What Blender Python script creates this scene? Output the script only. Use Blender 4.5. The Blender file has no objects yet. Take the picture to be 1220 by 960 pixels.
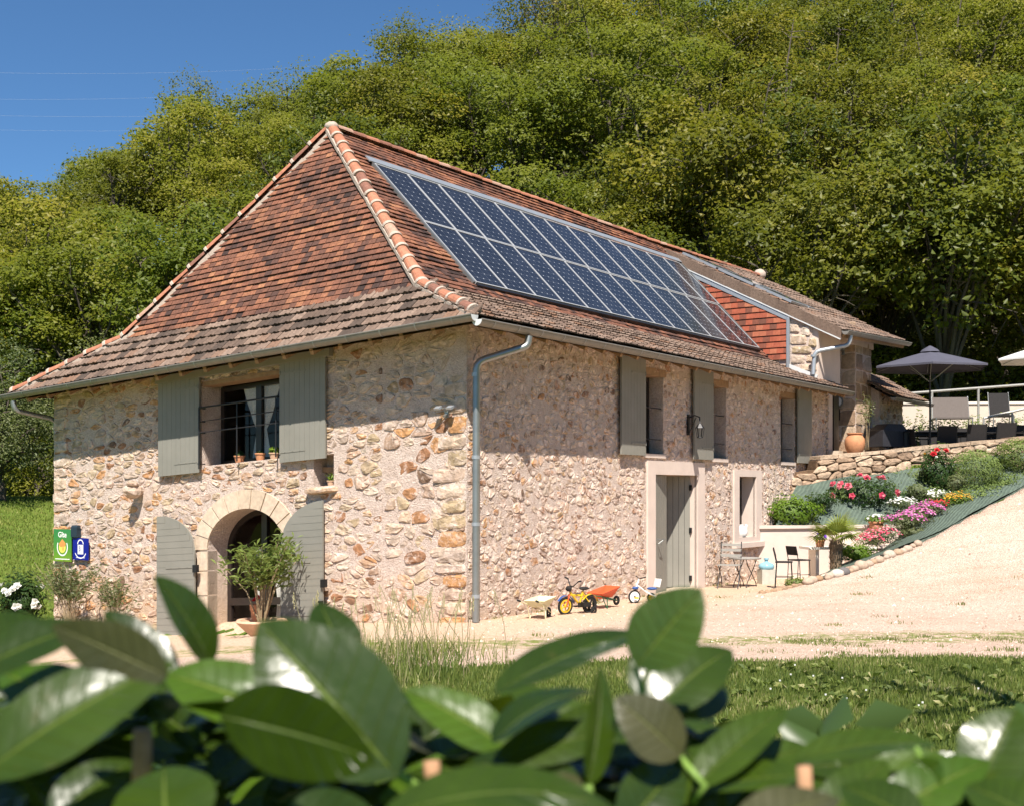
import bpy, math, random
import numpy as np
from math import sin, cos, pi, radians, sqrt, atan2
from mathutils import Vector, Matrix
from mathutils.geometry import tessellate_polygon

scene = bpy.context.scene
COL = scene.collection
rnd = random.Random(7)

# ------------------------------------------------------------------ camera
EYE = 1.83
cam_d = bpy.data.cameras.new("camera")
cam = bpy.data.objects.new("camera", cam_d)
COL.objects.link(cam)
cam.location = (0, 0, EYE)
cam.rotation_euler = (radians(90), 0, 0)
cam_d.sensor_width = 36
cam_d.lens = 44.26
cam_d.shift_y = 0.0861
cam_d.clip_start = 0.05
cam_d.clip_end = 2000
cam_d.dof.use_dof = True
cam_d.dof.focus_distance = 20
cam_d.dof.aperture_fstop = 6.8
scene.camera = cam

# ------------------------------------------------------------------ sky and sun
SUN_TO = Vector((0.007, -0.711, 1.0)).normalized()
world = bpy.data.worlds.new("World")
scene.world = world
world.use_nodes = True
wn = world.node_tree.nodes
bg = wn["Background"]
sky = wn.new("ShaderNodeTexSky")
sky.sky_type = 'NISHITA'
sky.sun_disc = False
sky.sun_elevation = math.asin(SUN_TO.z)
sky.sun_rotation = atan2(SUN_TO.x, SUN_TO.y)
sky.altitude = 1500
sky.air_density = 1.0
sky.dust_density = 0.0
sky.ozone_density = 8.0
tint = wn.new("ShaderNodeMix"); tint.data_type = 'RGBA'; tint.blend_type = 'MULTIPLY'; tint.inputs[0].default_value = 1.0
tint.inputs[7].default_value = (0.80, 0.975, 1.0, 1)          # clean dry air: a deeper blue than the model's
world.node_tree.links.new(sky.outputs[0], tint.inputs[6]); world.node_tree.links.new(tint.outputs[2], bg.inputs[0])
bg.inputs[1].default_value = 0.067
sun_d = bpy.data.lights.new("sun", 'SUN')
sun_d.energy = 5.0
sun_d.angle = radians(0.5)
sun_d.color = (1.0, 0.925, 0.83)
sun = bpy.data.objects.new("sun", sun_d)
COL.objects.link(sun)
sun.location = (0, -20, 40)
sun.rotation_euler = (-SUN_TO).to_track_quat('-Z', 'Y').to_euler()
scene.view_settings.view_transform = 'Standard'
scene.view_settings.look = 'None'
scene.view_settings.exposure = 0.95
scene.view_settings.gamma = 1
scene.cycles.use_denoising = True
scene.cycles.max_bounces = 8
scene.cycles.transparent_max_bounces = 12
scene.cycles.caustics_reflective = False
scene.cycles.caustics_refractive = False

# ------------------------------------------------------------------ helpers
class MB:
    """collects geometry; build() links it as one mesh object"""
    def __init__(s, M=None):
        s.v = []; s.f = []; s.t = []; s.mi = []; s.M = M; s.tint = 0.5; s.m = 0
        s.flip = False
    def add(s, vs, fs):
        b = len(s.v)
        if s.M is not None:
            vs = [s.M(*p) if callable(s.M) else tuple(s.M @ Vector(p)) for p in vs]
        s.v.extend([tuple(p) for p in vs])
        for f in fs:
            s.f.append([b + i for i in f]); s.t.append(s.tint); s.mi.append(s.m)
    def box(s, x0, x1, y0, y1, z0, z1):
        s.add([(x0,y0,z0),(x1,y0,z0),(x1,y1,z0),(x0,y1,z0),(x0,y0,z1),(x1,y0,z1),(x1,y1,z1),(x0,y1,z1)],
              [(0,3,2,1),(4,5,6,7),(0,1,5,4),(1,2,6,5),(2,3,7,6),(3,0,4,7)])
    def bar(s, a, b, w, h, up=(0,0,1)):
        a = Vector(a); b = Vector(b); d = (b-a).normalized(); up = Vector(up)
        r = d.cross(up)
        if r.length < 1e-4: r = d.cross(Vector((1,0,0)))
        r.normalize(); u = r.cross(d).normalized()
        vs = []
        for p in (a, b):
            for (i, j) in ((-1,-1),(1,-1),(1,1),(-1,1)):
                vs.append(p + r*(i*w/2) + u*(j*h/2))
        s.add(vs, [(3,2,1,0),(4,5,6,7),(0,1,5,4),(1,2,6,5),(2,3,7,6),(3,0,4,7)])
    def tube(s, pts, r, n=8, cap=True, r2=None):
        pts = [Vector(p) for p in pts]; k = len(pts)
        rs = [r + ((r2 if r2 is not None else r) - r)*i/max(1,k-1) for i in range(k)] if not hasattr(r, '__len__') else list(r)
        vs = []; u0 = None
        for i, p in enumerate(pts):
            if i == 0: d = pts[1]-p
            elif i == k-1: d = p-pts[i-1]
            else: d = (pts[i+1]-p).normalized() + (p-pts[i-1]).normalized()
            d.normalize()
            if u0 is None:
                u0 = d.orthogonal().normalized()
            u0 = (u0 - d*u0.dot(d))
            if u0.length < 1e-5: u0 = d.orthogonal()
            u0.normalize(); w = d.cross(u0)
            for j in range(n):
                a = 2*pi*j/n
                vs.append(p + (u0*cos(a) + w*sin(a))*rs[i])
        fs = []
        for i in range(k-1):
            for j in range(n):
                fs.append((i*n+j, i*n+(j+1)%n, (i+1)*n+(j+1)%n, (i+1)*n+j))
        if cap:
            fs.append(tuple(range(n-1,-1,-1))); fs.append(tuple((k-1)*n+j for j in range(n)))
        s.add(vs, fs)
    def lathe(s, prof, n=20, c=(0,0,0)):
        vs = []; k = len(prof)
        for (r, z) in prof:
            for j in range(n):
                a = 2*pi*j/n
                vs.append((c[0]+r*cos(a), c[1]+r*sin(a), c[2]+z))
        fs = [(i*n+j, i*n+(j+1)%n, (i+1)*n+(j+1)%n, (i+1)*n+j) for i in range(k-1) for j in range(n)]
        s.add(vs, fs)
    def prism(s, poly, a, b):
        """poly of (x,z) extruded along y from a to b"""
        n = len(poly)
        vs = [(p[0], a, p[1]) for p in poly] + [(p[0], b, p[1]) for p in poly]
        tris = tessellate_polygon([[Vector((p[0], p[1], 0)) for p in poly]])
        fs = [tuple(t) for t in tris] + [tuple(n+i for i in reversed(t)) for t in tris]
        fs += [(i, (i+1)%n, n+(i+1)%n, n+i) for i in range(n)]
        s.add(vs, fs)
    def ball(s, c, rx, ry, rz, nu=10, nv=7, jit=0, rr=None):
        vs = []; c = Vector(c)
        for i in range(nv+1):
            th = pi*i/nv
            for j in range(nu):
                ph = 2*pi*j/nu
                k = 1 + (rr.uniform(-jit, jit) if rr else 0)
                vs.append((c.x+rx*k*sin(th)*cos(ph), c.y+ry*k*sin(th)*sin(ph), c.z+rz*k*cos(th)))
        fs = [(i*nu+j, (i+1)*nu+j, (i+1)*nu+(j+1)%nu, i*nu+(j+1)%nu) for i in range(nv) for j in range(nu)]
        s.add(vs, fs)
    def mesh(s, name, mats):
        me = bpy.data.meshes.new(name)
        me.from_pydata(s.v, [], s.f)
        at = me.attributes.new("tint", 'FLOAT', 'FACE')
        at.data.foreach_set("value", s.t)
        if not isinstance(mats, (list, tuple)): mats = [mats]
        for m in mats: me.materials.append(m)
        if len(mats) > 1: me.polygons.foreach_set("material_index", s.mi)
        return me
    def build(s, name, mats, parent=None, smooth=False, **kw):
        me = s.mesh(name, mats)
        if smooth:
            me.polygons.foreach_set("use_smooth", [True]*len(me.polygons))
            if smooth != 'all':
                try: me.set_sharp_from_angle(angle=radians(40))
                except Exception: pass
        me.update()
        return link(name, me, parent, **kw)

def link(name, data, parent=None, label=None, cat=None, group=None, kind=None, loc=None, rot=None):
    o = bpy.data.objects.new(name, data)
    COL.objects.link(o)
    if parent is not None: o.parent = parent
    if label: o["label"] = label
    if cat: o["category"] = cat
    if group: o["group"] = group
    if kind: o["kind"] = kind
    if loc is not None: o.location = loc
    if rot is not None: o.rotation_euler = rot
    return o

def thing(name, label, cat, loc=(0,0,0), rz=0, group=None, kind=None):
    return link(name, None, None, label, cat, group, kind, loc, (0,0,rz))

def copy_tree(o, parent=None):
    c = o.copy(); COL.objects.link(c)
    if parent is not None: c.parent = parent
    for ch in list(o.children): copy_tree(ch, c)
    return c

def ss(a, b, x):
    t = np.clip((x-a)/(b-a), 0, 1)
    return t*t*(3-2*t)

# the farmhouse's own axes: x along the long wall, y along the end wall, z up, origin at the near corner
YAW = radians(33.7)
CX0, CY0 = -0.63, 17.5
DX, DY = sin(YAW), cos(YAW)          # long wall direction
LX, LY = -cos(YAW), sin(YAW)         # end wall direction
HRZ = radians(90) - YAW
def to_local(X, Y):
    return (X-CX0)*DX + (Y-CY0)*DY, (X-CX0)*LX + (Y-CY0)*LY
def to_world(x, y, z=0):
    return (CX0 + x*DX + y*LX, CY0 + x*DY + y*LY, z)
TILT = 0.063                          # the end wall slumps towards its far corner

# surveyed edge of the drive below the planted bank, in world metres
BANK_LOW = [(4.16,21.9,0.0),(5.4,22.7,0.2),(7.2,24.1,0.62),(8.6,25.3,0.98),(10.0,26.6,1.45),(11.5,27.9,1.98),(13.5,29.5,2.5),(18,33,3.1)]
def bank_q(x):   # outward distance (local -y) of the bank's lower edge as a function of local x
    xs = []; qs = []
    for (X, Y, z) in BANK_LOW:
        a, b = to_local(X, Y); xs.append(a); qs.append(-b)
    return np.interp(x, xs, qs)

def gz(X, Y):
    X = np.asarray(X, float); Y = np.asarray(Y, float)
    x, y = to_local(X, Y)
    h = np.zeros_like(X)
    # the drive climbs alongside the house
    ramp = np.interp(x, [5.5, 7.0, 8.5, 10.4, 12.5, 15.4, 20, 26], [0, .09, .3, .69, 1.25, 2.02, 2.9, 3.3])
    q = -y
    qb = bank_q(x)
    k = ss(-0.55, 0.05, q-qb)
    far = ss(11.0, 15.0, q)               # below the drive the ground eases again
    h = h + ramp*k*(1-0.45*far)
    # ground falls away along the end wall and to the left
    fall = -TILT*np.clip(y, 0, 12)*(1-ss(1.0, 6.0, x-0.0)*0)
    fr = ss(-0.3, 0.1, -x) * ss(2.0, 3.2, y)*(1-ss(6.3,7.2,y)) * (1-ss(3.5,6,-x))
    h = h + np.where(y > 0, fall, 0) - 0.17*fr
    # terrace level beyond the house
    tz = ss(0, 1, (Y-29.5)/1.5) * ss(0, 1, (x-14.2)/1.2)
    h = h*(1-tz) + tz*np.maximum(h*.5, 2.32)
    # meadow rising behind the house on the left, then the wooded hill
    b = np.clip(y-9.6, 0, 200)
    h = h + 0.17*np.clip(b-1.0, 0, 14)*(1-tz)*ss(-10, 3, 30-X)
    back = np.clip(Y - 40 - 0.15*np.abs(np.clip(X,-60,60)-8), 0, 400)
    cap = 62 + 60*ss(-5, 12, X)
    back = cap*np.tanh(back/cap)
    sl = np.interp(X, [-60,-45,-34,-28,-21,-11,-5,4,30,60], [.10,.13,.21,.37,.43,.49,.51,.53,.54,.5])
    hill = sl*back*ss(0, 22, back) * 1.0
    hill = np.minimum(hill, 60)
    h = h + hill
    rgt = np.clip(X-22-0.15*Y, 0, 200)
    h = h + 0.25*rgt*ss(0, 12, rgt)
    return h
def gzf(X, Y): return float(gz(X, Y))
def at(u, v, Y):
    """world point seen at survey pixel (u, v) when Y metres away"""
    return Vector(((u-610)/1500*Y, Y, EYE+(585-v)/1500*Y))
def ground_at(u, v, y0=6, y1=60):
    Y = y0
    while Y < y1:
        p = at(u, v, Y)
        if p.z <= gzf(p.x, p.y): return Vector((p.x, p.y, gzf(p.x, p.y)))
        Y += 0.05
    return at(u, v, y1)

# ------------------------------------------------------------------ materials
def nm(name, rough=0.8, spec=0.3):
    m = bpy.data.materials.new(name); m.use_nodes = True
    nt = m.node_tree; b = nt.nodes["Principled BSDF"]
    b.inputs["Roughness"].default_value = rough
    b.inputs["Specular IOR Level"].default_value = spec
    return m, nt, b
def N(nt, t, **kw):
    n = nt.nodes.new(t)
    for k, v in kw.items():
        if k in n.inputs: n.inputs[k].default_value = v
        else: setattr(n, k, v)
    return n
def ramp(nt, fac, stops, interp='LINEAR'):
    r = nt.nodes.new("ShaderNodeValToRGB"); cr = r.color_ramp; cr.interpolation = interp
    while len(cr.elements) < len(stops): cr.elements.new(0.5)
    for e, (p, c) in zip(cr.elements, stops):
        e.position = p; e.color = (c[0], c[1], c[2], 1)
    nt.links.new(fac, r.inputs[0])
    return r.outputs[0]
def noise(nt, scale, detail=4, rough=0.6, coord=None, vec_scale=None):
    n = nt.nodes.new("ShaderNodeTexNoise")
    n.inputs["Scale"].default_value = scale; n.inputs["Detail"].default_value = detail
    n.inputs["Roughness"].default_value = rough
    if coord is not None:
        if vec_scale:
            mp = nt.nodes.new("ShaderNodeMapping"); mp.inputs["Scale"].default_value = vec_scale
            nt.links.new(coord, mp.inputs[0]); coord = mp.outputs[0]
        nt.links.new(coord, n.inputs["Vector"])
    return n.outputs["Fac"]
def mixc(nt, fac, a, b, mode='MIX'):
    m = nt.nodes.new("ShaderNodeMix"); m.data_type = 'RGBA'; m.blend_type = mode
    for s, x in ((m.inputs[0], fac), (m.inputs[6], a), (m.inputs[7], b)):
        if isinstance(x, (int, float)): s.default_value = x
        elif isinstance(x, tuple): s.default_value = (x[0], x[1], x[2], 1)
        else: nt.links.new(x, s)
    return m.outputs[2]
def attr(nt, name):
    a = nt.nodes.new("ShaderNodeAttribute"); a.attribute_name = name
    return a.outputs["Fac"]
def objco(nt): return nt.nodes.new("ShaderNodeTexCoord").outputs["Object"]
def geo(nt): return nt.nodes.new("ShaderNodeNewGeometry").outputs["Position"]
def bump(nt, b, h, dist=0.01, strength=1.0):
    n = nt.nodes.new("ShaderNodeBump"); n.inputs["Distance"].default_value = dist
    n.inputs["Strength"].default_value = strength
    nt.links.new(h, n.inputs["Height"]); nt.links.new(n.outputs[0], b.inputs["Normal"])
def plain(name, col, rough=0.7, var=0.15, scale=8, bmp=0.0, metal=0, spec=0.3):
    m, nt, b = nm(name, rough, spec)
    f = noise(nt, scale, 5, 0.65, geo(nt))
    c = ramp(nt, f, [(0.25, tuple(x*(1-var) for x in col)), (0.75, tuple(min(1, x*(1+var)) for x in col))])
    nt.links.new(c, b.inputs["Base Color"]); b.inputs["Metallic"].default_value = metal
    if bmp: bump(nt, b, noise(nt, scale*5, 4, 0.6, geo(nt)), bmp)
    return m
def tinted(name, stops, rough=0.85, nscale=30, nvar=0.35, bmp=0.004, spec=0.2, big=None):
    """colour chosen per piece by its tint, with grain"""
    m, nt, b = nm(name, rough, spec)
    c = ramp(nt, attr(nt, "tint"), stops)
    g = noise(nt, nscale, 5, 0.65, geo(nt))
    d = ramp(nt, g, [(0.3, (1-nvar,)*3), (0.7, (1+nvar*0.6,)*3)])
    c = mixc(nt, 1.0, c, d, 'MULTIPLY')
    if big:
        g2 = noise(nt, big[0], 4, 0.7, geo(nt))
        f2 = ramp(nt, g2, [(0.5, (0,0,0)), (0.66, (1,1,1))])
        c = mixc(nt, f2, c, mixc(nt, 0.38, c, big[1]))
    nt.links.new(c, b.inputs["Base Color"])
    if bmp: bump(nt, b, noise(nt, nscale*2, 4, 0.7, geo(nt)), bmp)
    return m

M = {}
M['stone'] = tinted("rubble_stone", [(0,(.17,.11,.075)),(.08,(.34,.17,.09)),(.15,(.50,.27,.12)),(.22,(.42,.32,.20)),(.34,(.50,.38,.28)),(.45,(.40,.27,.20)),(.55,(.56,.44,.34)),(.66,(.45,.35,.28)),(.78,(.58,.44,.32)),(.85,(.50,.29,.15)),(.91,(.36,.26,.20)),(1,(.60,.50,.40))], nscale=9, nvar=0.45, bmp=0.02)
def smear(m, lo=.43, hi=.58, amt=.80):
    nt = m.node_tree; b = nt.nodes["Principled BSDF"]; g = geo(nt)
    src = b.inputs["Base Color"].links[0].from_socket
    f = ramp(nt, noise(nt, 6.5, 6, .75, g), [(lo,(0,0,0)),(hi,(amt,)*3)])
    nt.links.new(mixc(nt, f, src, ramp(nt, noise(nt, 5, 6, .75, g), [(0.3,(.64,.505,.43)),(0.6,(.77,.645,.57))])), b.inputs["Base Color"])
M['stone_pale'] = M['stone'].copy(); M['stone_pale'].name = "mortared_rubble"
smear(M['stone_pale']); smear(M['stone'], .50, .64, .65)
M['stone_plain'] = tinted("weathered_block", [(0,(.20,.13,.09)),(.3,(.36,.25,.17)),(.6,(.46,.34,.24)),(1,(.56,.43,.31))], nscale=9, nvar=0.4, bmp=0.02)
def mortar_mat():
    m, nt, b = nm("lime_mortar", 0.95, 0.1)
    g = geo(nt)
    f = noise(nt, 5, 6, 0.75, g)
    c = ramp(nt, f, [(0.3,(.64,.505,.43)),(0.5,(.75,.62,.545)),(0.72,(.82,.71,.63))])
    f2 = noise(nt, 40, 4, 0.7, g)
    c = mixc(nt, 1.0, c, ramp(nt, f2, [(0.3,(.78,.74,.70)),(0.6,(1.05,1.05,1.05))]), 'MULTIPLY')
    # sandy splash band near the ground
    sx = nt.nodes.new("ShaderNodeSeparateXYZ"); nt.links.new(g, sx.inputs[0])
    mr = N(nt, "ShaderNodeMapRange"); nt.links.new(sx.outputs[2], mr.inputs[0])
    mr.inputs[1].default_value = 0.75; mr.inputs[2].default_value = -0.1
    ml = nt.nodes.new("ShaderNodeMath"); ml.operation = 'MULTIPLY'
    nt.links.new(mr.outputs[0], ml.inputs[0]); nt.links.new(f, ml.inputs[1])
    c = mixc(nt, ml.outputs[0], c, (.62,.42,.24))
    nt.links.new(c, b.inputs["Base Color"])
    ad = nt.nodes.new("ShaderNodeMath"); ad.operation = 'ADD'
    nt.links.new(noise(nt, 14, 5, 0.7, g), ad.inputs[0]); nt.links.new(noise(nt, 60, 3, 0.6, g), ad.inputs[1])
    bump(nt, b, ad.outputs[0], 0.05)
    return m
M['mortar'] = mortar_mat()
M['render'] = plain("smooth_render", (.60,.50,.435), 0.9, 0.08, 3, 0.003)
M['dressed'] = tinted("dressed_sandstone", [(0,(.54,.43,.32)),(.5,(.61,.50,.38)),(1,(.58,.46,.35))], nscale=14, nvar=0.22, bmp=0.004)
M['joint'] = plain("pale_joint", (.68,.60,.50), 0.95, 0.08, 20, 0.002)
M['red_tile'] = tinted("old_red_clay", [(0,(0.041,0.027,0.024)),(.15,(0.090,0.050,0.041)),(.35,(0.158,0.074,0.050)),(.6,(0.225,0.095,0.059)),(.8,(0.297,0.131,0.072)),(.93,(0.378,0.180,0.095)),(1,(0.396,0.297,0.234))], nscale=25, nvar=0.4, bmp=0.004, big=(1.1,(.05,.035,.03)))
M['brown_tile'] = tinted("brown_clay", [(0,(0.069,0.052,0.042)),(.4,(0.143,0.099,0.076)),(.7,(0.189,0.133,0.101)),(.9,(0.230,0.166,0.129)),(1,(0.184,0.106,0.069))], nscale=25, nvar=0.35, bmp=0.003)
M['new_tile'] = tinted("bright_red_clay", [(0,(.15,.065,.045)),(.3,(.31,.085,.05)),(.7,(.36,.098,.055)),(1,(.38,.14,.08))], nscale=18, nvar=0.25, bmp=0.002)
M['ridge'] = tinted("ridge_clay", [(0,(.20,.10,.075)),(.3,(.36,.15,.09)),(.8,(.42,.18,.11)),(1,(.42,.29,.22))], nscale=18, nvar=0.3, bmp=0.003)
M['cement'] = plain("roof_mortar", (.43,.35,.29), 0.95, 0.15, 14, 0.006)
M['deck'] = plain("roof_deck", (.10,.075,.06), 0.9)
M['wood'] = plain("weathered_timber", (.30,.19,.11), 0.85, 0.3, 12, 0.003)
M['zinc'] = plain("zinc_sheet", (.30,.315,.31), 0.42, 0.15, 4, 0, 0.75, 0.5)
M['zinc_light'] = plain("bright_zinc", (.38,.41,.44), 0.4, 0.08, 4, 0, 0.5, 0.5)
M['white_flash'] = plain("pale_flashing", (.60,.61,.61), 0.45, 0.05, 4)
M['zinc_brown'] = plain("dull_gutter", (.23,.215,.19), 0.5, 0.12, 6, 0, 0.35, 0.4)
def paint_mat():
    m, nt, b = nm("sage_grey_paint", 0.55, 0.35)
    g = geo(nt)
    c = ramp(nt, noise(nt, 2.5, 4, 0.6, g), [(0.3,(.205,.200,.172)),(0.7,(.235,.228,.198))])
    nt.links.new(c, b.inputs["Base Color"])
    return m
M['paint'] = paint_mat()
M['dark_wood'] = plain("dark_stained_wood", (.022,.016,.014), 0.35, 0.3, 10, 0, 0, 0.5)
M['black_metal'] = plain("black_iron", (.018,.018,.02), 0.45, 0.2, 20, 0, 0.3, 0.5)
M['black_mesh'] = plain("black_textile", (.02,.018,.018), 0.8, 0.3, 30)
def glass_mat():
    m, nt, b = nm("window_glass", 0.03, 0.6)
    b.inputs["Base Color"].default_value = (.8,.85,.85,1)
    tr = nt.nodes.new("ShaderNodeBsdfTransparent"); tr.inputs[0].default_value = (.75,.75,.75,1)
    gl = nt.nodes.new("ShaderNodeBsdfGlossy"); gl.inputs["Roughness"].default_value = 0.02
    lw_ = nt.nodes.new("ShaderNodeLayerWeight"); pw_ = nt.nodes.new("ShaderNodeMath"); pw_.operation = 'POWER'; nt.links.new(lw_.outputs["Facing"], pw_.inputs[0]); pw_.inputs[1].default_value = 5
    fr = nt.nodes.new("ShaderNodeMath"); fr.operation = 'MULTIPLY_ADD'; nt.links.new(pw_.outputs[0], fr.inputs[0]); fr.inputs[1].default_value = .9; fr.inputs[2].default_value = .03
    mx = nt.nodes.new("ShaderNodeMixShader")
    nt.links.new(fr.outputs[0], mx.inputs[0]); nt.links.new(tr.outputs[0], mx.inputs[1]); nt.links.new(gl.outputs[0], mx.inputs[2])
    out = nt.nodes["Material Output"]; nt.links.new(mx.outputs[0], out.inputs[0])
    nt.nodes.remove(b)
    return m
M['glass'] = glass_mat()
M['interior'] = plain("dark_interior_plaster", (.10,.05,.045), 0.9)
M['lace'] = plain("lace_curtain", (.80,.76,.70), 0.9, 0.3, 60)
M['terracotta'] = plain("terracotta", (.52,.24,.12), 0.8, 0.18, 12, 0.002)
M['terracotta_pale'] = plain("pale_terracotta", (.55,.36,.24), 0.85, 0.18, 12, 0.002)
M['white'] = plain("white_paint", (.74,.74,.72), 0.5, 0.05, 8)
M['cream'] = plain("cream_plastic", (.66,.62,.40), 0.5, 0.08, 10)
M['yellow'] = plain("yellow_paint", (.72,.46,.03), 0.35, 0.06, 10)
M['orange_red'] = plain("orange_red_plastic", (.68,.10,.035), 0.45, 0.08, 10)
M['green_paint'] = plain("dark_green_paint", (.02,.10,.05), 0.45, 0.1, 10)
M['rubber'] = plain("black_rubber", (.02,.02,.02), 0.8)
M['blue_plastic'] = plain("blue_plastic", (.03,.08,.25), 0.4)
M['water_plastic'] = plain("translucent_blue_bottle", (.22,.42,.50), 0.2, 0.08, 8)
M['grey_cloth'] = plain("dark_grey_canvas", (.075,.075,.10), 0.9, 0.1, 5)
M['white_cloth'] = plain("white_canvas", (.70,.70,.68), 0.9, 0.05, 5)
M['pool_wall'] = plain("cream_wall", (.56,.48,.40), 0.85, 0.06, 3)
M['marble'] = plain("pale_table_stone", (.72,.66,.58), 0.4, 0.08, 12)
M['soil'] = plain("bare_soil", (.16,.10,.06), 0.95, 0.4, 10, 0.02)
M['rail'] = plain("galvanised_rail", (.36,.35,.32), 0.5, 0.1, 10, 0, 0.3)
M['bark'] = plain("grey_brown_bark", (.085,.07,.055), 0.9, 0.4, 8, 0.02)
M['twig'] = plain("pale_twig", (.26,.20,.12), 0.9, 0.3, 30)
M['pebble'] = tinted("river_stone", [(0,(.12,.12,.125)),(.3,(.34,.22,.13)),(.6,(.38,.28,.20)),(.93,(.42,.34,.27)),(1,(.58,.53,.46))], nscale=20, nvar=0.25, bmp=0.003)

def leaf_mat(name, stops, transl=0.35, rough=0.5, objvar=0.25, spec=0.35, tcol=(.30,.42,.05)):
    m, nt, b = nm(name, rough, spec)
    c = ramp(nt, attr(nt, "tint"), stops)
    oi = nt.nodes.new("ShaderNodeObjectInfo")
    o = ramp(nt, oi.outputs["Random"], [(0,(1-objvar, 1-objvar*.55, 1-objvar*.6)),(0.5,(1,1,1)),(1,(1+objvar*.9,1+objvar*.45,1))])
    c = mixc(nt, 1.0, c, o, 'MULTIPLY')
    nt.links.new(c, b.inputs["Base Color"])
    tr = nt.nodes.new("ShaderNodeBsdfTranslucent")
    tc = mixc(nt, 0.5, c, tcol)
    nt.links.new(tc, tr.inputs[0])
    mx = nt.nodes.new("ShaderNodeMixShader"); mx.inputs[0].default_value = transl
    nt.links.new(b.outputs[0], mx.inputs[1]); nt.links.new(tr.outputs[0], mx.inputs[2])
    nt.links.new(mx.outputs[0], nt.nodes["Material Output"].inputs[0])
    return m
M['leaf'] = leaf_mat("spring_leaf", [(0,(.075,.098,.010)),(.5,(.135,.155,.017)),(1,(.205,.205,.03))], 0.42, objvar=.38, tcol=(.42,.50,.04))
M['leaf_olive'] = leaf_mat("olive_leaf", [(0,(0.052,0.065,0.007)),(.5,(0.104,0.117,0.013)),(1,(0.183,0.177,0.023))], 0.34, objvar=.38, tcol=(.42,.46,.03))
M['leaf_grey'] = leaf_mat("grey_green_leaf", [(0,(.07,.09,.03)),(1,(.15,.17,.07))], 0.25)
M['leaf_lime'] = leaf_mat("lime_leaf", [(0,(0.072,0.137,0.009)),(1,(0.158,0.245,0.022))], 0.35, objvar=0.05)
M['leaf_dark'] = leaf_mat("dark_leaf", [(0,(0.015,0.038,0.010)),(1,(0.051,0.085,0.025))], 0.15, 0.3, 0.05, 0.12)
M['leaf_oleander'] = leaf_mat("oleander_leaf", [(0,(0.072,0.112,0.020)),(1,(0.192,0.240,0.056))], 0.25, 0.5, 0.05)
M['leaf_broom'] = leaf_mat("feathery_leaf", [(0,(0.080,0.128,0.024)),(1,(0.192,0.256,0.072))], 0.3, 0.6, 0.05)
M['grass_blade'] = leaf_mat("grass_blade", [(0,(.06,.095,.018)),(.6,(.14,.18,.035)),(.85,(.22,.23,.07)),(1,(.40,.36,.18))], 0.3, 0.6, 0.0)
M['grass_lit'] = leaf_mat("meadow_blade", [(0,(.10,.14,.022)),(.6,(.19,.235,.04)),(1,(.33,.33,.10))], 0.3, 0.6, 0.0)
M['petal_pink'] = leaf_mat("pink_petal", [(0,(0.527,0.043,0.111)),(.5,(0.595,0.085,0.136)),(1,(0.663,0.323,0.340))], 0.2, 0.7, 0, 0.2, (.8,.2,.25))
M['petal_red'] = leaf_mat("red_petal", [(0,(.40,.01,.02)),(1,(.62,.04,.05))], 0.2, 0.7, 0, 0.2, (.7,.05,.05))
M['petal_white'] = leaf_mat("white_petal", [(0,(.62,.62,.56)),(1,(.80,.80,.76))], 0.2, 0.7, 0, 0.2, (.8,.8,.75))
M['petal_magenta'] = leaf_mat("magenta_petal", [(0,(0.297,0.051,0.238)),(.5,(0.510,0.102,0.306)),(1,(0.612,0.297,0.468))], 0.2, 0.7, 0, 0.2, (.7,.2,.5))
M['petal_violet'] = leaf_mat("violet_petal", [(0,(.10,.03,.35)),(1,(.22,.08,.55))], 0.2, 0.7, 0, 0.2, (.3,.1,.7))
M['petal_orange'] = leaf_mat("orange_petal", [(0,(.45,.18,.02)),(1,(.60,.38,.04))], 0.2, 0.7, 0, 0.2, (.7,.4,.05))
# ------------------------------------------------------------------ ground
def ground_mat():
    m, nt, b = nm("meadow_grass", 0.95, 0.1)
    g = geo(nt)
    f = noise(nt, 0.6, 6, 0.7, g); f2 = noise(nt, 9, 5, 0.75, g)
    c = ramp(nt, f, [(0.3,(.075,.13,.022)),(0.5,(.11,.17,.028)),(0.7,(.15,.20,.04))])
    c = mixc(nt, 1.0, c, ramp(nt, f2, [(0.3,(.6,.6,.6)),(0.7,(1.3,1.25,1.2))]), 'MULTIPLY')
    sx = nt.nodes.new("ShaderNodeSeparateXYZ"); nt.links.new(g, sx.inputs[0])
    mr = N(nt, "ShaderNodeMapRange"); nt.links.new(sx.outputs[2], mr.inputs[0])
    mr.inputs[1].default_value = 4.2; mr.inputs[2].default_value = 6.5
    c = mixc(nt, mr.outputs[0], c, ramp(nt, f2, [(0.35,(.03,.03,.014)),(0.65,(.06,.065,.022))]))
    nt.links.new(c, b.inputs["Base Color"]); bump(nt, b, f2, 0.06)
    return m
M['ground'] = ground_mat()
def sheet(name, xs, ys, fz, mat, off=0.0, kind='structure', label=None, mask=None, parent=None):
    X, Y = np.meshgrid(xs, ys)
    Z = fz(X, Y) + off
    n, k = X.shape
    co = np.stack([X, Y, Z], -1).reshape(-1, 3)
    idx = np.arange(n*k).reshape(n, k)
    q = np.stack([idx[:-1,:-1], idx[:-1,1:], idx[1:,1:], idx[1:,:-1]], -1).reshape(-1, 4)
    if mask is not None:
        q = q[mask((X[:-1,:-1]+X[1:,1:])/2, (Y[:-1,:-1]+Y[1:,1:])/2).reshape(-1)]
    me = bpy.data.meshes.new(name)
    me.from_pydata(co.tolist(), [], q.tolist())
    me.materials.append(mat)
    me.polygons.foreach_set("use_smooth", [True]*len(me.polygons))
    return link(name, me, parent, label=label, kind=kind)
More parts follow.
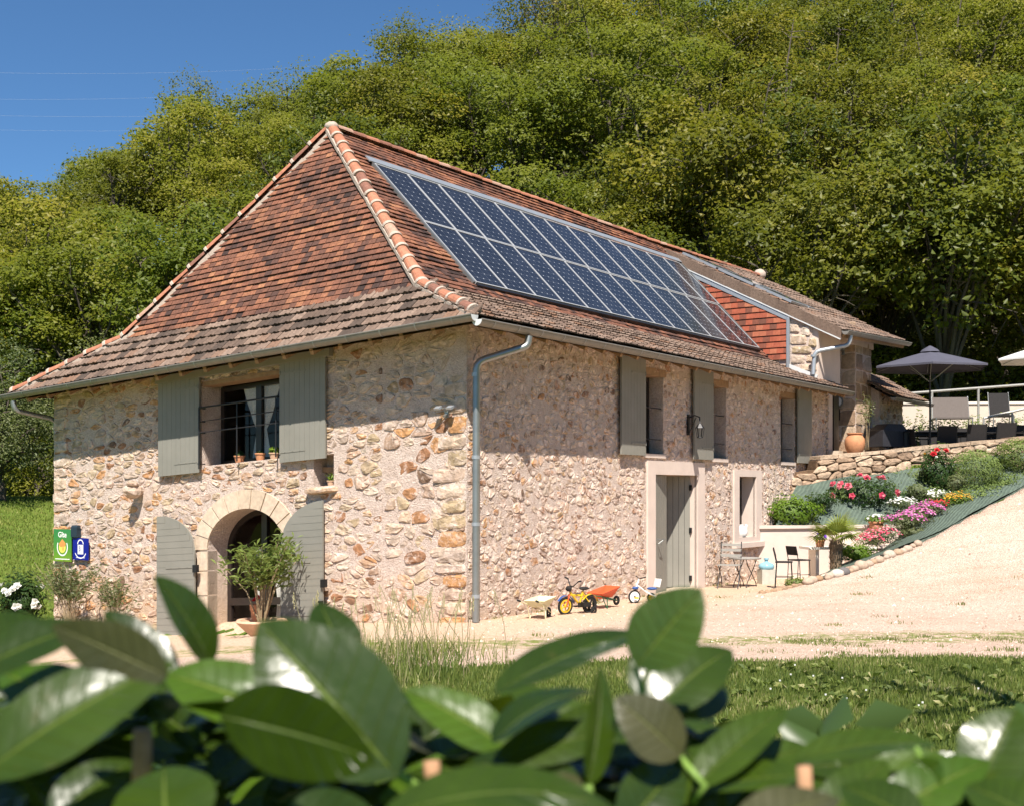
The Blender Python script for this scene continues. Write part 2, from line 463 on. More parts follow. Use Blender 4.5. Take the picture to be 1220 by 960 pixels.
def spaced(lo, a, b, hi, fine, grow=1.25):
    xs = list(np.arange(a, b+1e-6, fine))
    s = fine; x = b
    while x < hi: s *= grow; x += s; xs.append(x)
    s = fine; x = a; pre = []
    while x > lo: s *= grow; x -= s; pre.append(x)
    return np.array(pre[::-1]+xs)
def outside(X, Y):
    a, b = to_local(X, Y)
    return ~((a > .32) & (a < 14.0) & (b > .3) & (b < 8.85))
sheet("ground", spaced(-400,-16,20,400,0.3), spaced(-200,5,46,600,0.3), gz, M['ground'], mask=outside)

def gravel_mat():
    m, nt, b = nm("pale_gravel", 0.95, 0.1)
    g = geo(nt)
    v = nt.nodes.new("ShaderNodeTexVoronoi"); v.inputs["Scale"].default_value = 38
    nt.links.new(g, v.inputs["Vector"])
    fine = ramp(nt, v.outputs["Color"], [(0.0,(.44,.33,.265)),(0.4,(.60,.47,.39)),(0.8,(.69,.56,.475)),(1,(.46,.38,.34))])
    f = noise(nt, 0.55, 5, 0.65, g)
    c = mixc(nt, 1.0, fine, ramp(nt, f, [(0.3,(.90,.83,.76)),(0.65,(1.04,1.0,.97))]), 'MULTIPLY')
    # wheel tracks and damp, dirtier patches
    f3 = noise(nt, 1.0, 5, 0.7, g, (0.35, 1.6, 1.0))
    c = mixc(nt, 1.0, c, ramp(nt, f3, [(0.34,(.91,.88,.84)),(0.5,(1,1,1))]), 'MULTIPLY')
    # trodden sandy band along the walls, and a worn dirt track next to the lawn
    sx = nt.nodes.new("ShaderNodeSeparateXYZ"); nt.links.new(g, sx.inputs[0])
    def axis(ax, ay, c0):
        a = N(nt, "ShaderNodeVectorMath", operation='DOT_PRODUCT'); nt.links.new(g, a.inputs[0]); a.inputs[1].default_value = (ax, ay, 0)
        s_ = nt.nodes.new("ShaderNodeMath"); s_.operation = 'ADD'; nt.links.new(a.outputs["Value"], s_.inputs[0]); s_.inputs[1].default_value = c0
        return s_.outputs[0]
    def band(val, lo, hi, invert=False):
        mr = N(nt, "ShaderNodeMapRange"); mr.interpolation_type = 'SMOOTHSTEP'
        nt.links.new(val, mr.inputs[0]); mr.inputs[1].default_value = lo; mr.inputs[2].default_value = hi
        return mr.outputs[0]
    def math_(op, a, b_):
        n = nt.nodes.new("ShaderNodeMath"); n.operation = op
        for i, x in enumerate((a, b_)):
            if isinstance(x, (int, float)): n.inputs[i].default_value = x
            else: nt.links.new(x, n.inputs[i])
        return n.outputs[0]
    q = axis(-LX, -LY, (CX0*LX + CY0*LY))     # distance out from the long wall
    wob = math_('MULTIPLY', math_('SUBTRACT', noise(nt, 1.2, 4, 0.7, g), 0.5), 1.6)
    qa = math_('ADD', q, wob)
    near = band(qa, 2.4, 0.9)
    c = mixc(nt, math_('MULTIPLY', near, 0.8), c, mixc(nt, 0.5, fine, (.66,.43,.23)))
    yy = math_('ADD', math_('SUBTRACT', sx.outputs[1], math_('MULTIPLY', sx.outputs[0], 0.12)), wob)
    dirt = band(yy, 15.0, 14.0)
    c = mixc(nt, math_('MULTIPLY', dirt, 0.9), c, mixc(nt, 0.35, fine, (.42,.26,.15)))
    gr = math_('MULTIPLY', band(yy, 14.4, 14.9), band(yy, 15.9, 15.3))
    gn = ramp(nt, noise(nt, 5, 5, 0.8, g), [(0.42,(0,0,0)),(0.58,(1,1,1))])
    c = mixc(nt, math_('MULTIPLY', gr, gn), c, (.20,.23,.06))
    nt.links.new(c, b.inputs["Base Color"])
    ad = math_('ADD', v.outputs["Distance"], noise(nt, 6, 5, 0.7, g))
    bump(nt, b, ad, 0.03)
    return m
M['gravel'] = gravel_mat()
def lawn_edge(X): return 13.25 + 0.12*X + 0.12*np.sin(X*1.9) + 0.07*np.sin(X*5.3+1)
def drive():
    vs = []; fs = []; nx = 260
    ts = np.concatenate([np.linspace(0, 1.2, 9)[:-1], np.linspace(1.2, 22, 84)])
    xs = np.linspace(-8.7, 40, nx)
    G = []
    for t in ts:
        Y = lawn_edge(xs) + t
        G.append(np.stack([xs, Y, gz(xs, Y)+0.012], -1))
    G = np.array(G); n, k, _ = G.shape
    idx = np.arange(n*k).reshape(n, k)
    q = np.stack([idx[:-1,:-1], idx[:-1,1:], idx[1:,1:], idx[1:,:-1]], -1).reshape(-1, 4)
    cx, cy = to_local(*G.reshape(-1,3)[q[:,0]][:, :2].T)
    keep = ~((cx > 1.0) & (cy > 0.9)) & ~((cx > 15.6) & (cy > -4.6)) & ~((cy>9.6))
    me = bpy.data.meshes.new("gravel_drive"); me.from_pydata(G.reshape(-1,3).tolist(), [], q[keep].tolist())
    me.materials.append(M['gravel']); me.polygons.foreach_set("use_smooth", [True]*len(me.polygons))
    link("gravel_drive", me, kind='structure')
drive()
# loose chippings that stand proud of the drive
def chips():
    r = np.random.RandomState(3); mb = MB()
    for i in range(5200):
        X = r.uniform(-2, 11.5); Y = r.uniform(13.4, 27)
        x, y = to_local(X, Y)
        if y > -0.1 or (-y) < float(bank_q(x)) + 0.1 and x > 6.2: continue
        if Y < lawn_edge(X)+.1: continue
        s = r.uniform(.006, .02)*(1 if r.rand() > .06 else 2.0); z = gzf(X, Y)+.012
        mb.tint = r.rand()**1.3; a = r.uniform(0, 6.3)
        p = [(X+s*cos(a+k*2.09), Y+s*sin(a+k*2.09), z-.004) for k in range(3)] + [(X+s*.2, Y, z+s*.9)]
        mb.add(p, [(0,1,3),(1,2,3),(2,0,3)])
    mb.build("gravel_chippings", tinted("chipping", [(0,(.26,.19,.14)),(.3,(.50,.38,.30)),(.6,(.68,.55,.45)),(1,(.80,.70,.60))], bmp=0), kind='stuff',
             label="loose pale chippings scattered over the gravel drive")
chips()

def loft(name, low, up, mat, n=10, wav=0.014, off=0.0, parent=None, kind=None, label=None, cat=None, seg=10, thick=0):
    """sheet between two polylines with the same number of points"""
    def res(pl):
        out = []
        for a, b in zip(pl[:-1], pl[1:]):
            for i in range(seg): out.append(np.array(a)*(1-i/seg)+np.array(b)*i/seg)
        out.append(np.array(pl[-1])); return out
    L = res(low); U = res(up); vs = []; r = np.random.RandomState(5)
    k = len(L)
    for j in range(n+1):
        t = j/n
        for i in range(k):
            p = L[i]*(1-t)+U[i]*t
            vs.append((p[0], p[1], p[2]+off+wav*(sin(i*0.37+j*.3)+.5*sin(i*.9+j*.8))))
    fs = [(j*k+i, j*k+i+1, (j+1)*k+i+1, (j+1)*k+i) for j in range(n) for i in range(k-1)]
    me = bpy.data.meshes.new(name); me.from_pydata(vs, [], fs); me.materials.append(mat)
    me.polygons.foreach_set("use_smooth", [True]*len(fs))
    return link(name, me, parent, kind=kind, label=label, cat=cat)
def fabric_mat():
    m, nt, b = nm("weed_fabric", 0.85, 0.2)
    g = geo(nt)
    w = nt.nodes.new("ShaderNodeTexWave"); w.wave_type = 'BANDS'; w.bands_direction = 'X'
    w.inputs["Scale"].default_value = 4.5; w.inputs["Distortion"].default_value = 3.5; w.inputs["Detail"].default_value = 3
    mp = nt.nodes.new("ShaderNodeMapping"); mp.inputs["Rotation"].default_value = (0,0,0.6); nt.links.new(g, mp.inputs[0]); nt.links.new(mp.outputs[0], w.inputs["Vector"])
    c = ramp(nt, w.outputs["Fac"], [(0.2,(.080,.108,.088)),(0.8,(.104,.138,.112))])
    c = mixc(nt, 1.0, c, ramp(nt, noise(nt, 6, 5, .7, g), [(0.3,(.75,.75,.75)),(0.7,(1.15,1.15,1.1))]), 'MULTIPLY')
    nt.links.new(c, b.inputs["Base Color"]); bump(nt, b, w.outputs["Fac"], 0.012)
    return m
M['fabric'] = fabric_mat()
UPLOW = [(5.45,26.3,1.0),(6.8,26.72,1.02),(8.2,27.1,1.1),(9.2,27.05,1.42),(10.2,27.35,1.72),(11.3,27.95,2.06),(12.9,29.1,2.5),(14.6,30.2,2.9)]
UPTOP = [(6.25,27.65,1.95),(7.1,27.95,2.1),(8.2,28.3,2.22),(9.2,28.65,2.35),(10.2,29.0,2.5),(11.4,29.4,2.68),(13.0,29.95,2.85),(14.5,30.45,3.0)]
loft("planted_bank", UPLOW, UPTOP, M['fabric'], kind='structure')
BEDLOW = [(5.3,22.72,.2),(6.3,23.45,.42),(7.3,24.22,.66),(8.65,25.4,1.02),(10.05,26.68,1.5),(11.5,27.93,2.03)]
BEDUP = [(5.5,23.1,.2),(6.5,24.9,.36),(7.6,26.1,.56),(9.15,27.1,1.42),(10.25,27.4,1.74),(11.55,28.06,2.12)]
loft("lower_bed", BEDLOW, BEDUP, M['fabric'], kind='structure', wav=0.012, off=0.03)
# fabric skirt dropping into the ground at the front edge
loft("bank_edge", [(p[0]+.03, p[1]-.08, p[2]-.3) for p in BEDLOW], BEDLOW, M['fabric'], n=3, wav=0.006, off=0.0, kind='structure')

# terrace paving behind the retaining wall
def terrace_z(X, Y): return 2.62 + 0.105*(np.asarray(X, float)-7.2) + 0*np.asarray(Y, float)
loft("terrace", [(6.3,28.0,2.03),(8.2,28.65,2.30),(10.2,29.35,2.48),(14.5,30.8,2.72),(22,31.5,2.8)],
     [(6.8,36,2.4),(8.6,36,2.45),(11.5,36,2.58),(16.0,36,2.7),(26,36,2.8)], plain("terrace_gravel", (.42,.35,.27), .95, .15, 20, .01), wav=0.0, kind='structure')

# ------------------------------------------------------------------ grass
def blades(name, pts, hmin, hmax, w, mat, label, lean=0.5, kind='stuff', parent=None, seedheads=False):
    r = np.random.RandomState(len(pts) % 1000 + 5); n = len(pts)
    P = np.array(pts); a = r.uniform(0, 2*pi, n); h = r.uniform(hmin, hmax, n)
    dx = np.cos(a)*w/2; dy = np.sin(a)*w/2
    la = r.uniform(0, 2*pi, n); L = r.uniform(0, lean, n)*h
    tip = P + np.stack([np.cos(la)*L, np.sin(la)*L, h], -1)
    mid = P + np.stack([np.cos(la)*L*.35, np.sin(la)*L*.35, h*.55], -1)
    z = np.zeros(n)
    A = P - np.stack([dx, dy, z], -1); B = P + np.stack([dx, dy, z], -1)
    C = mid + np.stack([dx*.8, dy*.8, z], -1); D = mid - np.stack([dx*.8, dy*.8, z], -1)
    co = np.stack([A, B, C, D, tip], 1).reshape(-1, 3)
    i = np.arange(n)*5
    loops = np.stack([i, i+1, i+2, i+3, i+3, i+2, i+4], -1).reshape(-1)
    ls = np.stack([np.arange(n)*7, np.arange(n)*7+4], -1).reshape(-1)
    me = bpy.data.meshes.new(name)
    me.vertices.add(len(co)); me.vertices.foreach_set("co", co.reshape(-1))
    me.loops.add(len(loops)); me.loops.foreach_set("vertex_index", loops)
    me.polygons.add(len(ls)); me.polygons.foreach_set("loop_start", ls)
    me.update(calc_edges=True)
    t = me.attributes.new("tint", 'FLOAT', 'FACE'); pt = np.sin(P[:,0]*1.7+1.1*np.sin(P[:,1]*1.3))*np.sin(P[:,1]*2.1+P[:,0]*.6)+.5*np.sin(P[:,0]*5.1+P[:,1]*4.3)
    tv = np.clip(r.beta(2, 2.2, n)+.16*pt, 0, 1)
    t.data.foreach_set("value", np.repeat(tv, 2))
    me.materials.append(mat)
    return link(name, me, parent, label=label, kind=kind)
def lawn():
    r = np.random.RandomState(11)
    pts = []
    X = r.uniform(-6, 10.5, 340000); Y = r.uniform(6.0, 15.0, 340000)
    e = lawn_edge(X)
    k = (Y < e + r.normal(0, .08, len(X))) & ((X < Y*.45) | (r.rand(len(X)) < .55)) & ((Y > 7.6) | (r.rand(len(X)) < .5))
    X = X[k]; Y = Y[k]
    pts = np.stack([X, Y, gz(X, Y)], -1)
    blades("lawn_grass", pts, .025, .075, .011, M['grass_blade'], "short mown grass in front of the gravel drive")
    # ragged grass on the dirt track
    X = r.uniform(2, 12, 9000); Y = 14.75 + .12*X + r.normal(0, .22, 9000)
    k = np.sin(X*2.1)+np.sin(X*5.2+Y*3) + r.normal(0,.4,9000) > .5
    X = X[k]; Y = Y[k]
    blades("track_grass", np.stack([X, Y, gz(X, Y)], -1), .015, .05, .012, M['grass_blade'], "thin strip of grass growing along the dirt track")
    # broad-leaved weeds
    m = MB()
    for i in range(220):
        x = r.uniform(.6, 6); y = r.uniform(9, 13.2); z = gzf(x, y)
        if not (y*.12 < x < y*.44): continue
        for j in range(r.randint(5, 10)):
            a = r.uniform(0, 6.3); l = r.uniform(.04, .11); w = l*.26; m.tint = r.rand()
            ca, sa = cos(a), sin(a)
            m.add([(x, y, z+.01), (x+ca*l*.5-sa*w, y+sa*l*.5+ca*w, z+.04+.3*w), (x+ca*l, y+sa*l, z+r.uniform(.03,.09)), (x+ca*l*.5+sa*w, y+sa*l*.5-ca*w, z+.07)], [(0,1,2,3)])
    m.build("lawn_weeds", M['grass_blade'], kind='stuff', label="flat broad-leaved weeds in the lawn")
    m = MB()
    for i in range(12):
        x = r.normal(2.9, .5); y = r.uniform(10, 13.4); z = gzf(x, y)+.06; s = .008
        m.add([(x-s,y,z-s),(x+s,y,z-s),(x+s,y,z+s),(x-s,y,z+s)], [(0,1,2,3)]); m.tint = .9
    m.build("clover_flowers", M['petal_white'], kind='stuff', label="tiny white clover heads dotted in the lawn")
lawn()
def drive_weeds():
    r = np.random.RandomState(31); P = []
    for i in range(46):
        x = r.uniform(-1, 12); y = lawn_edge(x)+abs(r.normal(0, 1.6)) if r.rand() < .75 else r.uniform(15, 24); lx, ly = to_local(x, y)
        if ly > -.2: continue
        for j in range(r.randint(8, 60)): P.append((x+r.normal(0,.10), y+r.normal(0,.07), 0))
    for i in range(500):
        lx = r.uniform(0, 5.2) if r.rand() < .7 else r.uniform(7.7, 9); X, Y, _ = to_world(lx, -abs(r.normal(0,.04))-.02)
        if sin(lx*4)+sin(lx*11) > .5: P.append((X, Y, 0))
    P = np.array(P); P[:,2] = gz(P[:,0], P[:,1])+.01
    blades("drive_weeds", P, .015, .06, .010, M['grass_blade'], "small weeds and grass tufts growing through the gravel drive")
drive_weeds()
def meadow():
    r = np.random.RandomState(12)
    X = r.uniform(-22, -7.5, 60000); Y = r.uniform(19, 42, 60000)
    lx, ly = to_local(X, Y)
    k = (ly > 9.9) & (X > -Y*.45)
    X = X[k]; Y = Y[k]
    blades("meadow_grass", np.stack([X, Y, gz(X, Y)], -1), .03, .08, .035, M['grass_lit'], "sloping green meadow left of the farmhouse")
meadow()
def rough_grass():
    """tall unmown grass between the hedge and the drive"""
    r = np.random.RandomState(13); P = []
    for i in range(1500):
        x = r.normal(-1.1, .40); y = r.uniform(11.6, 14.6)
        if x > .5 + (14-y)*.25 or x < -3.2: continue
        P.append((x, y, gzf(x, y)))
    blades("tall_grass", np.array(P),   .07, .30, .010, M['grass_blade'], "tall unmown grass and weeds at the edge of the drive", lean=.7)
    m = MB()
    for i in range(55):
        x = r.normal(-1.15, .5); y = r.uniform(12, 14.2); z = gzf(x, y); h = r.uniform(.45, .85)
        if x > .9: continue
        dx, dy = r.normal(0, .12, 2); m.tint = r.uniform(.75, 1)
        m.tube([(x,y,z),(x+dx*.4,y+dy*.4,z+h*.6),(x+dx,y+dy,z+h)], .004, 3, False)
        for j in range(8):
            t = j/8; px = x+dx*(1+.05*t); py = y+dy; pz = z+h-.15+t*.16; s = .012
            m.add([(px,py,pz),(px+s*r.choice([-1,1]),py,pz+.02),(px,py,pz+.04)], [(0,1,2)])
    m.build("grass_stalks", leaf_mat("dry_stalk", [(0,(.30,.28,.12)),(1,(.42,.36,.20))], .2, .7, 0), kind='stuff', label="dry seed stalks standing among the tall grass")
rough_grass()

def ground_cover():
    r = np.random.RandomState(41); P = []; T = []
    L = np.array(UPLOW); U = np.array(UPTOP)
    for i in range(150):
        a = r.uniform(1.9, 5.2); k = int(a); f = a-k; t = abs(r.normal(0, .35))
        if t > .95: continue
        lo = L[k]*(1-f)+L[k+1]*f; up = U[k]*(1-f)+U[k+1]*f; c = lo*(1-t)+up*t
        n = r.randint(12, 50); s = r.uniform(.06, .17)
        q = c + r.normal(0, 1, (n, 3))*np.array([s, s, s*.35]); q[:, 2] = np.maximum(q[:, 2], c[2]-.02)+.04
        P.append(q); T.append(np.full(n, r.uniform(.1, .9))+r.normal(0, .1, n))
    P = np.concatenate(P); T = np.clip(np.concatenate(T), 0, 1)
    return P, T
COVER = ground_cover()
# ------------------------------------------------------------------ farmhouse
house = thing("stone_farmhouse", "long rubble-stone farmhouse with red and brown tiled hip roof, zinc gutters and sage grey shutters", "farmhouse", (CX0, CY0, 0), HRZ)
def FL(s, o, z): return (-o, s, z - TILT*s)       # end wall: s = along, o = outward
def FR(s, o, z): return (s, -o, z)                # long wall

def holes_wall(name, outer, holes, mapper, depth, mats, parent, hole_m):
    mb = MB(mapper)
    loops = [outer] + holes
    pts = [p for l in loops for p in l]
    tr = tessellate_polygon([[Vector((p[0], p[1], 0)) for p in l] for l in loops])
    mb.add([(p[0], 0, p[1]) for p in pts], [tuple(t) for t in tr])
    for l, hm in zip(holes, hole_m):
        mb.m = hm; n = len(l)
        mb.add([(p[0], 0, p[1]) for p in l]+[(p[0], -depth, p[1]) for p in l], [(i, (i+1)%n, n+(i+1)%n, n+i) for i in range(n)])
    mb.m = 0
    return mb.build(name, mats, parent)

def clip_poly(poly, mx, my, nx, ny):
    out = []; n = len(poly)
    for i in range(n):
        a = poly[i]; b = poly[(i+1)%n]
        da = (a[0]-mx)*nx+(a[1]-my)*ny; db = (b[0]-mx)*nx+(b[1]-my)*ny
        if da <= 0: out.append(a)
        if (da < 0) != (db < 0) and abs(da-db) > 1e-12:
            t = da/(da-db); out.append((a[0]+(b[0]-a[0])*t, a[1]+(b[1]-a[1])*t))
    return out
def cells(s0, s1, z0, z1, w, h, seed, jit=0.42):
    r = random.Random(seed); nx = max(1, int(round((s1-s0)/w))); nz = max(1, int(round((z1-z0)/h)))
    w = (s1-s0)/nx; h = (z1-z0)/nz
    P = {}
    for j in range(-1, nz+1):
        sh = r.uniform(0, 1)
        for i in range(-1, nx+1):
            P[i, j] = (i+.5+r.uniform(-jit, jit), j+.5+r.uniform(-jit, jit)*.95)
            if r.random() < .10 and 0 <= i < nx and 0 <= j < nz: P[i, j] = None
    out = []
    for j in range(nz):
        for i in range(nx):
            c = P[i, j]
            if c is None: continue
            poly = [(c[0]-1.3, c[1]-1.1), (c[0]+1.3, c[1]-1.1), (c[0]+1.3, c[1]+1.1), (c[0]-1.3, c[1]+1.1)]
            for dj in (-2,-1,0,1,2):
                for di in (-2,-1,0,1,2):
                    if (di or dj) and P.get((i+di, j+dj)):
                        q = P[i+di, j+dj]
                        poly = clip_poly(poly, (c[0]+q[0])/2, (c[1]+q[1])/2, q[0]-c[0], q[1]-c[1])
                        if len(poly) < 3: break
                if len(poly) < 3: break
            if len(poly) < 3: continue
            poly = clip_poly(poly, 0, 0, -1, 0); poly = clip_poly(poly, nx, 0, 1, 0) if len(poly) > 2 else poly
            poly = clip_poly(poly, 0, 0, 0, -1) if len(poly) > 2 else poly
            poly = clip_poly(poly, 0, nz, 0, 1) if len(poly) > 2 else poly
            if len(poly) < 3: continue
            out.append([(s0+p[0]*w, z0+p[1]*h) for p in poly])
    return out
def area(p):
    return abs(sum(p[i][0]*p[(i+1)%len(p)][1]-p[(i+1)%len(p)][0]*p[i][1] for i in range(len(p))))/2
def cen(p):
    return sum(q[0] for q in p)/len(p), sum(q[1] for q in p)/len(p)
def smooth_poly(p, r, k=0.25, jit=0.0):
    out = []
    n = len(p)
    for i in range(n):
        a = p[i]; b = p[(i+1)%n]
        L = sqrt((a[0]-b[0])**2+(a[1]-b[1])**2)
        if L < 0.012: out.append(((a[0]+b[0])/2, (a[1]+b[1])/2)); continue
        out.append((a[0]+(b[0]-a[0])*k, a[1]+(b[1]-a[1])*k)); out.append((a[0]+(b[0]-a[0])*(1-k), a[1]+(b[1]-a[1])*(1-k)))
    return [(x+r.uniform(-jit, jit), z+r.uniform(-jit, jit)) for x, z in out]
def stone_into(mb, poly, r, proud, shrink, rough=.012, tint=None, k=.22):
    c = cen(poly); p = smooth_poly(poly, r, k, rough*.5); n = len(p)
    def ring(k, o, j=0): return [(c[0]+(x-c[0])*k+r.uniform(-j, j), o+r.uniform(-j, j), c[1]+(z-c[1])*k+r.uniform(-j, j)) for x, z in p]
    tx, tz = r.uniform(-.3, .3), r.uniform(-.4, .15)      # facets lean at random, mostly upwards
    def tilt(v): return [(a, o + ((a-c[0])*tx + (b-c[1])*tz)*.25, b) for a, o, b in v]
    v = ring(shrink, -.012) + tilt(ring(shrink*.95, proud*.7, rough*.5)) + tilt(ring(shrink*.68, proud*1.0, rough*.8))
    v.append((c[0], proud*1.1+r.uniform(-rough, rough), c[1]))
    fs = []
    for k in (0, 1):
        fs += [(k*n+i, k*n+(i+1)%n, (k+1)*n+(i+1)%n, (k+1)*n+i) for i in range(n)]
    fs += [(2*n+i, 2*n+(i+1)%n, 3*n) for i in range(n)]
    mb.tint = r.random() if tint is None else tint
    mb.add(v, fs)
def rubble(parent, mapper, polys, blocked, n_single, seed, smin=.66, smax=.95, proud=(.008,.035), score=None, skip=0.0, rough=.012, mat='stone', parts_name="stone", stuff_name="small_stones"):
    r = random.Random(seed); good = []
    for p in polys:
        bad = False
        for (a0, a1, b0, b1) in blocked:
            c = cen(p)
            if a0-.01 < c[0] < a1+.01 and b0-.01 < c[1] < b1+.01: bad = True; break
            if any(a0 < q[0] < a1 and b0 < q[1] < b1 for q in p) or (min(q[0] for q in p) < (a0+a1)/2 < max(q[0] for q in p) and min(q[1] for q in p) < (b0+b1)/2 < max(q[1] for q in p)):
                # trim against the nearest side of the opening
                d = [(a0-c[0], (a0, c[1], 1, 0)), (c[0]-a1, (a1, c[1], -1, 0)), (b0-c[1], (c[0], b0, 0, 1)), (c[1]-b1, (c[0], b1, 0, -1))]
                d.sort(key=lambda t: -t[0]); p = clip_poly(p, *d[0][1])
                if len(p) < 3: bad = True; break
        if bad or len(p) < 3 or area(p) < .0012: continue
        if r.random() < skip: continue
        good.append(p)
    good.sort(key=lambda p: -area(p)*(score(cen(p)) if score else 1))
    small = MB(mapper)
    for i, p in enumerate(good):
        sh = r.uniform(smin, smax); pr = r.uniform(*proud)
        if i < n_single:
            mb = MB(mapper); stone_into(mb, p, r, pr, max(sh, .82), rough)
            mb.build(parts_name, M[mat], parent)
        else:
            stone_into(small, p, r, pr, sh, rough)
    if small.v:
        small.build(stuff_name, M[mat], parent, kind='stuff')

# ---- end wall
ARC_S, ARC_A, ARC_Z, ARC_R = 4.305, .845, 1.21, .62
def arc(a, b, n, s=ARC_S, z=ARC_Z, t0=0, t1=pi):
    return [(s+a*cos(t0+(t1-t0)*i/n), z+b*sin(t0+(t1-t0)*i/n)) for i in range(n+1)]
arch_hole = arc(ARC_A, ARC_R, 24) + [(ARC_S-ARC_A, -.30), (ARC_S+ARC_A, -.30)]
win_hole = [(3.53, 2.57), (5.3, 2.57), (5.3, 3.93), (3.53, 3.93)]
niche_hole = [(2.45, 2.08), (2.86, 2.08), (2.86, 2.55), (2.45, 2.55)]
EW = 9.1
end_wall = holes_wall("wall", [(0,-.9),(EW,-.9),(EW,4.30),(0,4.52)], [win_hole, niche_hole, arch_hole], FL, .45, [M['mortar'], M['render'], M['dressed']], house, [0, 0, 0])
b = MB(FL)       # back of the niche
b.box(2.4, 2.9, -.47, -.30, 2.0, 2.6); b.build("niche_back", M['mortar'], end_wall)
arch_boxes = []
for i in range(6):
    t0, t1 = pi/2*i/6, pi/2*(i+1)/6
    hw = (ARC_A+.30)*cos(t0)*.97
    arch_boxes.append((ARC_S-hw, ARC_S+hw, ARC_Z+(ARC_R+.28)*sin(t0)-.02, ARC_Z+(ARC_R+.31)*sin(t1)-.02))
blk = [(3.53,5.3,2.57,3.93), (2.36,2.98,1.97,2.56), (ARC_S-ARC_A-.2, ARC_S+ARC_A+.2, -1, ARC_Z+.02)] + arch_boxes
cl = cells(0.0, 1.5, -.15, 4.4, .33, .175, 21, .46) + cells(1.5, EW, -.3, 4.3, .24, .115, 22, .47)
rubble(end_wall, FL, cl, blk, 150, 5, .70, .98, (.001,.018), score=lambda c: 1.0, skip=.10)
# big quoins on the far corner
def quoins(parent, mapper, s_in, s_out, z0, z1, seed, wide=(.28,.5)):
    r = random.Random(seed); z = z0
    while z < z1:
        h = r.uniform(.14, .27); w = r.uniform(*wide); m = MB(mapper)
        a, b_ = (s_in, s_in+w) if s_out is None else (s_out-w, s_out)
        stone_into(m, [(a-.01, z+.01), (b_, z+.01), (b_, z+h-.01), (a-.01, z+h-.01)], r, .022, .93, .012, r.choice([.5,.22,.34,.66,.56,.78,.14]), .15)
        m.build("quoin", M['stone'], parent); z += h
quoins(end_wall, FL, 0, EW+.02, -.4, 4.2, 31)
quoins(end_wall, FL, 0.0, None, -.1, 3.3, 34, (.3, .62))

# arch of dressed stone: each voussoir and jamb block a part
arch = MB(FL); arch.m = 0
n_v = 11
arch_part = None
back = MB(FL)
back.add([(p[0], .004, p[1]) for p in arc(ARC_A+.005, ARC_R+.005, 30)]+[(p[0], .004, p[1]) for p in arc(ARC_A+.31, ARC_R+.30, 30)], [(i, i+1, 31+i+1, 31+i) for i in range(30)])
back.box(ARC_S-ARC_A-.2, ARC_S-ARC_A-.004, -.02, .005, -.3, ARC_Z); back.box(ARC_S+ARC_A+.004, ARC_S+ARC_A+.2, -.02, .005, -.3, ARC_Z)
arch_part = back.build("door_arch", M['joint'], house)
rr = random.Random(3)
for i in range(n_v):
    t0 = pi*(i+.045)/n_v; t1 = pi*(i+.955)/n_v; m = MB(FL); m.tint = rr.random()
    inn = arc(ARC_A, ARC_R, 4, t0=t0, t1=t1); out = arc(ARC_A+.31, ARC_R+.30, 4, t0=t0, t1=t1)
    vs = []
    for o in (.028, -.2):
        vs += [(p[0], o, p[1]) for p in inn] + [(p[0], o, p[1]) for p in out]
    fs = [(j, j+1, 5+j+1, 5+j) for j in range(4)] + [(j, 10+j, 10+j+1, j+1) for j in range(4)] + [(5+j, 5+j+1, 15+j+1, 15+j) for j in range(4)] + [(0,5,15,10),(4,14,19,9)]
    m.add(vs, fs); m.build("arch_stone", M['dressed'], arch_part)
for side in (-1, 1):
    z = -.28
    while z < ARC_Z-.05:
        h = min(rr.uniform(.26, .42), ARC_Z-z); w = rr.uniform(.17, .24); m = MB(FL); m.tint = rr.random()
        a = ARC_S+side*ARC_A; b_ = a+side*w
        m.box(min(a,b_), max(a,b_), -.2, .026, z+.008, z+h-.008)
        m.build("jamb_stone", M['dressed'], arch_part); z += h
# slab, niche sill and corbel stones that stick out of the end wall
m = MB(FL); stone_into(m, [(2.36,1.965),(2.98,1.965),(2.98,2.07),(2.36,2.07)], rr, .11, .97, .008, .8); m.build("niche_sill", M['stone'], end_wall)
m = MB(FL); m.tint = .6; m.ball((6.78, .16, 2.26), .13, .2, .125, 9, 6, .09, rr); m.tint = .4; m.ball((6.74, .2, 2.37), .09, .12, .05, 8, 5, .1, rr); m.build("corbel", M['stone'], end_wall)

# ---- long wall
LW = 14.42
w1 = (5.2, 6.0, 2.49, 3.9); w2 = (7.98, 8.72, 2.47, 3.9); w3 = (11.56, 12.34, 2.47, 3.9)
dr = (5.65, 7.38, -.2, 2.13); sw = (9.3, 10.16, .9, 2.13)
def rect(t): return [(t[0],t[2]),(t[1],t[2]),(t[1],t[3]),(t[0],t[3])]
long_wall = holes_wall("wall", [(0.0,-.9),(LW,-.9),(LW,4.40),(0.0,4.40)], [rect(w1),rect(w2),rect(w3),rect(dr),rect(sw)], FR, .35, [M['mortar'], M['render']], house, [0,0,0,1,1])
blk = [w1, w2, w3, (5.36,7.68,-1,2.37), (9.02,10.45,.7,2.27)]
cl = cells(0.0, LW, -.15, 4.3, .165, .110, 41, .47)
rubble(long_wall, FR, cl, blk, 138, 6, .68, .97, (.000,.013), score=lambda c: 1.0/(17.5+c[0]*.83)**2, skip=.10, rough=.009, mat='stone_pale')
m = MB(FR)   # fat plaster/rubble fringe at the far jagged end
for i in range(16):
    z = 2.3+i*.13; w = rr.uniform(.04,.14)
    stone_into(m, [(LW-w, z), (LW+.02, z), (LW+.02, z+.125), (LW-w, z+.125)], rr, .05, .97, .02, .95)
m.build("end_stones", M['stone'], long_wall, kind='stuff')
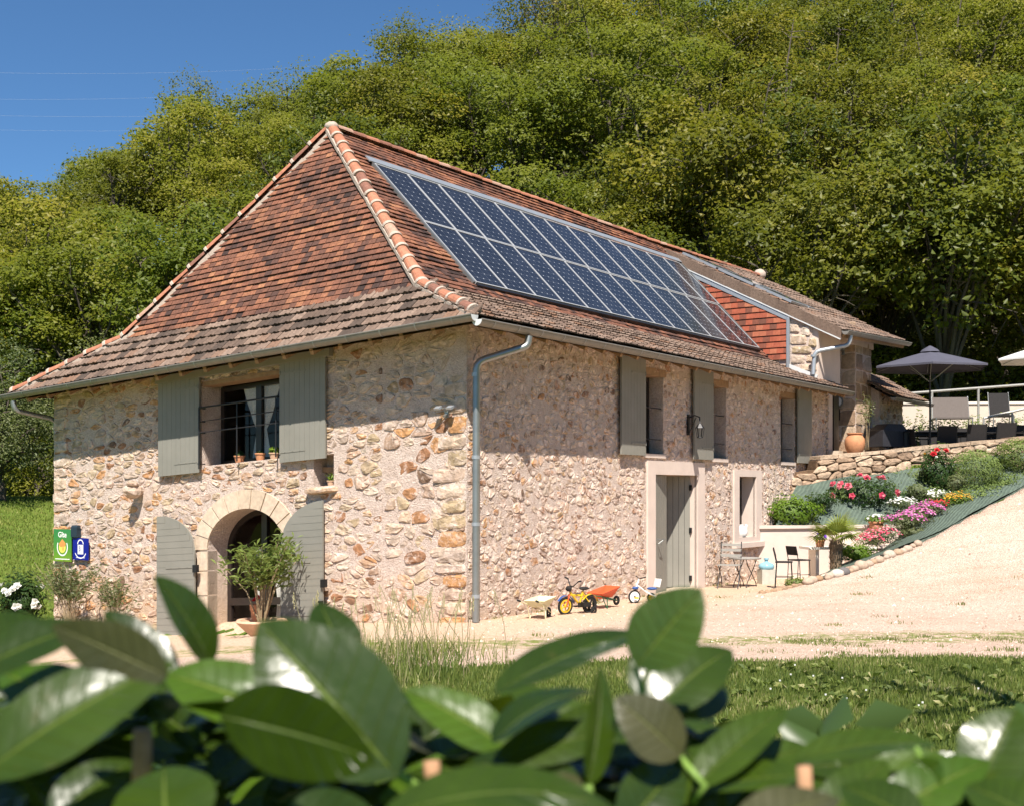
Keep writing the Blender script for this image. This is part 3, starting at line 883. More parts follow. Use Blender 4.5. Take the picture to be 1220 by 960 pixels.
# smooth rendered surrounds of the ground floor openings
def surround(a, b, c, d, hole, proud, name):
    m = MB(FR); h = hole
    o0 = -.04
    m.box(a, h[0], o0, proud, c, d); m.box(h[1], b, o0, proud, c, d)
    m.box(h[0], h[1], o0, proud, h[3], d)
    if h[2] > c: m.box(h[0], h[1], o0, proud, c, h[2])
    return m.build(name, M['render'], house)
surround(5.36, 7.68, -.3, 2.37, dr, .035, "door_surround")
surround(9.05, 10.45, .74, 2.26, sw, .035, "window_surround")
m = MB(FR); m.box(9.0, 10.55, 0, .10, .70, .80); m.build("window_sill", M['render'], house)

# ---- the other walls, floor and inside
m = MB(); m.box(0.02, 19.8, EW-.4, EW, -1.2, 4.0); m.box(19.4, 19.8, 0.5, EW-.4, -1.0, 4.6); m.build("wall", M['mortar'], house)
m = MB(); m.box(.2, 14.3, .2, EW-.2, 2.12, 2.2); m.box(.2,14.3,.2,EW-.2,-.95,-.62)
m.build("floor", M['wood'], house)
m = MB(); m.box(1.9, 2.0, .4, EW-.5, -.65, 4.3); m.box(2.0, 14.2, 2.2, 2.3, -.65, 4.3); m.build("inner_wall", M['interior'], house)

# ---- shutters: framed boards
def shutter(mapper, s0, s1, z0, z1, o0, name="shutter", arched=None, batten=False, parent=house, horiz=False):
    m = MB(mapper); n = max(4, int(round((s1-s0)/.105))); w = (s1-s0)/n
    def top(s):
        if arched is None: return z1
        h, e0, e1 = arched                      # rise, inner edge, outer edge
        t = min(1, max(0, (s-e0)/(e1-e0))); return z1 - h*(1-sqrt(max(0, 1-(1-t)**2)))
    m.tint = .5
    if arched is None:
        m.box(s0+.002, s1-.002, o0, o0+.022, z0, z1)
    else:
        k = 14; poly = [(s0, z0), (s1, z0)]+[(s1+(s0-s1)*i/k, top(s1+(s0-s1)*i/k)) for i in range(k+1)]
        m.prism(poly, o0, o0+.022)
    if not horiz:
        for i in range(n):
            a = s0+i*w+.0018; b_ = s0+(i+1)*w-.0018
            m.box(a, b_, o0+.02, o0+.034, z0, min(top(a), top(b_)))
    else:
        z = z0
        while z < z1-.02:
            zt = min(z+.105, z1)
            ss_ = [s for s in np.linspace(s0, s1, 24) if top(s) >= zt-.004]
            if ss_: m.box(min(ss_), max(ss_), o0+.02, o0+.030, z+.002, zt-.002)
            z = zt
    return m.build(name, M['paint'], parent)
shutter(FL, 5.27, 6.25, 2.47, 4.05, .05); shutter(FL, 2.55, 3.49, 2.49, 4.05, .05)
m = MB(FL); m.box(2.45, 6.3, .0, .11, 4.0, 4.2); m.build("lintel_board", M['paint'], house)
m = MB(FL); m.box(3.5, 5.34, -.30, .0, 3.86, 3.985); m.build("window_lintel", M['wood'], house)
# arched door leaves folded back against the wall
l1 = shutter(FL, 5.33, 6.23, -.2, 1.81, .10, "door_leaf", (.60, 5.33, 6.23), horiz=True)
l2 = shutter(FL, 2.56, 3.42, -.15, 1.86, .10, "door_leaf", (.62, 3.42, 2.56), horiz=True)
for L_, s, z in ((l1, 5.28, .92), (l2, 2.6, .30), (l2, 2.52, .62)):
    m = MB(FL); m.box(s-.04, s+.05, .11, .17, z-.06, z+.06); m.build("hinge", M['black_metal'], L_)
shutter(FR, 4.3, 5.17, 2.45, 4.1, .06); shutter(FR, 7.1, 7.94, 2.43, 4.1, .06); shutter(FR, 12.36, 13.2, 2.46, 4.1, .06)
for a, b_, c in ((w1[0]-.05, w1[1]+.1, 3.86), (w2[0]-.05, w2[1]+.1, 3.86), (w3[0]-.05, w3[1]+.1, 3.86)):
    m = MB(FR); m.box(a, b_, -.34, .012, c, c+.13); m.build("window_lintel", M['wood'], house)
for w_ in (w1, w2, w3):
    m = MB(FR); m.box(w_[0], w_[1]+.05, -.34, .03, w_[2]-.07, w_[2]); m.build("window_sill", M['render'], house)

# ---- windows
def window(mapper, s0, s1, z0, z1, o, parent=house, leaves=2, curtain=None, fw=.07, door=False):
    m = MB(mapper)
    m.box(s0, s0+fw, o-.06, o, z0, z1); m.box(s1-fw, s1, o-.06, o, z0, z1); m.box(s0+fw, s1-fw, o-.06, o, z1-fw, z1); m.box(s0+fw, s1-fw, o-.06, o, z0, z0+fw)
    n = leaves
    for i in range(1, n):
        s = s0+(s1-s0)*i/n; m.box(s-.06, s+.06, o-.055, o+.012, z0+fw, z1-fw)
    f = m.build("window", M['dark_wood'], parent)
    for i in range(n):
        a = s0+fw+(s1-s0-2*fw)*i/n+.004; b_ = s0+fw+(s1-s0-2*fw)*(i+1)/n-.004
        g = MB(mapper); g.add([(a,o-.03,z0+fw),(b_,o-.03,z0+fw),(b_,o-.03,z1-fw),(a,o-.03,z1-fw)], [(0,1,2,3)]); g.build("pane", M['glass'], f)
    return f
uw = window(FL, 3.53, 5.28, 2.585, 3.86, -.40)
def curtain(mapper, s0, s1, zt, zb, zk, o, side):
    """lace drape gathered at height zk"""
    m = MB(mapper); nu, nv = 26, 20; vs = []
    for j in range(nv+1):
        t = j/nv; z = zt+(zb-zt)*t
        wd = (s1-s0)*((.24+.76*((z-zk)/(zt-zk))**.85) if z > zk else (.24+.25*((zk-z)/(zk-zb))**.7)); c = s0+(s1-s0)*.5 if side == 0 else (s1-wd/2 if side > 0 else s0+wd/2)
        for i in range(nu+1):
            u = i/nu-.5; vs.append((c+u*wd, o-.02+.022*sin(i*1.9)+.008*sin(i*.7+j*.5), z))
    m.add(vs, [(j*(nu+1)+i, j*(nu+1)+i+1, (j+1)*(nu+1)+i+1, (j+1)*(nu+1)+i) for j in range(nv) for i in range(nu)])
    return m
cu = curtain(FL, 3.98, 4.86, 3.84, 2.62, 3.10, -.455, 0); cu.build("curtain", M['lace'], house, smooth='all')
cu = curtain(FL, 3.40, 3.92, 3.84, 2.75, 3.10, -.455, -1); cu.build("curtain", M['lace'], house, smooth='all')
# glazed arched door deep in the opening
m = MB(FL)
fr_o = -.42
outer = arc(ARC_A, ARC_R, 20)+[(ARC_S-ARC_A, -.25), (ARC_S+ARC_A, -.25)]
inner = arc(ARC_A-.09, ARC_R-.09, 20)+[(ARC_S-ARC_A+.09, -.16), (ARC_S+ARC_A-.09, -.16)]
n_ = len(outer); m.add([(p[0], fr_o, p[1]) for p in outer]+[(p[0], fr_o, p[1]) for p in inner]+[(p[0], fr_o-.06, p[1]) for p in inner],
      [(i, (i+1)%n_, n_+(i+1)%n_, n_+i) for i in range(n_)]+[(n_+i, n_+(i+1)%n_, 2*n_+(i+1)%n_, 2*n_+i) for i in range(n_)])
m.box(ARC_S-.06, ARC_S+.06, fr_o-.05, fr_o+.01, -.2, ARC_Z+ARC_R-.04)
m.box(ARC_S-ARC_A+.05, ARC_S+ARC_A-.05, fr_o-.045, fr_o+.006, .28, .40)
gd = m.build("glazed_door", M['dark_wood'], house)
for sg in (-1, 1):
    a, b_ = sorted((ARC_S+sg*.06, ARC_S+sg*(ARC_A-.07)))
    g = MB(FL); g.add([(a,fr_o-.03,-.16),(b_,fr_o-.03,-.16),(b_,fr_o-.03,1.6),(a,fr_o-.03,1.6)], [(0,1,2,3)]); g.build("pane", M['glass'], gd)
for s0_, s1_ in ((3.98, 4.25),(4.36,4.75)):
    cu = curtain(FL, s0_, s1_, 1.18, -.1, .35, -.54, 0); cu.build("curtain", M['lace'], gd, smooth='all')
m = MB(FL); m.box(ARC_S-ARC_A, ARC_S+ARC_A, -.45, .16, -.32, -.20); m.build("doorstep", M['dressed'], house)
for w_ in (w1, w2, w3):
    window(FR, w_[0]+.01, w_[1]-.01, w_[2], 3.86, -.27, leaves=1)
    cu = curtain(FR, w_[0]+.08, w_[1]-.08, 3.8, 2.55, 3.1, -.36, -1); cu.build("curtain", M['lace'], house, smooth='all')
window(FR, 9.3, 10.16, .9, 2.13, -.29, leaves=1)
# long wall door: a narrow leaf swung outward and the wide leaf set back
def strap(mapper, s0, s1, z, o, parent=house):
    m = MB(mapper); m.box(min(s0,s1), max(s0,s1), o, o+.007, z-.016, z+.016); m.tube([(s0,o+.008,z-.03),(s0,o+.008,z+.03)], .010, 6)
    for t_ in (.2,.5,.8): q = s0+(s1-s0)*t_; m.tube([(q,o+.006,z),(q,o+.012,z)], .007, 6)
    return m.build("strap_hinge", M['paint'], parent)
for (mp_, a_, b__, z0_, z1_, oo) in ((FL, 5.29, 5.85, 2.65, 3.85, .083),(FL, 3.47, 2.95, 2.65, 3.85, .083),(FR, 5.15, 4.65, 2.65, 3.85, .094),(FR, 7.92, 7.45, 2.65, 3.85, .094),(FR, 12.38, 12.85, 2.65, 3.85, .094)):
    for z_ in (z0_, z1_): strap(mp_, a_, b__, z_, oo)
for (a_, b__) in ((5.36, 6.0),(3.40, 2.8)):
    for z_ in (.15, .95): strap(FL, a_, b__, z_, .131)
def leaf_between(A_, B_, n, zc=1.075, h=2.09):
    A_ = V3(A_); B_ = V3(B_); m = MB(FR); dv = B_-A_; nrm = V3((-dv.y, dv.x, 0)).normalized()
    if nrm.y < 0: nrm = -nrm
    for i in range(n):
        p = A_+dv*(i/n)+dv.normalized()*.003; q = A_+dv*((i+1)/n)-dv.normalized()*.003
        m.bar((p.x, p.y, zc), (q.x, q.y, zc), .036, h)
    m.bar((A_.x-nrm.x*.03, A_.y-nrm.y*.03, zc), (B_.x-nrm.x*.03, B_.y-nrm.y*.03, zc), .03, h-.004)
    return m.build("door_leaf", M['paint'], house)
V3 = lambda p: Vector((p[0], p[1], p[2] if len(p) > 2 else 0))
dl2 = leaf_between((5.67,-.02), (6.40,-.15), 6)
dl = leaf_between((7.37,-.13), (6.86,-.84), 8)
for z in (.15, 1.05, 1.85):
    h_ = MB(FR); h_.box(7.33, 7.385, -.13, -.09, z, z+.10); h_.build("hinge", M['black_metal'], dl)
m = MB(FR); m.tube([(5.76,.0,.98),(5.76,.08,.98),(5.93,.06,.98),(5.86,-.02,.90)], .010, 6); m.build("handle", M['zinc'], dl2)
m = MB(FR); m.box(5.65, 7.38, -.36, .0, -.05, .03); m.build("doorstep", M['dressed'], house)
# iron railing of the end window
m = MB(FL)
for z, r_ in ((3.50, .016), (3.28, .009), (3.10, .009)):
    m.tube([(5.22, .0, z), (5.22, .13, z), (3.50, .13, z), (3.50, .0, z)], r_, 6)
m.tube([(5.22,.13,2.52),(5.22,.13,3.5)], .013, 6); m.tube([(5.22,.13,2.6),(5.22,.0,2.6)], .01, 6); m.tube([(4.36,.13,2.58),(4.36,.13,3.5)], .011, 6); m.tube([(3.52,.13,2.58),(3.52,.13,3.5)], .011, 6)
m.build("window_railing", M['black_metal'], house)
for w_ in (w1, w2, w3):
    m = MB(FR); m.tube([(w_[0]+.02,-.04,3.30),(w_[1]-.02,-.04,3.30)], .012, 6); m.tube([(w_[0]+.02,-.04,2.75),(w_[1]-.02,-.04,2.75)], .009, 6)
    m.box(w_[0]+.04, w_[0]+.10, -.09, -.02, 2.5, 3.34)
    m.build("window_railing", M['black_metal'], house)
# ------------------------------------------------------------------ roof
V = Vector
APEX = V((1.57, 3.9, 7.84))
KR = V((.2, .95, 4.80)); KL = V((.2, 7.4, 4.47)); ER = V((-.55, -.55, 4.14)); EL = V((-.55, 9.62, 3.52))
def lerp(a, b, t): return a*(1-t)+b*t
def plate(mb, p, W, U, Nn, w, l, th, lift, r, rib=False, jit=.004):
    """one tile: lower edge raised, upper edge tucked under the next course"""
    a = p + Nn*(lift + r.uniform(-jit, jit)); dz = Nn*r.uniform(-jit, jit)
    U = (U + W*r.uniform(-.025, .025)).normalized()
    bl, br = a, a + W*w + dz
    tl, tr = a + U*l - Nn*lift, a + W*w + U*l - Nn*lift + dz
    T = Nn*th
    mb.add([bl, br, tr, tl, bl+T, br+T, tr+T, tl+T], [(4,5,6,7),(0,1,5,4),(1,2,6,5),(3,0,4,7)])
    if rib:
        q0 = bl+T; q1 = tl+T; h = Nn*.020
        mb.add([q0+W*(w*.62), q0+W*(w*.80)+h, q0+W*w, q1+W*(w*.62), q1+W*(w*.80)+h, q1+W*w, q0+W*w-T], [(0,1,4,3),(1,2,5,4),(0,2,1)])
        mb.add([q0, q0+W*(w*.10)+h*.55, q0+W*(w*.22), q1, q1+W*(w*.10)+h*.55, q1+W*(w*.22)], [(0,1,4,3),(1,2,5,4),(0,2,1)])
def patch_noise(a, b):
    return .5+.5*sin(a*1.7+1.3*sin(b*2.1))*cos(b*1.9+sin(a*.9))
def tiles(name_part, name_stuff, parent, rowL, rowR, nrows, w, th, lift, mat, n_single, seed, skip=None, rib=False, over=1.7, sort=None, clipR=None, tint=None, f0=0.0):
    """rowL(f), rowR(f): ends of the course at height fraction f"""
    r = random.Random(seed); lst = []
    for k in range(nrows):
        f = f0 + (1-f0)*k/nrows; f2 = f0 + (1-f0)*(k+1)/nrows
        A = rowL(f); B = rowR(f); A2 = rowL(f2); B2 = rowR(f2)
        Wd = (B-A); Lr = Wd.length
        if Lr < .05: continue
        W = Wd.normalized(); mid = ((A2+B2)/2 - (A+B)/2); U = (mid - W*mid.dot(W)); ex = U.length; U.normalize()
        Nn = W.cross(U).normalized()
        if Nn.z < 0: Nn = -Nn
        s = -(w*.5 if k % 2 else 0)+r.uniform(-.02,.02)
        while s < Lr:
            ww = w*r.uniform(.96, 1.0)
            a = max(s, 0.0); e = min(s+ww, Lr)
            if e-a > .03:
                p = A + W*a
                if not (skip and skip(p + W*(e-a)/2, f)):
                    sag = 0.012*sin(k*.8+s*.5)
                    lst.append((p + Nn*sag, W, U, Nn, e-a-.004, ex*over, r.uniform(0, 1), k, s))
            s += w
    if sort: lst.sort(key=sort)
    rest = MB()
    for i, (p, W, U, Nn, ww, ll, tt, k, s) in enumerate(lst):
        t = tt if tint is None else tint(tt, k, s, p)
        mb = rest if i >= n_single else MB()
        mb.tint = t
        plate(mb, p, W, U, Nn, ww, ll, th*r.uniform(.85, 1.2), lift, r, rib)
        if i < n_single: mb.build(name_part, mat, parent)
    if rest.v: rest.build(name_stuff, mat, parent, kind='stuff')

# decks under the tiles
def deck(name, pts, faces, mat='deck'):
    m = MB(); m.add(pts, faces); return m.build(name, M[mat], house)
dn = V((0,0,-.05))
END_RIDGE = V((19.8, 3.9, 7.95))
roof_end = deck("end_roof", [ER+dn, EL+dn, KL+dn, KR+dn, APEX+dn], [(0,3,2,1),(3,4,2)])
roof_main = deck("long_roof", [ER+dn, V((14.35,-.55,4.14))+dn, V((14.35,-.1,4.34))+dn, V((13.45,-.1,4.34))+dn, V((13.45,.95,4.80))+dn, KR+dn, V((13.45,3.9,7.84))+dn, APEX+dn],
                 [(0,1,2,3,4,5),(5,4,6,7)])
m = MB(); m.tint = .5
RR0, RR1 = V((19.8,9.7,3.5)), V((19.8,7.5,4.6))
for i in range(40):            # rear slope, coursed, flatter over the eaves
    def rl(f): return lerp(EL, KL, f*5) if f < .2 else lerp(KL, APEX, (f-.2)/.8)
    def rr_(f): return lerp(RR0, RR1, f*5) if f < .2 else lerp(RR1, END_RIDGE, (f-.2)/.8)
    f = i/40; f2 = (i+1)/40; u = V((0,0,.02)); m.tint = rnd.random()*.6+.2
    m.add([rr_(f)+u, rl(f)+u, rl(f2), rr_(f2), rr_(f), rl(f)], [(0,1,2,3),(4,5,1,0)])
m.add([V((19.8,9.7,3.5)), V((19.8,.9,4.7)), END_RIDGE], [(0,1,2)])
m.build("rear_roof", M['red_tile'], house)

redt = lambda tt, k, s, p: min(1, max(0, .12+.62*tt+.34*(patch_noise(s*1.1, k*.33)-.45) ))
# end roof: brown interlocking tiles below, old red plain tiles above
tiles("roof_tile", "brown_tiles", roof_end, lambda f: lerp(EL, KL, f), lambda f: lerp(ER, KR, f), 5, .235, .018, .045, M['brown_tile'], 190, 51, rib=True, over=1.25, tint=lambda tt,k,s,p: tt)
tiles("roof_tile", "old_red_tiles", roof_end, lambda f: lerp(KL, APEX, f), lambda f: lerp(KR, APEX, f), 34, .145, .014, .040, M['red_tile'], 70, 52, over=1.8, tint=redt, f0=-.01)
# long roof
def mainL(f): return lerp(KR, APEX, f)
def mainR(f): return V((13.35, .95+2.95*f, 4.80+3.04*f))
def under_array(p, f): return 2.15 < p.x < 12.8 and 1.35 < p.y < 2.98
def redt2(tt, k, s, p): return min(1, max(0, redt(tt, k, s, p)+(-.12 if p.y < 1.5 else 0)+.05*(p.y > 3)))
tiles("roof_tile", "old_red_tiles", roof_main, mainL, mainR, 38, .155, .014, .036, M['red_tile'], 0, 53, skip=under_array, over=1.8, tint=redt2, f0=-.02)
tiles("roof_tile", "brown_tiles", roof_main, lambda f: lerp(ER, KR, f), lambda f: V((14.33 if f < .26 else 13.42, -.55+1.5*f, 4.14+.66*f)), 9, .215, .016, .036, M['brown_tile'], 40, 54, rib=True, over=1.3, tint=lambda tt,k,s,p: min(1, tt*.85+.22))
# remaining stretch of the main roof beyond the wing
tiles("roof_tile", "old_red_tiles", roof_main, lambda f: V((13.35,3.3+.6*f,7.22+.62*f)), lambda f: V((19.8-.2*(1-f)*0,3.3+.6*f,7.30+.65*f)), 7, .16, .014, .024, M['red_tile'], 0, 55, over=1.5, tint=redt2)
m = MB(); m.add([V((13.35,3.2,7.05)),V((19.9,3.2,7.12)),V((19.8,3.9,7.92)),V((13.35,3.9,7.80))], [(0,1,2,3)])
m.add([V((19.9,3.2,7.12)),V((19.8,3.9,7.92)),V((20.6,3.9,7.0)),V((20.6,3.2,6.6))], [(0,1,2,3)]); m.build("roof_deck", M['deck'], roof_main)

# barrel tiles on hips and ridge
def barrel(length, r0, r1, tint, collar=True, n=8):
    m = MB(); m.tint = tint; vs = []
    for (x, rad) in ((0, r1), (length, r0)):
        for k in (1, .86):
            for i in range(n+1):
                a = pi*i/n; vs.append((x, -cos(a)*rad*k, sin(a)*rad*k*.9))
    L = n+1
    fs = [(i, i+1, 2*L+i+1, 2*L+i) for i in range(n)] + [(L+i, 3*L+i, 3*L+i+1, L+i+1) for i in range(n)] + [(i, L+i, L+i+1, i+1) for i in range(n)] + [(2*L+i, 2*L+i+1, 3*L+i+1, 3*L+i) for i in range(n)]
    m.add(vs, fs)
    if collar:
        m.m = 1
        vs = []
        for (x, rad) in ((-.02, r1*1.03), (.02, r1*1.07), (.04, r1*.98)):
            for i in range(n+1):
                a = pi*i/n; vs.append((x, -cos(a)*rad, sin(a)*rad*.92))
        m.add(vs, [(j*L+i, j*L+i+1, (j+1)*L+i+1, (j+1)*L+i) for j in range(2) for i in range(n)]+[tuple(range(L))])
    return m.mesh("hip_tile", [M['ridge'], M['cement']])
var = [barrel(.38, .08, .105, t) for t in (.05, .35, .5, .65, .8, .95)]
low = [barrel(.36, .08, .095, t, False) for t in (.1, .35, .5, .65, .8, .95)]
def run(name, A, B, parent, meshes, step=.29, up=V((0,0,1)), lift=.03, seed=1):
    r = random.Random(seed); d = B-A; L = d.length; d.normalize(); n = max(1, int(round(L/step))); st = L/n
    side = up.cross(d).normalized(); upv = d.cross(side).normalized()
    for i in range(n):
        o = link(name, r.choice(meshes), parent)
        p = A + d*(st*i) + upv*lift
        X = d; rot = Matrix((X, side, upv)).transposed().to_4x4()
        o.matrix_local = Matrix.Translation(p + upv*r.uniform(-.006, .006)) @ rot @ Matrix.Rotation(r.uniform(-.05,.05), 4, 'Z')
run("hip_tile", V((-.42,-.42,4.22)), KR, roof_end, var, .31, seed=2)
run("hip_tile", KR, APEX, roof_end, var, .30, seed=3)
run("hip_tile", V((-.52, 9.5, 3.56)), KL, roof_end, var, .42, seed=4)
run("hip_tile", KL, APEX, roof_end, var, .42, seed=5)
run("ridge_tile", V((13.4,3.9,7.86)), APEX + V((0.1,0,.02)), roof_main, low, .34, lift=.015, seed=6)
run("ridge_tile", V((19.8,3.9,7.97)), V((13.4,3.9,7.86)), roof_main, low, .36, lift=.015, seed=7)
m = MB(); m.ball(APEX+V((0,0,.05)), .12, .12, .09, 10, 6, .05, rnd); m.build("ridge_mortar", M['cement'], roof_main, smooth='all')
m = MB(); m.ball(END_RIDGE+V((0,0,.08)), .2, .2, .17, 8, 5, .06, rnd); m.build("ridge_mortar", M['cement'], roof_main, smooth='all')
# mortar fillet under the left-hand hip run and the near hip
m = MB()
def fillet(A, B, off, w, n=18, seed=1):
    r = random.Random(seed); d = (B-A)
    for i in range(n):
        a = A + d*(i/n); b_ = A + d*((i+1)/n)
        m.bar(a+off, b_+off, w*r.uniform(.8, 1.15), w*r.uniform(.7, 1.1))
fillet(V((-.52,9.5,3.56)), KL, V((0,-.11,.02)), .10, 7); fillet(KL, APEX, V((0,-.12,0)), .10, 20, 2)
fillet(KR, APEX, V((-.07,.05,.0)), .055, 24, 3); fillet(V((-.45,-.45,4.2)), KR, V((-.06,.06,.0)), .06, 8, 4)
m.build("hip_mortar", M['cement'], roof_end)

# ---- gutters: half round troughs with beaded rim, end caps and brackets
def gutter(A, B, r, mat, name="gutter", parent=house, cap_mat=None, nb=0, out=V((1,0,0))):
    A = V(A); B = V(B); d = (B-A).normalized(); up = V((0,0,1)); side = d.cross(up).normalized()
    m = MB(); n = 10; vs = []
    for p in (A, B):
        for k in (1, .9):
            for i in range(n+1):
                a = pi*i/n; vs.append(p - side*cos(a)*r*k - up*sin(a)*r*k)
    L = n+1
    m.add(vs, [(i, i+1, 2*L+i+1, 2*L+i) for i in range(n)] + [(L+i, 3*L+i, 3*L+i+1, L+i+1) for i in range(n)])
    for sgn in (-1, 1):
        m.tube([A+side*sgn*r*.97, B+side*sgn*r*.97], .012, 6)
    g = m.build(name, mat, parent)
    for p, e in ((A, -1), (B, 1)):
        c = MB(); vs = [p + d*e*.004 - side*cos(pi*i/n)*r - up*sin(pi*i/n)*r for i in range(n+1)]
        c.add(vs, [tuple(range(n+1))]); vs2 = [v - d*e*.012 for v in vs]; c.add(vs2, [tuple(range(n, -1, -1))]); c.build("end_cap", cap_mat or mat, g)
    k = max(2, int((B-A).length/.6))
    for j in range(k):
        p = lerp(A, B, (j+.5)/k); vs = []; c = MB()
        for q in (p, p+d*.025):
            for i in range(n+1):
                a = pi*i/n; vs.append(q - side*cos(a)*(r+.006) - up*sin(a)*(r+.006))
        c.add(vs, [(i, i+1, L+i+1, L+i) for i in range(n)]); c.build("bracket", M['zinc'], g)
    return g
gutter((-.63,-.58,4.16), (-.63,9.95,3.50), .082, M['zinc_brown'], cap_mat=M['white_flash'])
gutter((-.60,-.60,4.10), (14.40,-.60,4.115), .082, M['zinc_brown'], cap_mat=M['white_flash'])
# boards and rafter feet under the eaves
m = MB(); 
m.add([(-.52,-.5,4.06),(-.52,9.6,3.43),(.02,9.2,3.68),(.02,-.1,4.30)], [(0,1,2,3)])
m.add([(-.5,-.52,4.02),(14.3,-.52,4.04),(14.3,.02,4.30),(-.1,.02,4.30)], [(0,1,2,3)])
m.build("eaves_board", M['wood'], house)
m = MB()
for i in range(26): x = .2+i*.56; m.bar((x,-.5,4.02),(x,.02,4.26), .07, .09)
for i in range(17): y = .2+i*.56; m.bar((-.5,y,4.02-.063*y),(.02,y,4.26-.063*y), .07, .09)
m.build("rafter_feet", M['wood'], house)

# ---- rainwater pipes
def pipe(pts, r, mat, name="downpipe", rings=(), parent=house):
    # rounded elbows
    P = [V(p) for p in pts]; out = [P[0]]
    for i in range(1, len(P)-1):
        a = (P[i-1]-P[i]); b_ = (P[i+1]-P[i]); k = min(.12, a.length*.45, b_.length*.45)
        a.normalize(); b_.normalize()
        for t in (0, .33, .67, 1):
            p = (P[i]+a*k)*(1-t)**2 + P[i]*2*t*(1-t) + (P[i]+b_*k)*t*t; out.append(p)
    out.append(P[-1])
    m = MB(); m.tube(out, r, 12); g = m.build(name, mat, parent, smooth=True)
    for z in rings:
        c = MB(); c.tube([V((P[-1].x, P[-1].y, z)), V((P[-1].x, P[-1].y, z+.05))], r+.008, 12); c.build("collar", M['zinc_light'], g)
    return g
pipe([(.62,-.63,4.0),(.60,-.62,3.86),(.05,-.13,3.62),(.05,-.12,.02)], .052, M['zinc'], rings=(3.42, 2.28, 1.35, .35))
pipe([(-.62,9.4,3.42),(-.6,9.38,3.25),(.1,9.2,3.12),(.15,9.2,2.6),(.15,9.2,-.6)], .05, M['zinc'])

# ------------------------------------------------------------------ wing with its own roof
XW = 13.42
def rake(y): return 5.42+(y+.75)*.512
E0, E1 = V((XW-.06, -.75, 5.42)), V((18.05, -.75, 5.62)); T0, T1 = V((XW-.06, 3.65, 7.67)), V((18.05, 3.65, 7.86))
m = MB(); m.add([E0+dn, E1+dn, T1+dn, T0+dn], [(0,1,2,3)])
m.add([E0+V((.02,.02,-.16)), E1+V((-.02,.02,-.16)), V((18.0,.3,5.95)), V((XW,.3,5.75))], [(0,1,2,3)])
m.add([E0+dn, E1+dn, E1+V((-.02,.02,-.16)), E0+V((.02,.02,-.16))], [(0,1,2,3)])
wing = m.build("wing_roof", M['wood'], house)
tiles("roof_tile", "brown_tiles", wing, lambda f: lerp(E0, T0, f), lambda f: lerp(E1, T1, f), 22, .215, .016, .028, M['brown_tile'], 0, 61, rib=True, over=1.3, tint=lambda tt,k,s,p: min(1, tt*.85+.2))
r_ = random.Random(9)
for i in range(14):
    y0 = -.72+i*.31; y1 = y0+.325; m = MB(); m.tint = r_.uniform(.45,.7)
    m.add([(XW-.075-.002*(i%2), y0, rake(y0)-.20), (XW-.075-.002*(i%2), y1, rake(y1)-.20), (XW-.075-.002*(i%2), y1, rake(y1)+.04), (XW-.075-.002*(i%2), y0, rake(y0)+.05),
           (XW+.08, y0, rake(y0)+.05), (XW+.08, y1, rake(y1)+.04), (XW-.05, y0, rake(y0)-.20), (XW-.05, y1, rake(y1)-.20)], [(0,1,2,3),(3,2,5,4),(0,6,7,1),(0,3,4,6)])
    m.build("verge_tile", M['brown_tile'], wing)
m = MB()
m.bar((XW-.045, 3.55, rake(3.55)-.27), (XW-.045, .55, rake(.55)-.27), .03, .13, (0,0,1)); m.build("zinc_flashing", M['zinc_light'], wing)
m = MB(); m.bar((XW-.05, 3.55, rake(3.55)-.215), (XW-.05, -.7, rake(-.7)-.215), .05, .028); m.build("white_flashing", M['white_flash'], wing)
gutter(E0+V((-.05,-.08,-.02)), E1+V((.1,-.08,-.02)), .08, M['zinc_brown'], parent=house)
# pale collector panels lying along the near edge of the wing roof
slope = V((0, 1, .512)).normalized(); nw = V((0,-.512,1)).normalized()
for i in range(2):
    for k in range(3):
        m = MB(); a = V((XW+.35+i*1.15, .65+k*.95, rake(.65+k*.95)))+nw*.10
        m.bar(a+V((.5,0,0)), a+slope*1.0+V((.5,0,0)), 1.05, .05, nw); f = m.build("roof_panel", M['zinc_light'], wing)
        m = MB(); m.bar(a+nw*.03+V((.5,0,0))+slope*.05, a+slope*.93+nw*.03+V((.5,0,0)), .93, .012, nw); m.build("glazing", M['glass'], f)
# cheek wall: red tile hanging, then stone
def roofz(y): return 4.80+(y-.95)*1.03 if y > .95 else 4.14+(y+.55)*.44
pts = [(XW+.0, 3.2, roofz(3.2)-.1), (XW, .95, 4.6), (XW, -.02, 4.2), (XW, -.02, rake(-.02)-.25), (XW, 3.2, rake(3.2)-.25)]
m = MB(); m.add(pts, [(0,1,2,3,4)]); cheek = m.build("cheek_wall", M['mortar'], house)
z = 4.86; row = 0; rest = MB()
while z < 7.1:
    # horizontal extent of this course: from the roof surface to the rake
    ya = max(.56, (z+.25-5.42)/.512-.75 + .25 if z+.25 > rake(.56) else .56)
    yb = (z-4.80)/1.03+.95+.02
    ya = max(.56, (z+.36-5.42)/.512-.75)
    if yb > ya+.05:
        s = ya - (.085 if row % 2 else 0)
        while s < yb:
            a = max(ya, s); e = min(s+.168, yb)
            if e-a > .02:
                mb = MB(); mb.tint = r_.random()
                x0 = XW-.045
                mb.add([(x0-.012, a, z), (x0-.012, e, z), (x0+.018, e, z+.20), (x0+.018, a, z+.20), (x0, a, z), (x0, e, z)], [(0,1,2,3),(0,4,5,1)])
                mb.build("hanging_tile", M['new_tile'], cheek)
            s += .17
    z += .142; row += 1
m = MB(); m.box(XW-.07, XW-.005, .50, .57, roofz(.53)+.02, rake(.53)-.25); m.build("zinc_corner", M['zinc_light'], cheek)
m = MB(); m.bar((XW-.05, .52, roofz(.52)+.09), (XW-.05, -.16, roofz(-.16)+.10), .03, .09); m.build("white_flashing", M['white_flash'], cheek)
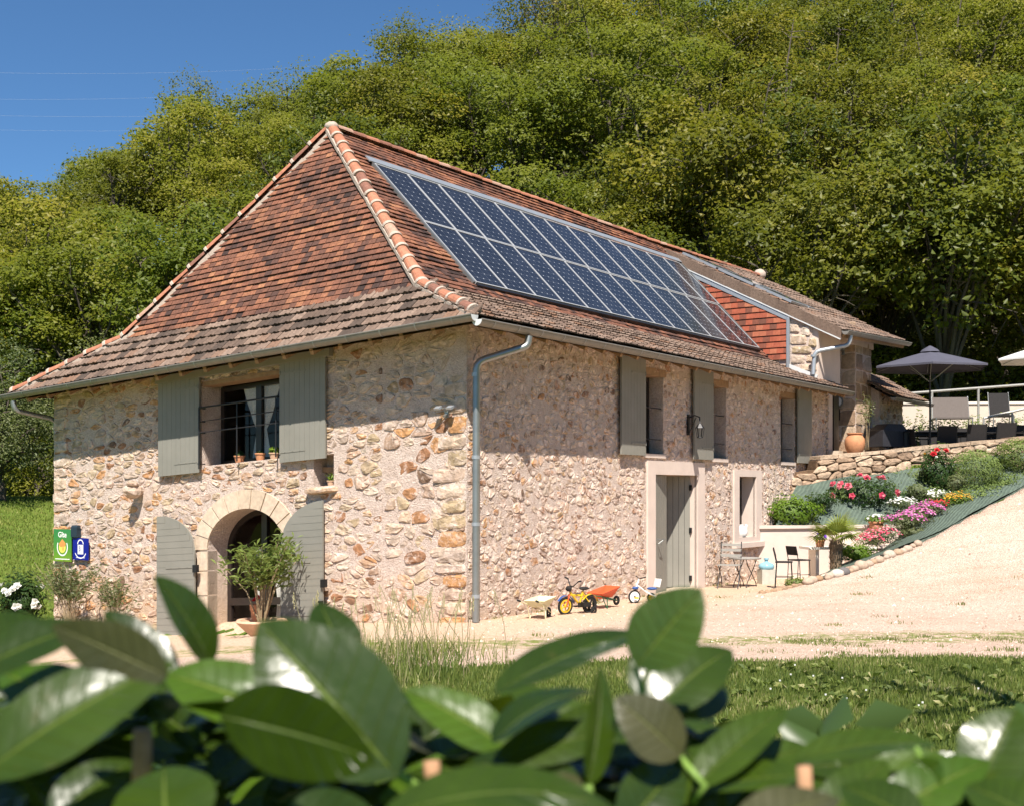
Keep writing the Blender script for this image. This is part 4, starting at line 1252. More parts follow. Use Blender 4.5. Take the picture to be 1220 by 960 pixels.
FC = lambda s, o, z: (XW-o, s, z)
r2 = random.Random(44)
for (a, b_, c, d_) in ((.28,.50,5.45,5.66),(.02,.25,5.36,5.60),(.10,.50,5.18,5.42),(-.12,.07,5.10,5.32),(-.02,.49,4.96,5.15),(.15,.48,4.74,4.94),(-.12,.12,4.76,4.93),(-.13,.30,4.56,4.72)):
    m = MB(FC); stone_into(m, [(a,c),(b_,c+.02),(b_-.02,d_),(a+.02,d_-.02)], r2, .03, .97, .008, r2.choice([.55,.78,.22,.57,1.0]), .1); m.build("stone", M['stone'], cheek)
m = MB(); m.box(XW+.02, 14.9, -.16, .2, 4.3, 5.75); m.box(LW+.02, 14.74, -.03, .3, 2.0, 5.75); m.build("wing_wall", M['render'], house)
for (a, b_, c, d_) in ((4.35,4.52,0,0),(4.55,4.8,0,0),(4.83,5.05,0,0)):
    pass
# recess with dark door, back wall and corner pier
m = MB(); m.box(15.6, 16.75, -.3, 3.0, 2.0, 5.72); pier = m.build("corner_pier", M['mortar'], house)
FPm = lambda s, o, z: (15.6-o, s, z)
FPf = lambda s, o, z: (s, -.3-o, z)
for (mp, a, b_, seed) in ((FPm, -.3, 1.2, 71), (FPf, 15.6, 16.75, 72)):
    r3 = random.Random(seed); zz = 2.75
    while zz < 5.6:
        h = r3.uniform(.26, .42); s = a
        while s < b_-.05:
            w = min(r3.uniform(.35, .6), b_-s); w = b_-s if b_-s-w < .15 else w
            m = MB(mp); stone_into(m, [(s+.006, zz+.006), (s+w-.006, zz+.006), (s+w-.006, zz+h-.006), (s+.006, zz+h-.006)], r3, .014, .985, .004, r3.choice([.2,.34,.5,.7]), .06); m.build("stone", M['stone_plain'], pier)
            s += w
        zz += h
m = MB(); m.box(14.76, 15.10, -.06, .10, 2.7, 5.1); m.box(14.93, 15.5, .3, .36, 2.8, 5.1); m.build("dark_door", M['dark_wood'], house)
m = MB(); m.box(14.9, 15.62, .5, .6, 2.0, 5.7); m.build("wing_wall", M['render'], house)
m = MB(); m.box(14.45, 16.9, -.28, .5, 2.2, 2.78); m.build("entrance_landing", M['dressed'], house)
m = MB(); m.box(14.9, 16.9, -.32, .0, 5.34, 5.52); m.build("wing_beam", M['render'], house)
# pipe bringing the wing gutter down to the lower roof
pipe([(XW+.25,-.83,5.34),(XW+.22,-.80,5.12),(XW-.12,-.12,4.98),(XW-.16,-.10,4.46)], .05, M['zinc_light'], rings=(4.86,))
# lean-to behind the pier
L0, L1 = V((16.4,-.9,4.14)), V((19.6,-.9,4.16)); LT0, LT1 = V((16.4,.3,4.86)), V((19.6,.3,4.88))
m = MB(); m.add([L0+dn, L1+dn, LT1+dn, LT0+dn], [(0,1,2,3)]); lean = m.build("lean_to_roof", M['deck'], house)
tiles("roof_tile", "brown_tiles", lean, lambda f: lerp(L0, LT0, f), lambda f: lerp(L1, LT1, f), 7, .215, .016, .028, M['brown_tile'], 0, 62, rib=True, over=1.3, tint=lambda tt,k,s,p: min(1, tt*.85+.2))
gutter(L0+V((0,-.07,-.03)), L1+V((.1,-.07,-.03)), .075, M['zinc_brown'])
FQ = lambda s, o, z: (s, -.5-o, z)
m = MB(); m.box(16.76, 18.7, -.5, -.1, 2.2, 4.4); lw = m.build("wall", M['mortar'], house)
rubble(lw, FQ, cells(16.76, 18.7, 2.7, 4.3, .26, .16, 81), [], 0, 82, .7, .93, (.01, .04), stuff_name="small_stones")

# ------------------------------------------------------------------ solar array
def panel_mat():
    m, nt, b = nm("solar_cells", 0.14, 0.4)
    uv = objco(nt)
    sx = nt.nodes.new("ShaderNodeSeparateXYZ"); nt.links.new(uv, sx.inputs[0])
    def math_(op, a, b_=None):
        n = nt.nodes.new("ShaderNodeMath"); n.operation = op
        for i, x in enumerate((a, b_)):
            if x is None: continue
            if isinstance(x, (int, float)): n.inputs[i].default_value = x
            else: nt.links.new(x, n.inputs[i])
        return n.outputs[0]
    def cellco(out, n, L):
        f = math_('FRACT', math_('MULTIPLY', math_('ADD', out, 0.0), n/L))
        return math_('ABSOLUTE', math_('SUBTRACT', f, 0.5))
    cx = cellco(sx.outputs[0], 5, PW); cy = cellco(sx.outputs[1], 10, PH)
    diam = math_('GREATER_THAN', math_('ADD', cx, cy), 0.91)          # clipped cell corners
    gap = math_('GREATER_THAN', math_('MAXIMUM', cx, cy), 0.488)
    f = math_('MAXIMUM', diam, math_('MULTIPLY', gap, 0.25))
    nb = noise(nt, 3, 2, .5, geo(nt))
    cell = ramp(nt, nb, [(0.35,(.015,.016,.021)),(0.65,(.021,.023,.031))])
    c = mixc(nt, f, cell, (.42,.45,.49))
    nt.links.new(c, b.inputs["Base Color"])
    b.inputs["Coat Weight"].default_value = 0.0; b.inputs["Coat Roughness"].default_value = 0.06
    return m
BLc, BRc, TLc, TRc = V((1.80,1.12,5.08)), V((13.08,1.12,5.12)), V((1.86,3.22,7.25)), V((13.32,3.22,7.33))
AW = ((BRc-BLc).length+(TRc-TLc).length)/2; AH = (TLc-BLc).length
PW, PH = AW/13-.03, AH/2-.03
M['cells'] = panel_mat()
M['panel_frame'] = plain("anodised_frame", (.46,.47,.48), .4, .05, 6, 0, .2, .5)
array = link("solar_array", None, None, "two long rows of blue-black photovoltaic panels with pale frames on the tiled roof", "solar array", None, None, (CX0, CY0, 0), (0,0,HRZ))
ax = (BRc-BLc).normalized(); ay = (TLc-BLc); ay = (ay-ax*ay.dot(ax)).normalized(); an = ax.cross(ay).normalized()
RM = Matrix((ax, ay, an)).transposed().to_4x4()
g = MB(); g.add([(0,0,0),(PW,0,0),(PW,PH,0),(0,PH,0),(0,0,-.03),(PW,0,-.03),(PW,PH,-.03),(0,PH,-.03)], [(0,1,2,3),(0,4,5,1),(1,5,6,2),(2,6,7,3),(3,7,4,0)]); pm = g.mesh("solar_panel", M['cells'])
g = MB(); e = .009
g.box(-e, e, -e, PH+e, -.04, .008); g.box(PW-e, PW+e, -e, PH+e, -.04, .008); g.box(e, PW-e, -e, e, -.04, .0075); g.box(e, PW-e, PH-e, PH+e, -.04, .0075); fm = g.mesh("frame", M['panel_frame'])
for j in range(2):
    for i in range(13):
        p0 = lerp(lerp(BLc, BRc, (i+.04)/13), lerp(TLc, TRc, (i+.04)/13), (j+.01)/2)
        o = link("solar_panel", pm, array); o.matrix_local = Matrix.Translation(p0) @ RM
        f = link("frame", fm, o)
m = MB()
m.bar(lerp(TLc, BLc, -.025)+ax*-.12+an*.01, lerp(TRc, BRc, -.025)+ax*.1+an*.01, .14, .02, an); m.build("top_flashing", M['zinc_light'], array)
m = MB(); m.bar(BLc-ay*.045-an*.06, BRc-ay*.045-an*.06, .05, .12, an); m.build("bottom_gap_shade", M['black_metal'], array)  # black strip standing in for the shadow in the gap below the panels
m = MB(); m.bar(BLc-ay*.20-an*.085-ax*.02, BRc-ay*.20-an*.085+ax*.02, .14, .012, an); m.build("bottom_flashing", M['zinc'], array)
m = MB(); m.bar(BLc-an*.03-ax*.03, TLc-an*.03-ax*.03, .05, .07, an); m.build("side_rail", M['zinc'], array)
m = MB(); m.bar(BRc-an*.03+ax*.03, TRc-an*.03+ax*.03, .05, .07, an); m.build("side_rail", M['zinc'], array)
# ------------------------------------------------------------------ trees
def leaf_mesh(name, P, Nrm, size, asp, mats, tint, seed, extra=None, fold=0.25):
    """many folded leaves: P centres, Nrm rough facing directions (numpy)"""
    r = np.random.RandomState(seed); n = len(P)
    d = Nrm + r.normal(0, .48, (n, 3)); d /= np.linalg.norm(d, axis=1)[:, None]+1e-9
    a = np.cross(d, r.normal(0, 1, (n, 3))); a /= np.linalg.norm(a, axis=1)[:, None]+1e-9
    b = np.cross(d, a); s = size*r.uniform(.6, 1.25, n)[:, None]
    A = P - a*s/2; B = P + a*s/2
    C = P + b*s*asp/2 - d*s*fold; D = P - b*s*asp/2 - d*s*fold
    co = np.stack([A, C, B, D], 1).reshape(-1, 3)
    i = np.arange(n)*4
    loops = np.stack([i, i+1, i+2, i, i+2, i+3], -1).reshape(-1)
    ls = np.arange(2*n)*3
    tv = np.repeat(tint, 2); nv0 = len(co); mi = np.zeros(2*n, int)
    me = bpy.data.meshes.new(name)
    if extra is not None:           # woody geometry as lists, second material
        ev = np.array(extra.v); ef = extra.f
        co = np.concatenate([co, ev]); el = []; es = []; k = len(loops)
        for f in ef:
            es.append(k+len(el)); el.extend([nv0+q for q in f])
        loops = np.concatenate([loops, np.array(el)]); ls = np.concatenate([ls, np.array(es)])
        tv = np.concatenate([tv, np.full(len(ef), .5)]); mi = np.concatenate([mi, np.ones(len(ef), int)])
    me.vertices.add(len(co)); me.vertices.foreach_set("co", co.astype(np.float32).reshape(-1))
    me.loops.add(len(loops)); me.loops.foreach_set("vertex_index", loops.astype(np.int32))
    me.polygons.add(len(ls)); me.polygons.foreach_set("loop_start", ls.astype(np.int32))
    me.update(calc_edges=True)
    me.attributes.new("tint", 'FLOAT', 'FACE').data.foreach_set("value", tv.astype(np.float32))
    for m in (mats if isinstance(mats, (list, tuple)) else [mats]): me.materials.append(m)
    if extra is not None: me.polygons.foreach_set("material_index", mi.astype(np.int32))
    me.update()
    return me
def crown(seed, H, R, lobes, nleaf, leaf, mat, z0=.25, flat=.9, per=22, spread=.27):
    """returns (crown mesh, wood mesh); H total height, R crown radius"""
    r = np.random.RandomState(seed); rr_ = random.Random(seed)
    cz = H*(z0+1)/2; hz = H*(1-z0)/2
    L = []
    for i in range(lobes):
        v = r.normal(0, 1, 3); v /= np.linalg.norm(v); k = r.uniform(.35, .86)
        c = np.array([v[0]*R*k, v[1]*R*k, cz+v[2]*hz*k*flat]); L.append((c, R*r.uniform(.24, .50)))
    w = np.array([q[1]**2 for q in L]); w /= w.sum()
    P = []; Nn = []; T = []
    ncl = nleaf//per
    which = r.choice(len(L), ncl, p=w); LT = r.uniform(.2, .85, len(L))
    for j in which:
        c, rad = L[j]; v = r.normal(0, 1, 3); v[2] += .6; v /= np.linalg.norm(v)
        q = c + v*rad*r.uniform(.72, 1.08)*np.array([1, 1, .8])
        t = np.clip(LT[j] + r.normal(0, .10), 0, 1)
        pts = q + r.normal(0, spread, (per, 3))*np.array([1, 1, .6])
        P.append(pts); Nn.append(np.tile(v*.5+np.array([0, 0, .75]), (per, 1))); T.append(np.clip(t + r.normal(0, .07, per), 0, 1))
    me = leaf_mesh("crown", np.concatenate(P), np.concatenate(Nn), leaf, .62, mat, np.concatenate(T), seed)
    wd = MB(); k = 6
    trunk = [(0,0,-1.2)]; x = y = 0
    for i in range(1, k+1):
        x += rr_.uniform(-.34, .34); y += rr_.uniform(-.34, .34); trunk.append((x, y, H*.62*i/k))
    wd.tube(trunk, R*.055, 7, False, r2=R*.006)
    for c, rad in L:
        f = rr_.uniform(.3, .7); zt = max(H*.18, min(H*.6, c[2]*f)); i = min(k-1, int(zt/(H*.62)*k)); p = Vector(trunk[i]).lerp(Vector(trunk[i+1]), zt/(H*.62)*k-i)
        e = Vector(c); mid = p.lerp(e, .5)+Vector((rr_.uniform(-.3,.3), rr_.uniform(-.3,.3), rr_.uniform(0,.4)))
        wd.tube([p, mid, e], R*.022, 5, False, r2=R*.006)
        for s in range(5):
            v = Vector((rr_.gauss(0,1), rr_.gauss(0,1), rr_.gauss(.5,.8))).normalized()*rad*rr_.uniform(.7,1.0)
            q = mid.lerp(e, rr_.uniform(.3, 1)); wd.tube([q, q+v*.5+Vector((0,0,.06)), q+v], R*.008, 3, False, r2=.008)
    return me, wd.mesh("trunk", M['bark'])
TV = {}
TV['a'] = crown(101, 12, 4.0, 18, 11500, .21, M['leaf'])
TV['b'] = crown(102, 13, 3.7, 20, 10500, .22, M['leaf'], .15)
TV['c'] = crown(103, 11, 4.3, 19, 12500, .21, M['leaf_olive'], .10)
TV['d'] = crown(104, 13, 4.0, 20, 13000, .20, M['leaf_olive'], .06)
TV['high'] = crown(111, 14, 4.4, 26, 13500, .25, M['leaf_olive'], .36)
TV['high2'] = crown(112, 13, 4.2, 24, 12500, .24, M['leaf_olive'], .33)
TV['sparse'] = crown(105, 14, 3.6, 26, 5200, .18, M['leaf_olive'], .30, per=12, spread=.4)
TV['sparse2'] = crown(106, 13, 3.4, 24, 4600, .17, M['leaf'], .30, per=12, spread=.4)
TV['grey'] = crown(107, 7, 2.6, 14, 6000, .13, M['leaf_grey'], .02, spread=.26)
TV['greylow'] = crown(113, 4.6, 2.7, 14, 8000, .12, M['leaf_grey'], -.05, spread=.24)
TV['low'] = crown(108, 4.2, 2.6, 14, 7000, .15, M['leaf'], -.1, spread=.28)
TV['dark'] = crown(109, 6, 3.2, 14, 7000, .22, M['leaf_olive'], -.1)
def tree(kind, x, y, s, rz, label, group, name="tree", zoff=0.0, sz=1.0):
    cm, wm = TV[kind]
    t = thing(name, label, "tree", (x, y, gzf(x, y)-.3*s+zoff), rz, group)
    t.scale = (s, s, s*sz)
    link("trunk", wm, t); link("crown", cm, t)
    return t
tr = random.Random(77)
def where(X, yy):
    u = 610+1500*X/yy
    a = ("at the far left of the slope" if u < 60 else "above the end gutter" if u < 200 else "left of the roof's peak" if u < 380 else
         "above the roof's peak" if u < 500 else "above the solar array's left half" if u < 660 else "above the solar array's right half" if u < 800 else
         "above the wing roof's tiles" if u < 950 else "above the grey parasol" if u < 1130 else "at the far right of the slope")
    b = "in the lowest row" if yy < 52 else "low on the slope" if yy < 64 else "halfway up the slope" if yy < 78 else "high on the slope" if yy < 92 else "at the top of the wood"
    return b, a
def tlabel(kind, X, yy):
    b, a = where(X, yy)
    k = {'a': "rounded spring-green tree", 'b': "tall spring-green tree", 'c': "broad olive-green tree", 'd': "tall olive-green tree", 'high': "big high-crowned tree", 'high2': "spreading high-crowned tree"}.get(kind, "thin-leaved tree")
    return "%s %s, %s" % (k, b, a)
SL = "leafy spring-green tree among the many crowding the sunny wooded slope on the end-wall side"
SR = "olive-green tree among the many crowding the steep wooded slope behind the long roof"
SS = "thin-leaved tree with bare grey branches showing against the blue sky above the roof"
SU = "dark low bush in the shade under the wood's edge behind the terrace"
count = 0
Y = 45.0
while Y < 108:
    w = Y*.43+5; x = -w + tr.uniform(0, 3)
    step = 4.6 + (Y-45)*.028
    while x < w:
        X = x + tr.uniform(-1, 1); yy = Y + tr.uniform(-1.6, 1.6)
        u = 610+1500*X/yy
        lim = 47 if X < -10 else 45
        if X < -12 and yy < 52: x += step; continue
        # leave the hillside open where another row would stand above the photographed tree line
        if X < 3:
            k = tr.choice(['a','b','a','b','c'])
            if yy > 82 + (X+40)*.35: x += step; continue
        else:
            k = tr.choice(['c','d','c','d','b']) if not (X > 8 and yy < 52) else tr.choice(['high','high2'])
        s = tr.uniform(.82, 1.1)*(1.0 if X > -10 else .9)*(1.12 if X > 25 and yy > 70 else 1)
        lab, gr = (SL, "trees on the slope left") if X < 0 else (SR, "trees on the slope behind the roof")
        tree(k, X, yy, s, tr.uniform(0, 6.28), tlabel(k, X, yy), gr); count += 1
        x += step
    Y += 5.2
for (X, yy, k, s) in ((-7,84,'sparse',1.0),(-3,86,'sparse2',1.05),(1.5,84,'sparse',1.0),(5,80,'sparse2',1.0),(-14,82,'sparse2',1.0),(-20,80,'sparse',.9),(3,80,'sparse',1.1),(-27,80,'sparse2',.8)):
    tree(k, X, yy, s, tr.uniform(0, 6), tlabel(k, X, yy), "thin trees against the sky")
for i in range(14):
    X = 7+i*1.8+tr.uniform(-.6,.6); tree('dark', X, 46.6+tr.uniform(-.6,2.0), tr.uniform(.75,1.05), tr.uniform(0,6), "dark bush in the wood's shade, "+where(X, 60)[1], "bushes under the wood's edge", name="bush")
# the wood's edge behind the meadow on the left
for i, (X, yy, s) in enumerate(((-21,47,.9),(-17.6,46,.8),(-14.6,45,.9),(-24,50,1.0),(-11.5,44,.9),(-19.5,52,1.0))):
    tree('b' if i%2 else 'a', X, yy, s, i*1.3, ['leftmost','second','third','fourth','fifth','sixth'][[0,2,3,4,5,1].index(i) if i in [0,2,3,4,5,1] else 0]+' spring-green tree in the lowest row behind the meadow', "trees on the slope left")
tree('grey', -13.4, 40.0, .85, 1.0, "grey-green feathery tree standing at the top of the meadow beside the gutter end", None)
tree('grey', -15.6, 38.6, .8, 2.2, "low grey-green tree at the left edge of the picture above the meadow", None)
for i, (X, yy, s) in enumerate(((-19.5,45,.8),(-16.6,44.5,.7),(-12.8,43,.8),(-21,46,.9),(-11,42,.75),(-14.6,43.4,.7))):
    tree('low', X, yy, s, i*1.1, ["leftmost round bush at the top of the meadow","second round bush from the left at the meadow's top","round bush at the meadow's top just left of the gutter end","round bush at the far left edge above the meadow","round bush nearest the house at the top of the meadow","small round bush in front of the row above the meadow"][i], "bushes along the top of the meadow", name="bush")

tree('greylow', -15.9, 38.4, .80, .4, "pale grey-green bushy tree overhanging the meadow at the left edge", None)
tree('greylow', -13.3, 41.5, .75, 2.4, "second pale bushy tree, just left of the gutter end", None)
# ------------------------------------------------------------------ garden walls
def frame2(A, B, shear=0.0):
    A = V(A); B = V(B); d = V((B.x-A.x, B.y-A.y, 0)).normalized(); o = V((d.y, -d.x, 0))
    return lambda s, q, z: tuple(V((A.x, A.y, 0)) + d*s + o*q + V((0,0,z + shear*s)))
RWA, RWB = (6.05, 27.7), (14.5, 30.6)
FRW = frame2((*RWA,0), (*RWB,0), .092)
rw = thing("retaining_wall", "low dry stone retaining wall carrying the dining terrace above the planted bank", "stone wall")
LRW = sqrt((RWB[0]-RWA[0])**2+(RWB[1]-RWA[1])**2)
m = MB(FRW); m.box(.75, LRW, -.45, -.01, 1.0, 2.44); m.box(0.0, .75, -.45, -.01, 1.0, 2.24); m.build("core", M['soil'], rw)
cl = cells(-.02, LRW, 1.7, 2.48, .36, .15, 91, .40)
r4 = random.Random(92)
for p in cl:
    c = cen(p)
    if c[0] < .75 and c[1] > 2.24: continue
    m = MB(FRW); stone_into(m, p, r4, r4.uniform(.04, .09), .97, .012, r4.uniform(.15,1)); m.build("stone", M['stone_plain'], rw)
s = .8
while s < LRW:
    w = r4.uniform(.35, .7); m = MB(FRW); m.tint = r4.uniform(.4,1)
    m.box(s+.01, min(s+w-.01, LRW), -.42, .06, 2.46, 2.53+r4.uniform(-.01,.015)); m.build("coping_stone", M['stone_plain'], rw); s += w
# white rendered planter wall running out from the house
pw = thing("planter_wall", "smooth pale rendered planter wall beside the table, lime-green shrub trailing over its top", "garden wall")
FPW = frame2((5.2,26.12,0), (8.35,27.0,0))
LP = 3.27
m = MB(FPW); m.box(-.1, LP, -.2, 0, -.1, 1.06); m.build("wall", M['render'], pw)
m = MB(FPW); m.box(-.1, LP+.03, -.26, .05, 1.06, 1.12); m.build("coping", M['render'], pw)
m = MB(FPW); m.box(1.9, LP-.1, .0, .32, -.1, .64); m.box(1.88, LP-.05, -.0, .36, .64, .70); m.build("ledge", M['render'], pw)
m = MB(FPW); m.box(2.6, 2.85, .32, .326, .46, .50); m.build("outlet", M['black_metal'], pw)

# ------------------------------------------------------------------ shrubs and flowers
def shrub(name, label, cat, c, R, n, leaf, mat, seed, asp=.55, stems=6, flowers=(), group=None, hollow=.45, stem_h=0.0, up=.3, stem_mat='twig', per=1, spread=.05, lump=.25):
    """c: base centre on the ground; R: (rx, ry, rz) half sizes of the crown"""
    r = np.random.RandomState(seed); rr_ = random.Random(seed)
    t = thing(name, label, cat, tuple(c), 0, group)
    k = max(1, n//per)
    v = r.normal(0, 1, (k, 3)); v /= np.linalg.norm(v, axis=1)[:, None]
    rad = (hollow + (1-hollow)*r.uniform(0, 1, k)**.5)
    ph = np.arctan2(v[:,1], v[:,0])
    rad *= 1 + lump*np.sin(ph*3+seed)*np.cos(v[:,2]*4+seed*.7) + lump*.5*np.sin(ph*7+v[:,2]*6)
    P = v*rad[:, None]*np.array(R) + np.array([0, 0, stem_h+R[2]])
    Nn = v*.6 + np.array([0, 0, up])
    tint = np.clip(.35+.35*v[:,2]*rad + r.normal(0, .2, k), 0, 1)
    if per > 1:
        P = np.repeat(P, per, 0) + r.normal(0, spread, (k*per, 3)); Nn = np.repeat(Nn, per, 0); tint = np.clip(np.repeat(tint, per)+r.normal(0,.1,k*per), 0, 1)
    P[:, 2] = np.maximum(P[:, 2], .02)
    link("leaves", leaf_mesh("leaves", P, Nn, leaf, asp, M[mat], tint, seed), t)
    for i in range(stems):
        a = rr_.uniform(0, 2*pi); q = rr_.uniform(.2, .8); m = MB()
        e = V((cos(a)*R[0]*q, sin(a)*R[1]*q, stem_h+R[2]*rr_.uniform(.9, 1.6)))
        m.tube([(cos(a)*.04, sin(a)*.04, -.05), (e.x*.35, e.y*.35, e.z*.5), e], .012 if stem_h < .3 else .018, 5, False, r2=.004); m.build("stem", M[stem_mat], t)
    for (fname, fm, cnt, size, lo) in flowers:
        for i in range(cnt):
            for _ in range(50):
                a = rr_.uniform(-pi, 0) if rr_.random() < .8 else rr_.uniform(0, pi); z = rr_.uniform(lo, 1); q = sqrt(max(0, 1-z*z))
                if z > lo: break
            p = V((cos(a)*q*R[0]*1.02, sin(a)*q*R[1]*1.02, stem_h+R[2]+z*R[2]*1.02))
            m = MB(); blossom(m, p, size*rr_.uniform(.75, 1.15), V((cos(a)*q, sin(a)*q-.3, z+.3)).normalized(), rr_)
            m.build(fname, M[fm], t)
    return t
def blossom(m, p, s, d, r, rings=3, base=None):
    """layered rose-like bloom facing d"""
    d = V(d).normalized(); a = d.orthogonal().normalized(); b = d.cross(a)
    for k in range(rings):
        n = 5; off = r.uniform(0, 6); rad = s*(.55-.15*k); m.tint = (r.uniform(.0, 1) if base is None else base)
        for i in range(n):
            t = off+2*pi*i/n; e = a*cos(t)+b*sin(t); f = a*cos(t+.62)+b*sin(t+.62); g_ = a*cos(t-.62)+b*sin(t-.62)
            c0 = p + d*s*(.05*k); o = p + e*rad + d*s*(.10+.16*k)
            m.add([c0, p+g_*rad*.75+d*s*(.08+.13*k), o, p+f*rad*.75+d*s*(.08+.13*k)], [(0,1,2,3)])
def mound(name, label, cat, c, R, n, leaf, mat, fmat, nf, fs, seed, group=None):
    """low cushion covered in small flowers; the flowers are too many to count"""
    R = (R[0]*1.12, R[1]*1.1, R[2]*1.25); t = shrub(name, label, cat, c, R, n, leaf, mat, seed, asp=.3, stems=0, group=group, hollow=.3, up=.7, lump=.5)
    r = random.Random(seed); m = MB()
    for i in range(nf):
        a = r.uniform(0, 2*pi); q = sqrt(r.random())*.98; z = sqrt(max(0, 1-q*q))
        k_ = 1+.28*sin(a*3+seed)*q; p = V((cos(a)*q*R[0]*k_, sin(a)*q*R[1]*k_, R[2]+z*R[2]*(1.0+.25*sin(a*2+seed))+r.gauss(0,.025)))
        blossom(m, p, fs*r.uniform(.7,1.2), V((cos(a)*q*.5, sin(a)*q*.5-.4, 1)), r, rings=1, base=r.random())
    m.build("flowers", M[fmat], t, kind='stuff')
    return t
def bank(u, v, Y):
    p = at(u, v, Y); return (p.x, p.y, p.z)
shrub("shrub", "bright lime-green shrub spilling over the pale rendered planter wall", "shrub", bank(942,628,26.75), (.66,.42,.33), 2600, .075, 'leaf_lime', 201, stems=8)
rose = shrub("rose_bush", "rose bush with large pink blooms behind the planter wall", "rose bush", bank(1028,612,27.7), (.80,.55,.42), 2400, .075, 'leaf_dark', 202, stems=9, flowers=(("rose", 'petal_pink', 16, .17, -.1),))
shrub("shrub", "low lime-green shrub growing against the foot of the stone retaining wall", "shrub", bank(1076,573,28.95), (.52,.35,.27), 1800, .07, 'leaf_lime', 203, stems=6)
shrub("rose_bush", "tall dark-leaved rose bush with single deep red blooms", "rose bush", bank(1116,592,28.0), (.38,.38,.56), 2200, .07, 'leaf_dark', 204, stems=7, flowers=(("rose", 'petal_red', 4, .14, -.6), ("rose", 'petal_orange', 1, .14, .2), ("bud", 'petal_white', 6, .05, -.8)))
shrub("shrub", "large round feathery grey-green bush on the bank below the dining table", "shrub", bank(1161,590,28.1), (.62,.55,.52), 5200, .06, 'leaf_broom', 205, asp=.28, stems=8, lump=.08)
shrub("shrub", "dense darker green bush at the right edge of the bank", "shrub", bank(1213,568,28.6), (.60,.5,.45), 4200, .055, 'leaf_oleander', 206, asp=.4, stems=8, lump=.08)
mound("flower_cushion", "cushion of reddish pink dianthus nearest the palm at the edge of the bank", "flowers", bank(1050,648,25.6), (.33,.3,.13), 700, .06, 'leaf_grey', 'petal_pink', 120, .045, 211)
mound("flower_cushion", "broad magenta flower cushion sprawling over the dark fabric", "flowers", bank(1078,632,26.1), (.42,.34,.15), 900, .06, 'leaf_grey', 'petal_magenta', 170, .045, 212)
mound("flower_cushion", "upper mauve-pink flower cushion beside the white flowers", "flowers", bank(1107,617,26.7), (.36,.3,.13), 700, .06, 'leaf_grey', 'petal_magenta', 140, .045, 213)
mound("flower_cushion", "small white flower cushion in front of the pink rose bush", "flowers", bank(1076,606,27.1), (.28,.22,.09), 400, .05, 'leaf_grey', 'petal_white', 110, .045, 214)
mound("flower_cushion", "white flower cushion below the dark rose bush", "flowers", bank(1116,597,27.5), (.26,.2,.09), 400, .05, 'leaf_grey', 'petal_white', 120, .045, 215)
mound("flower_cushion", "orange-yellow sedum cushion at the edge of the bank", "flowers", bank(1139,601,27.2), (.27,.22,.09), 500, .05, 'leaf_lime', 'petal_orange', 160, .04, 216)
mound("flower_cushion", "small red flower cushion between white and orange ones", "flowers", bank(1118,606,27.0), (.18,.15,.07), 250, .05, 'leaf_dark', 'petal_red', 60, .045, 217)
shrub("shrub", "low green leafy plant at the foot of the magenta flowers", "plant", bank(1018,668,24.9), (.38,.3,.17), 1300, .06, 'leaf_lime', 218, stems=4)
shrub("plant", "small trailing plant among the first stones of the edging", "plant", bank(949,702,23.4), (.24,.2,.12), 700, .045, 'leaf_oleander', 219, stems=3)
shrub("plant", "dry brown grassy tuft behind the white flowers", "plant", bank(1092,598,27.6), (.22,.2,.2), 700, .10, 'leaf_grey', 220, asp=.12, stems=3)

for i, (u, v, Y, mt, R_, lab) in enumerate((
    (1003,600,27.6,'leaf_broom',(.34,.28,.18),"low feathery green plant between the lime shrub and the pink rose bush"),
    (1060,590,28.3,'leaf_lime',(.30,.25,.16),"small bright green plant on the fabric behind the pink rose bush"),
    (1098,582,28.4,'leaf_oleander',(.28,.22,.22),"green plant at the left foot of the tall dark rose bush"),
    (1138,586,27.7,'leaf_grey',(.26,.22,.20),"greyish tuft between the dark rose bush and the feathery bush"),
    (1090,640,25.9,'leaf_grey',(.34,.2,.10),"low grey-green edging plant below the magenta flowers"),
    (1128,622,26.9,'leaf_grey',(.30,.18,.09),"low grey-green edging plant below the orange cushion"),
    (1192,588,28.0,'leaf_oleander',(.26,.2,.14),"small dark green plant at the right foot of the feathery bush"),
    (980,606,27.0,'leaf_dark',(.30,.22,.18),"dark leafy plant behind the palm on the planter"))):
    shrub("plant", lab, "plant", bank(u, v, Y), R_, 900, .06, mt, 250+i, asp=.35, stems=3, lump=.4)
mound("flower_cushion", "pink-red flower cushion trailing down beside the palm's low green plant", "flowers", bank(1034,652,25.3), (.26,.22,.10), 400, .05, 'leaf_grey', 'petal_pink', 90, .045, 261)
mound("flower_cushion", "magenta flowers filling between the two broad cushions", "flowers", bank(1093,624,26.5), (.34,.28,.13), 600, .05, 'leaf_grey', 'petal_magenta', 140, .045, 262)
def pot(name_parts_parent, c, r, h, mat='terracotta', rim=True):
    m = MB(); m.lathe([(0,0),(r*.68,0),(r*.72,.01),(r*.93,h*.82),(r*.93,h*.83),(r*1.06,h*.84),(r*1.06,h),(r*.94,h),(r*.90,h*.9),(0,h*.9)], 18)
    return m
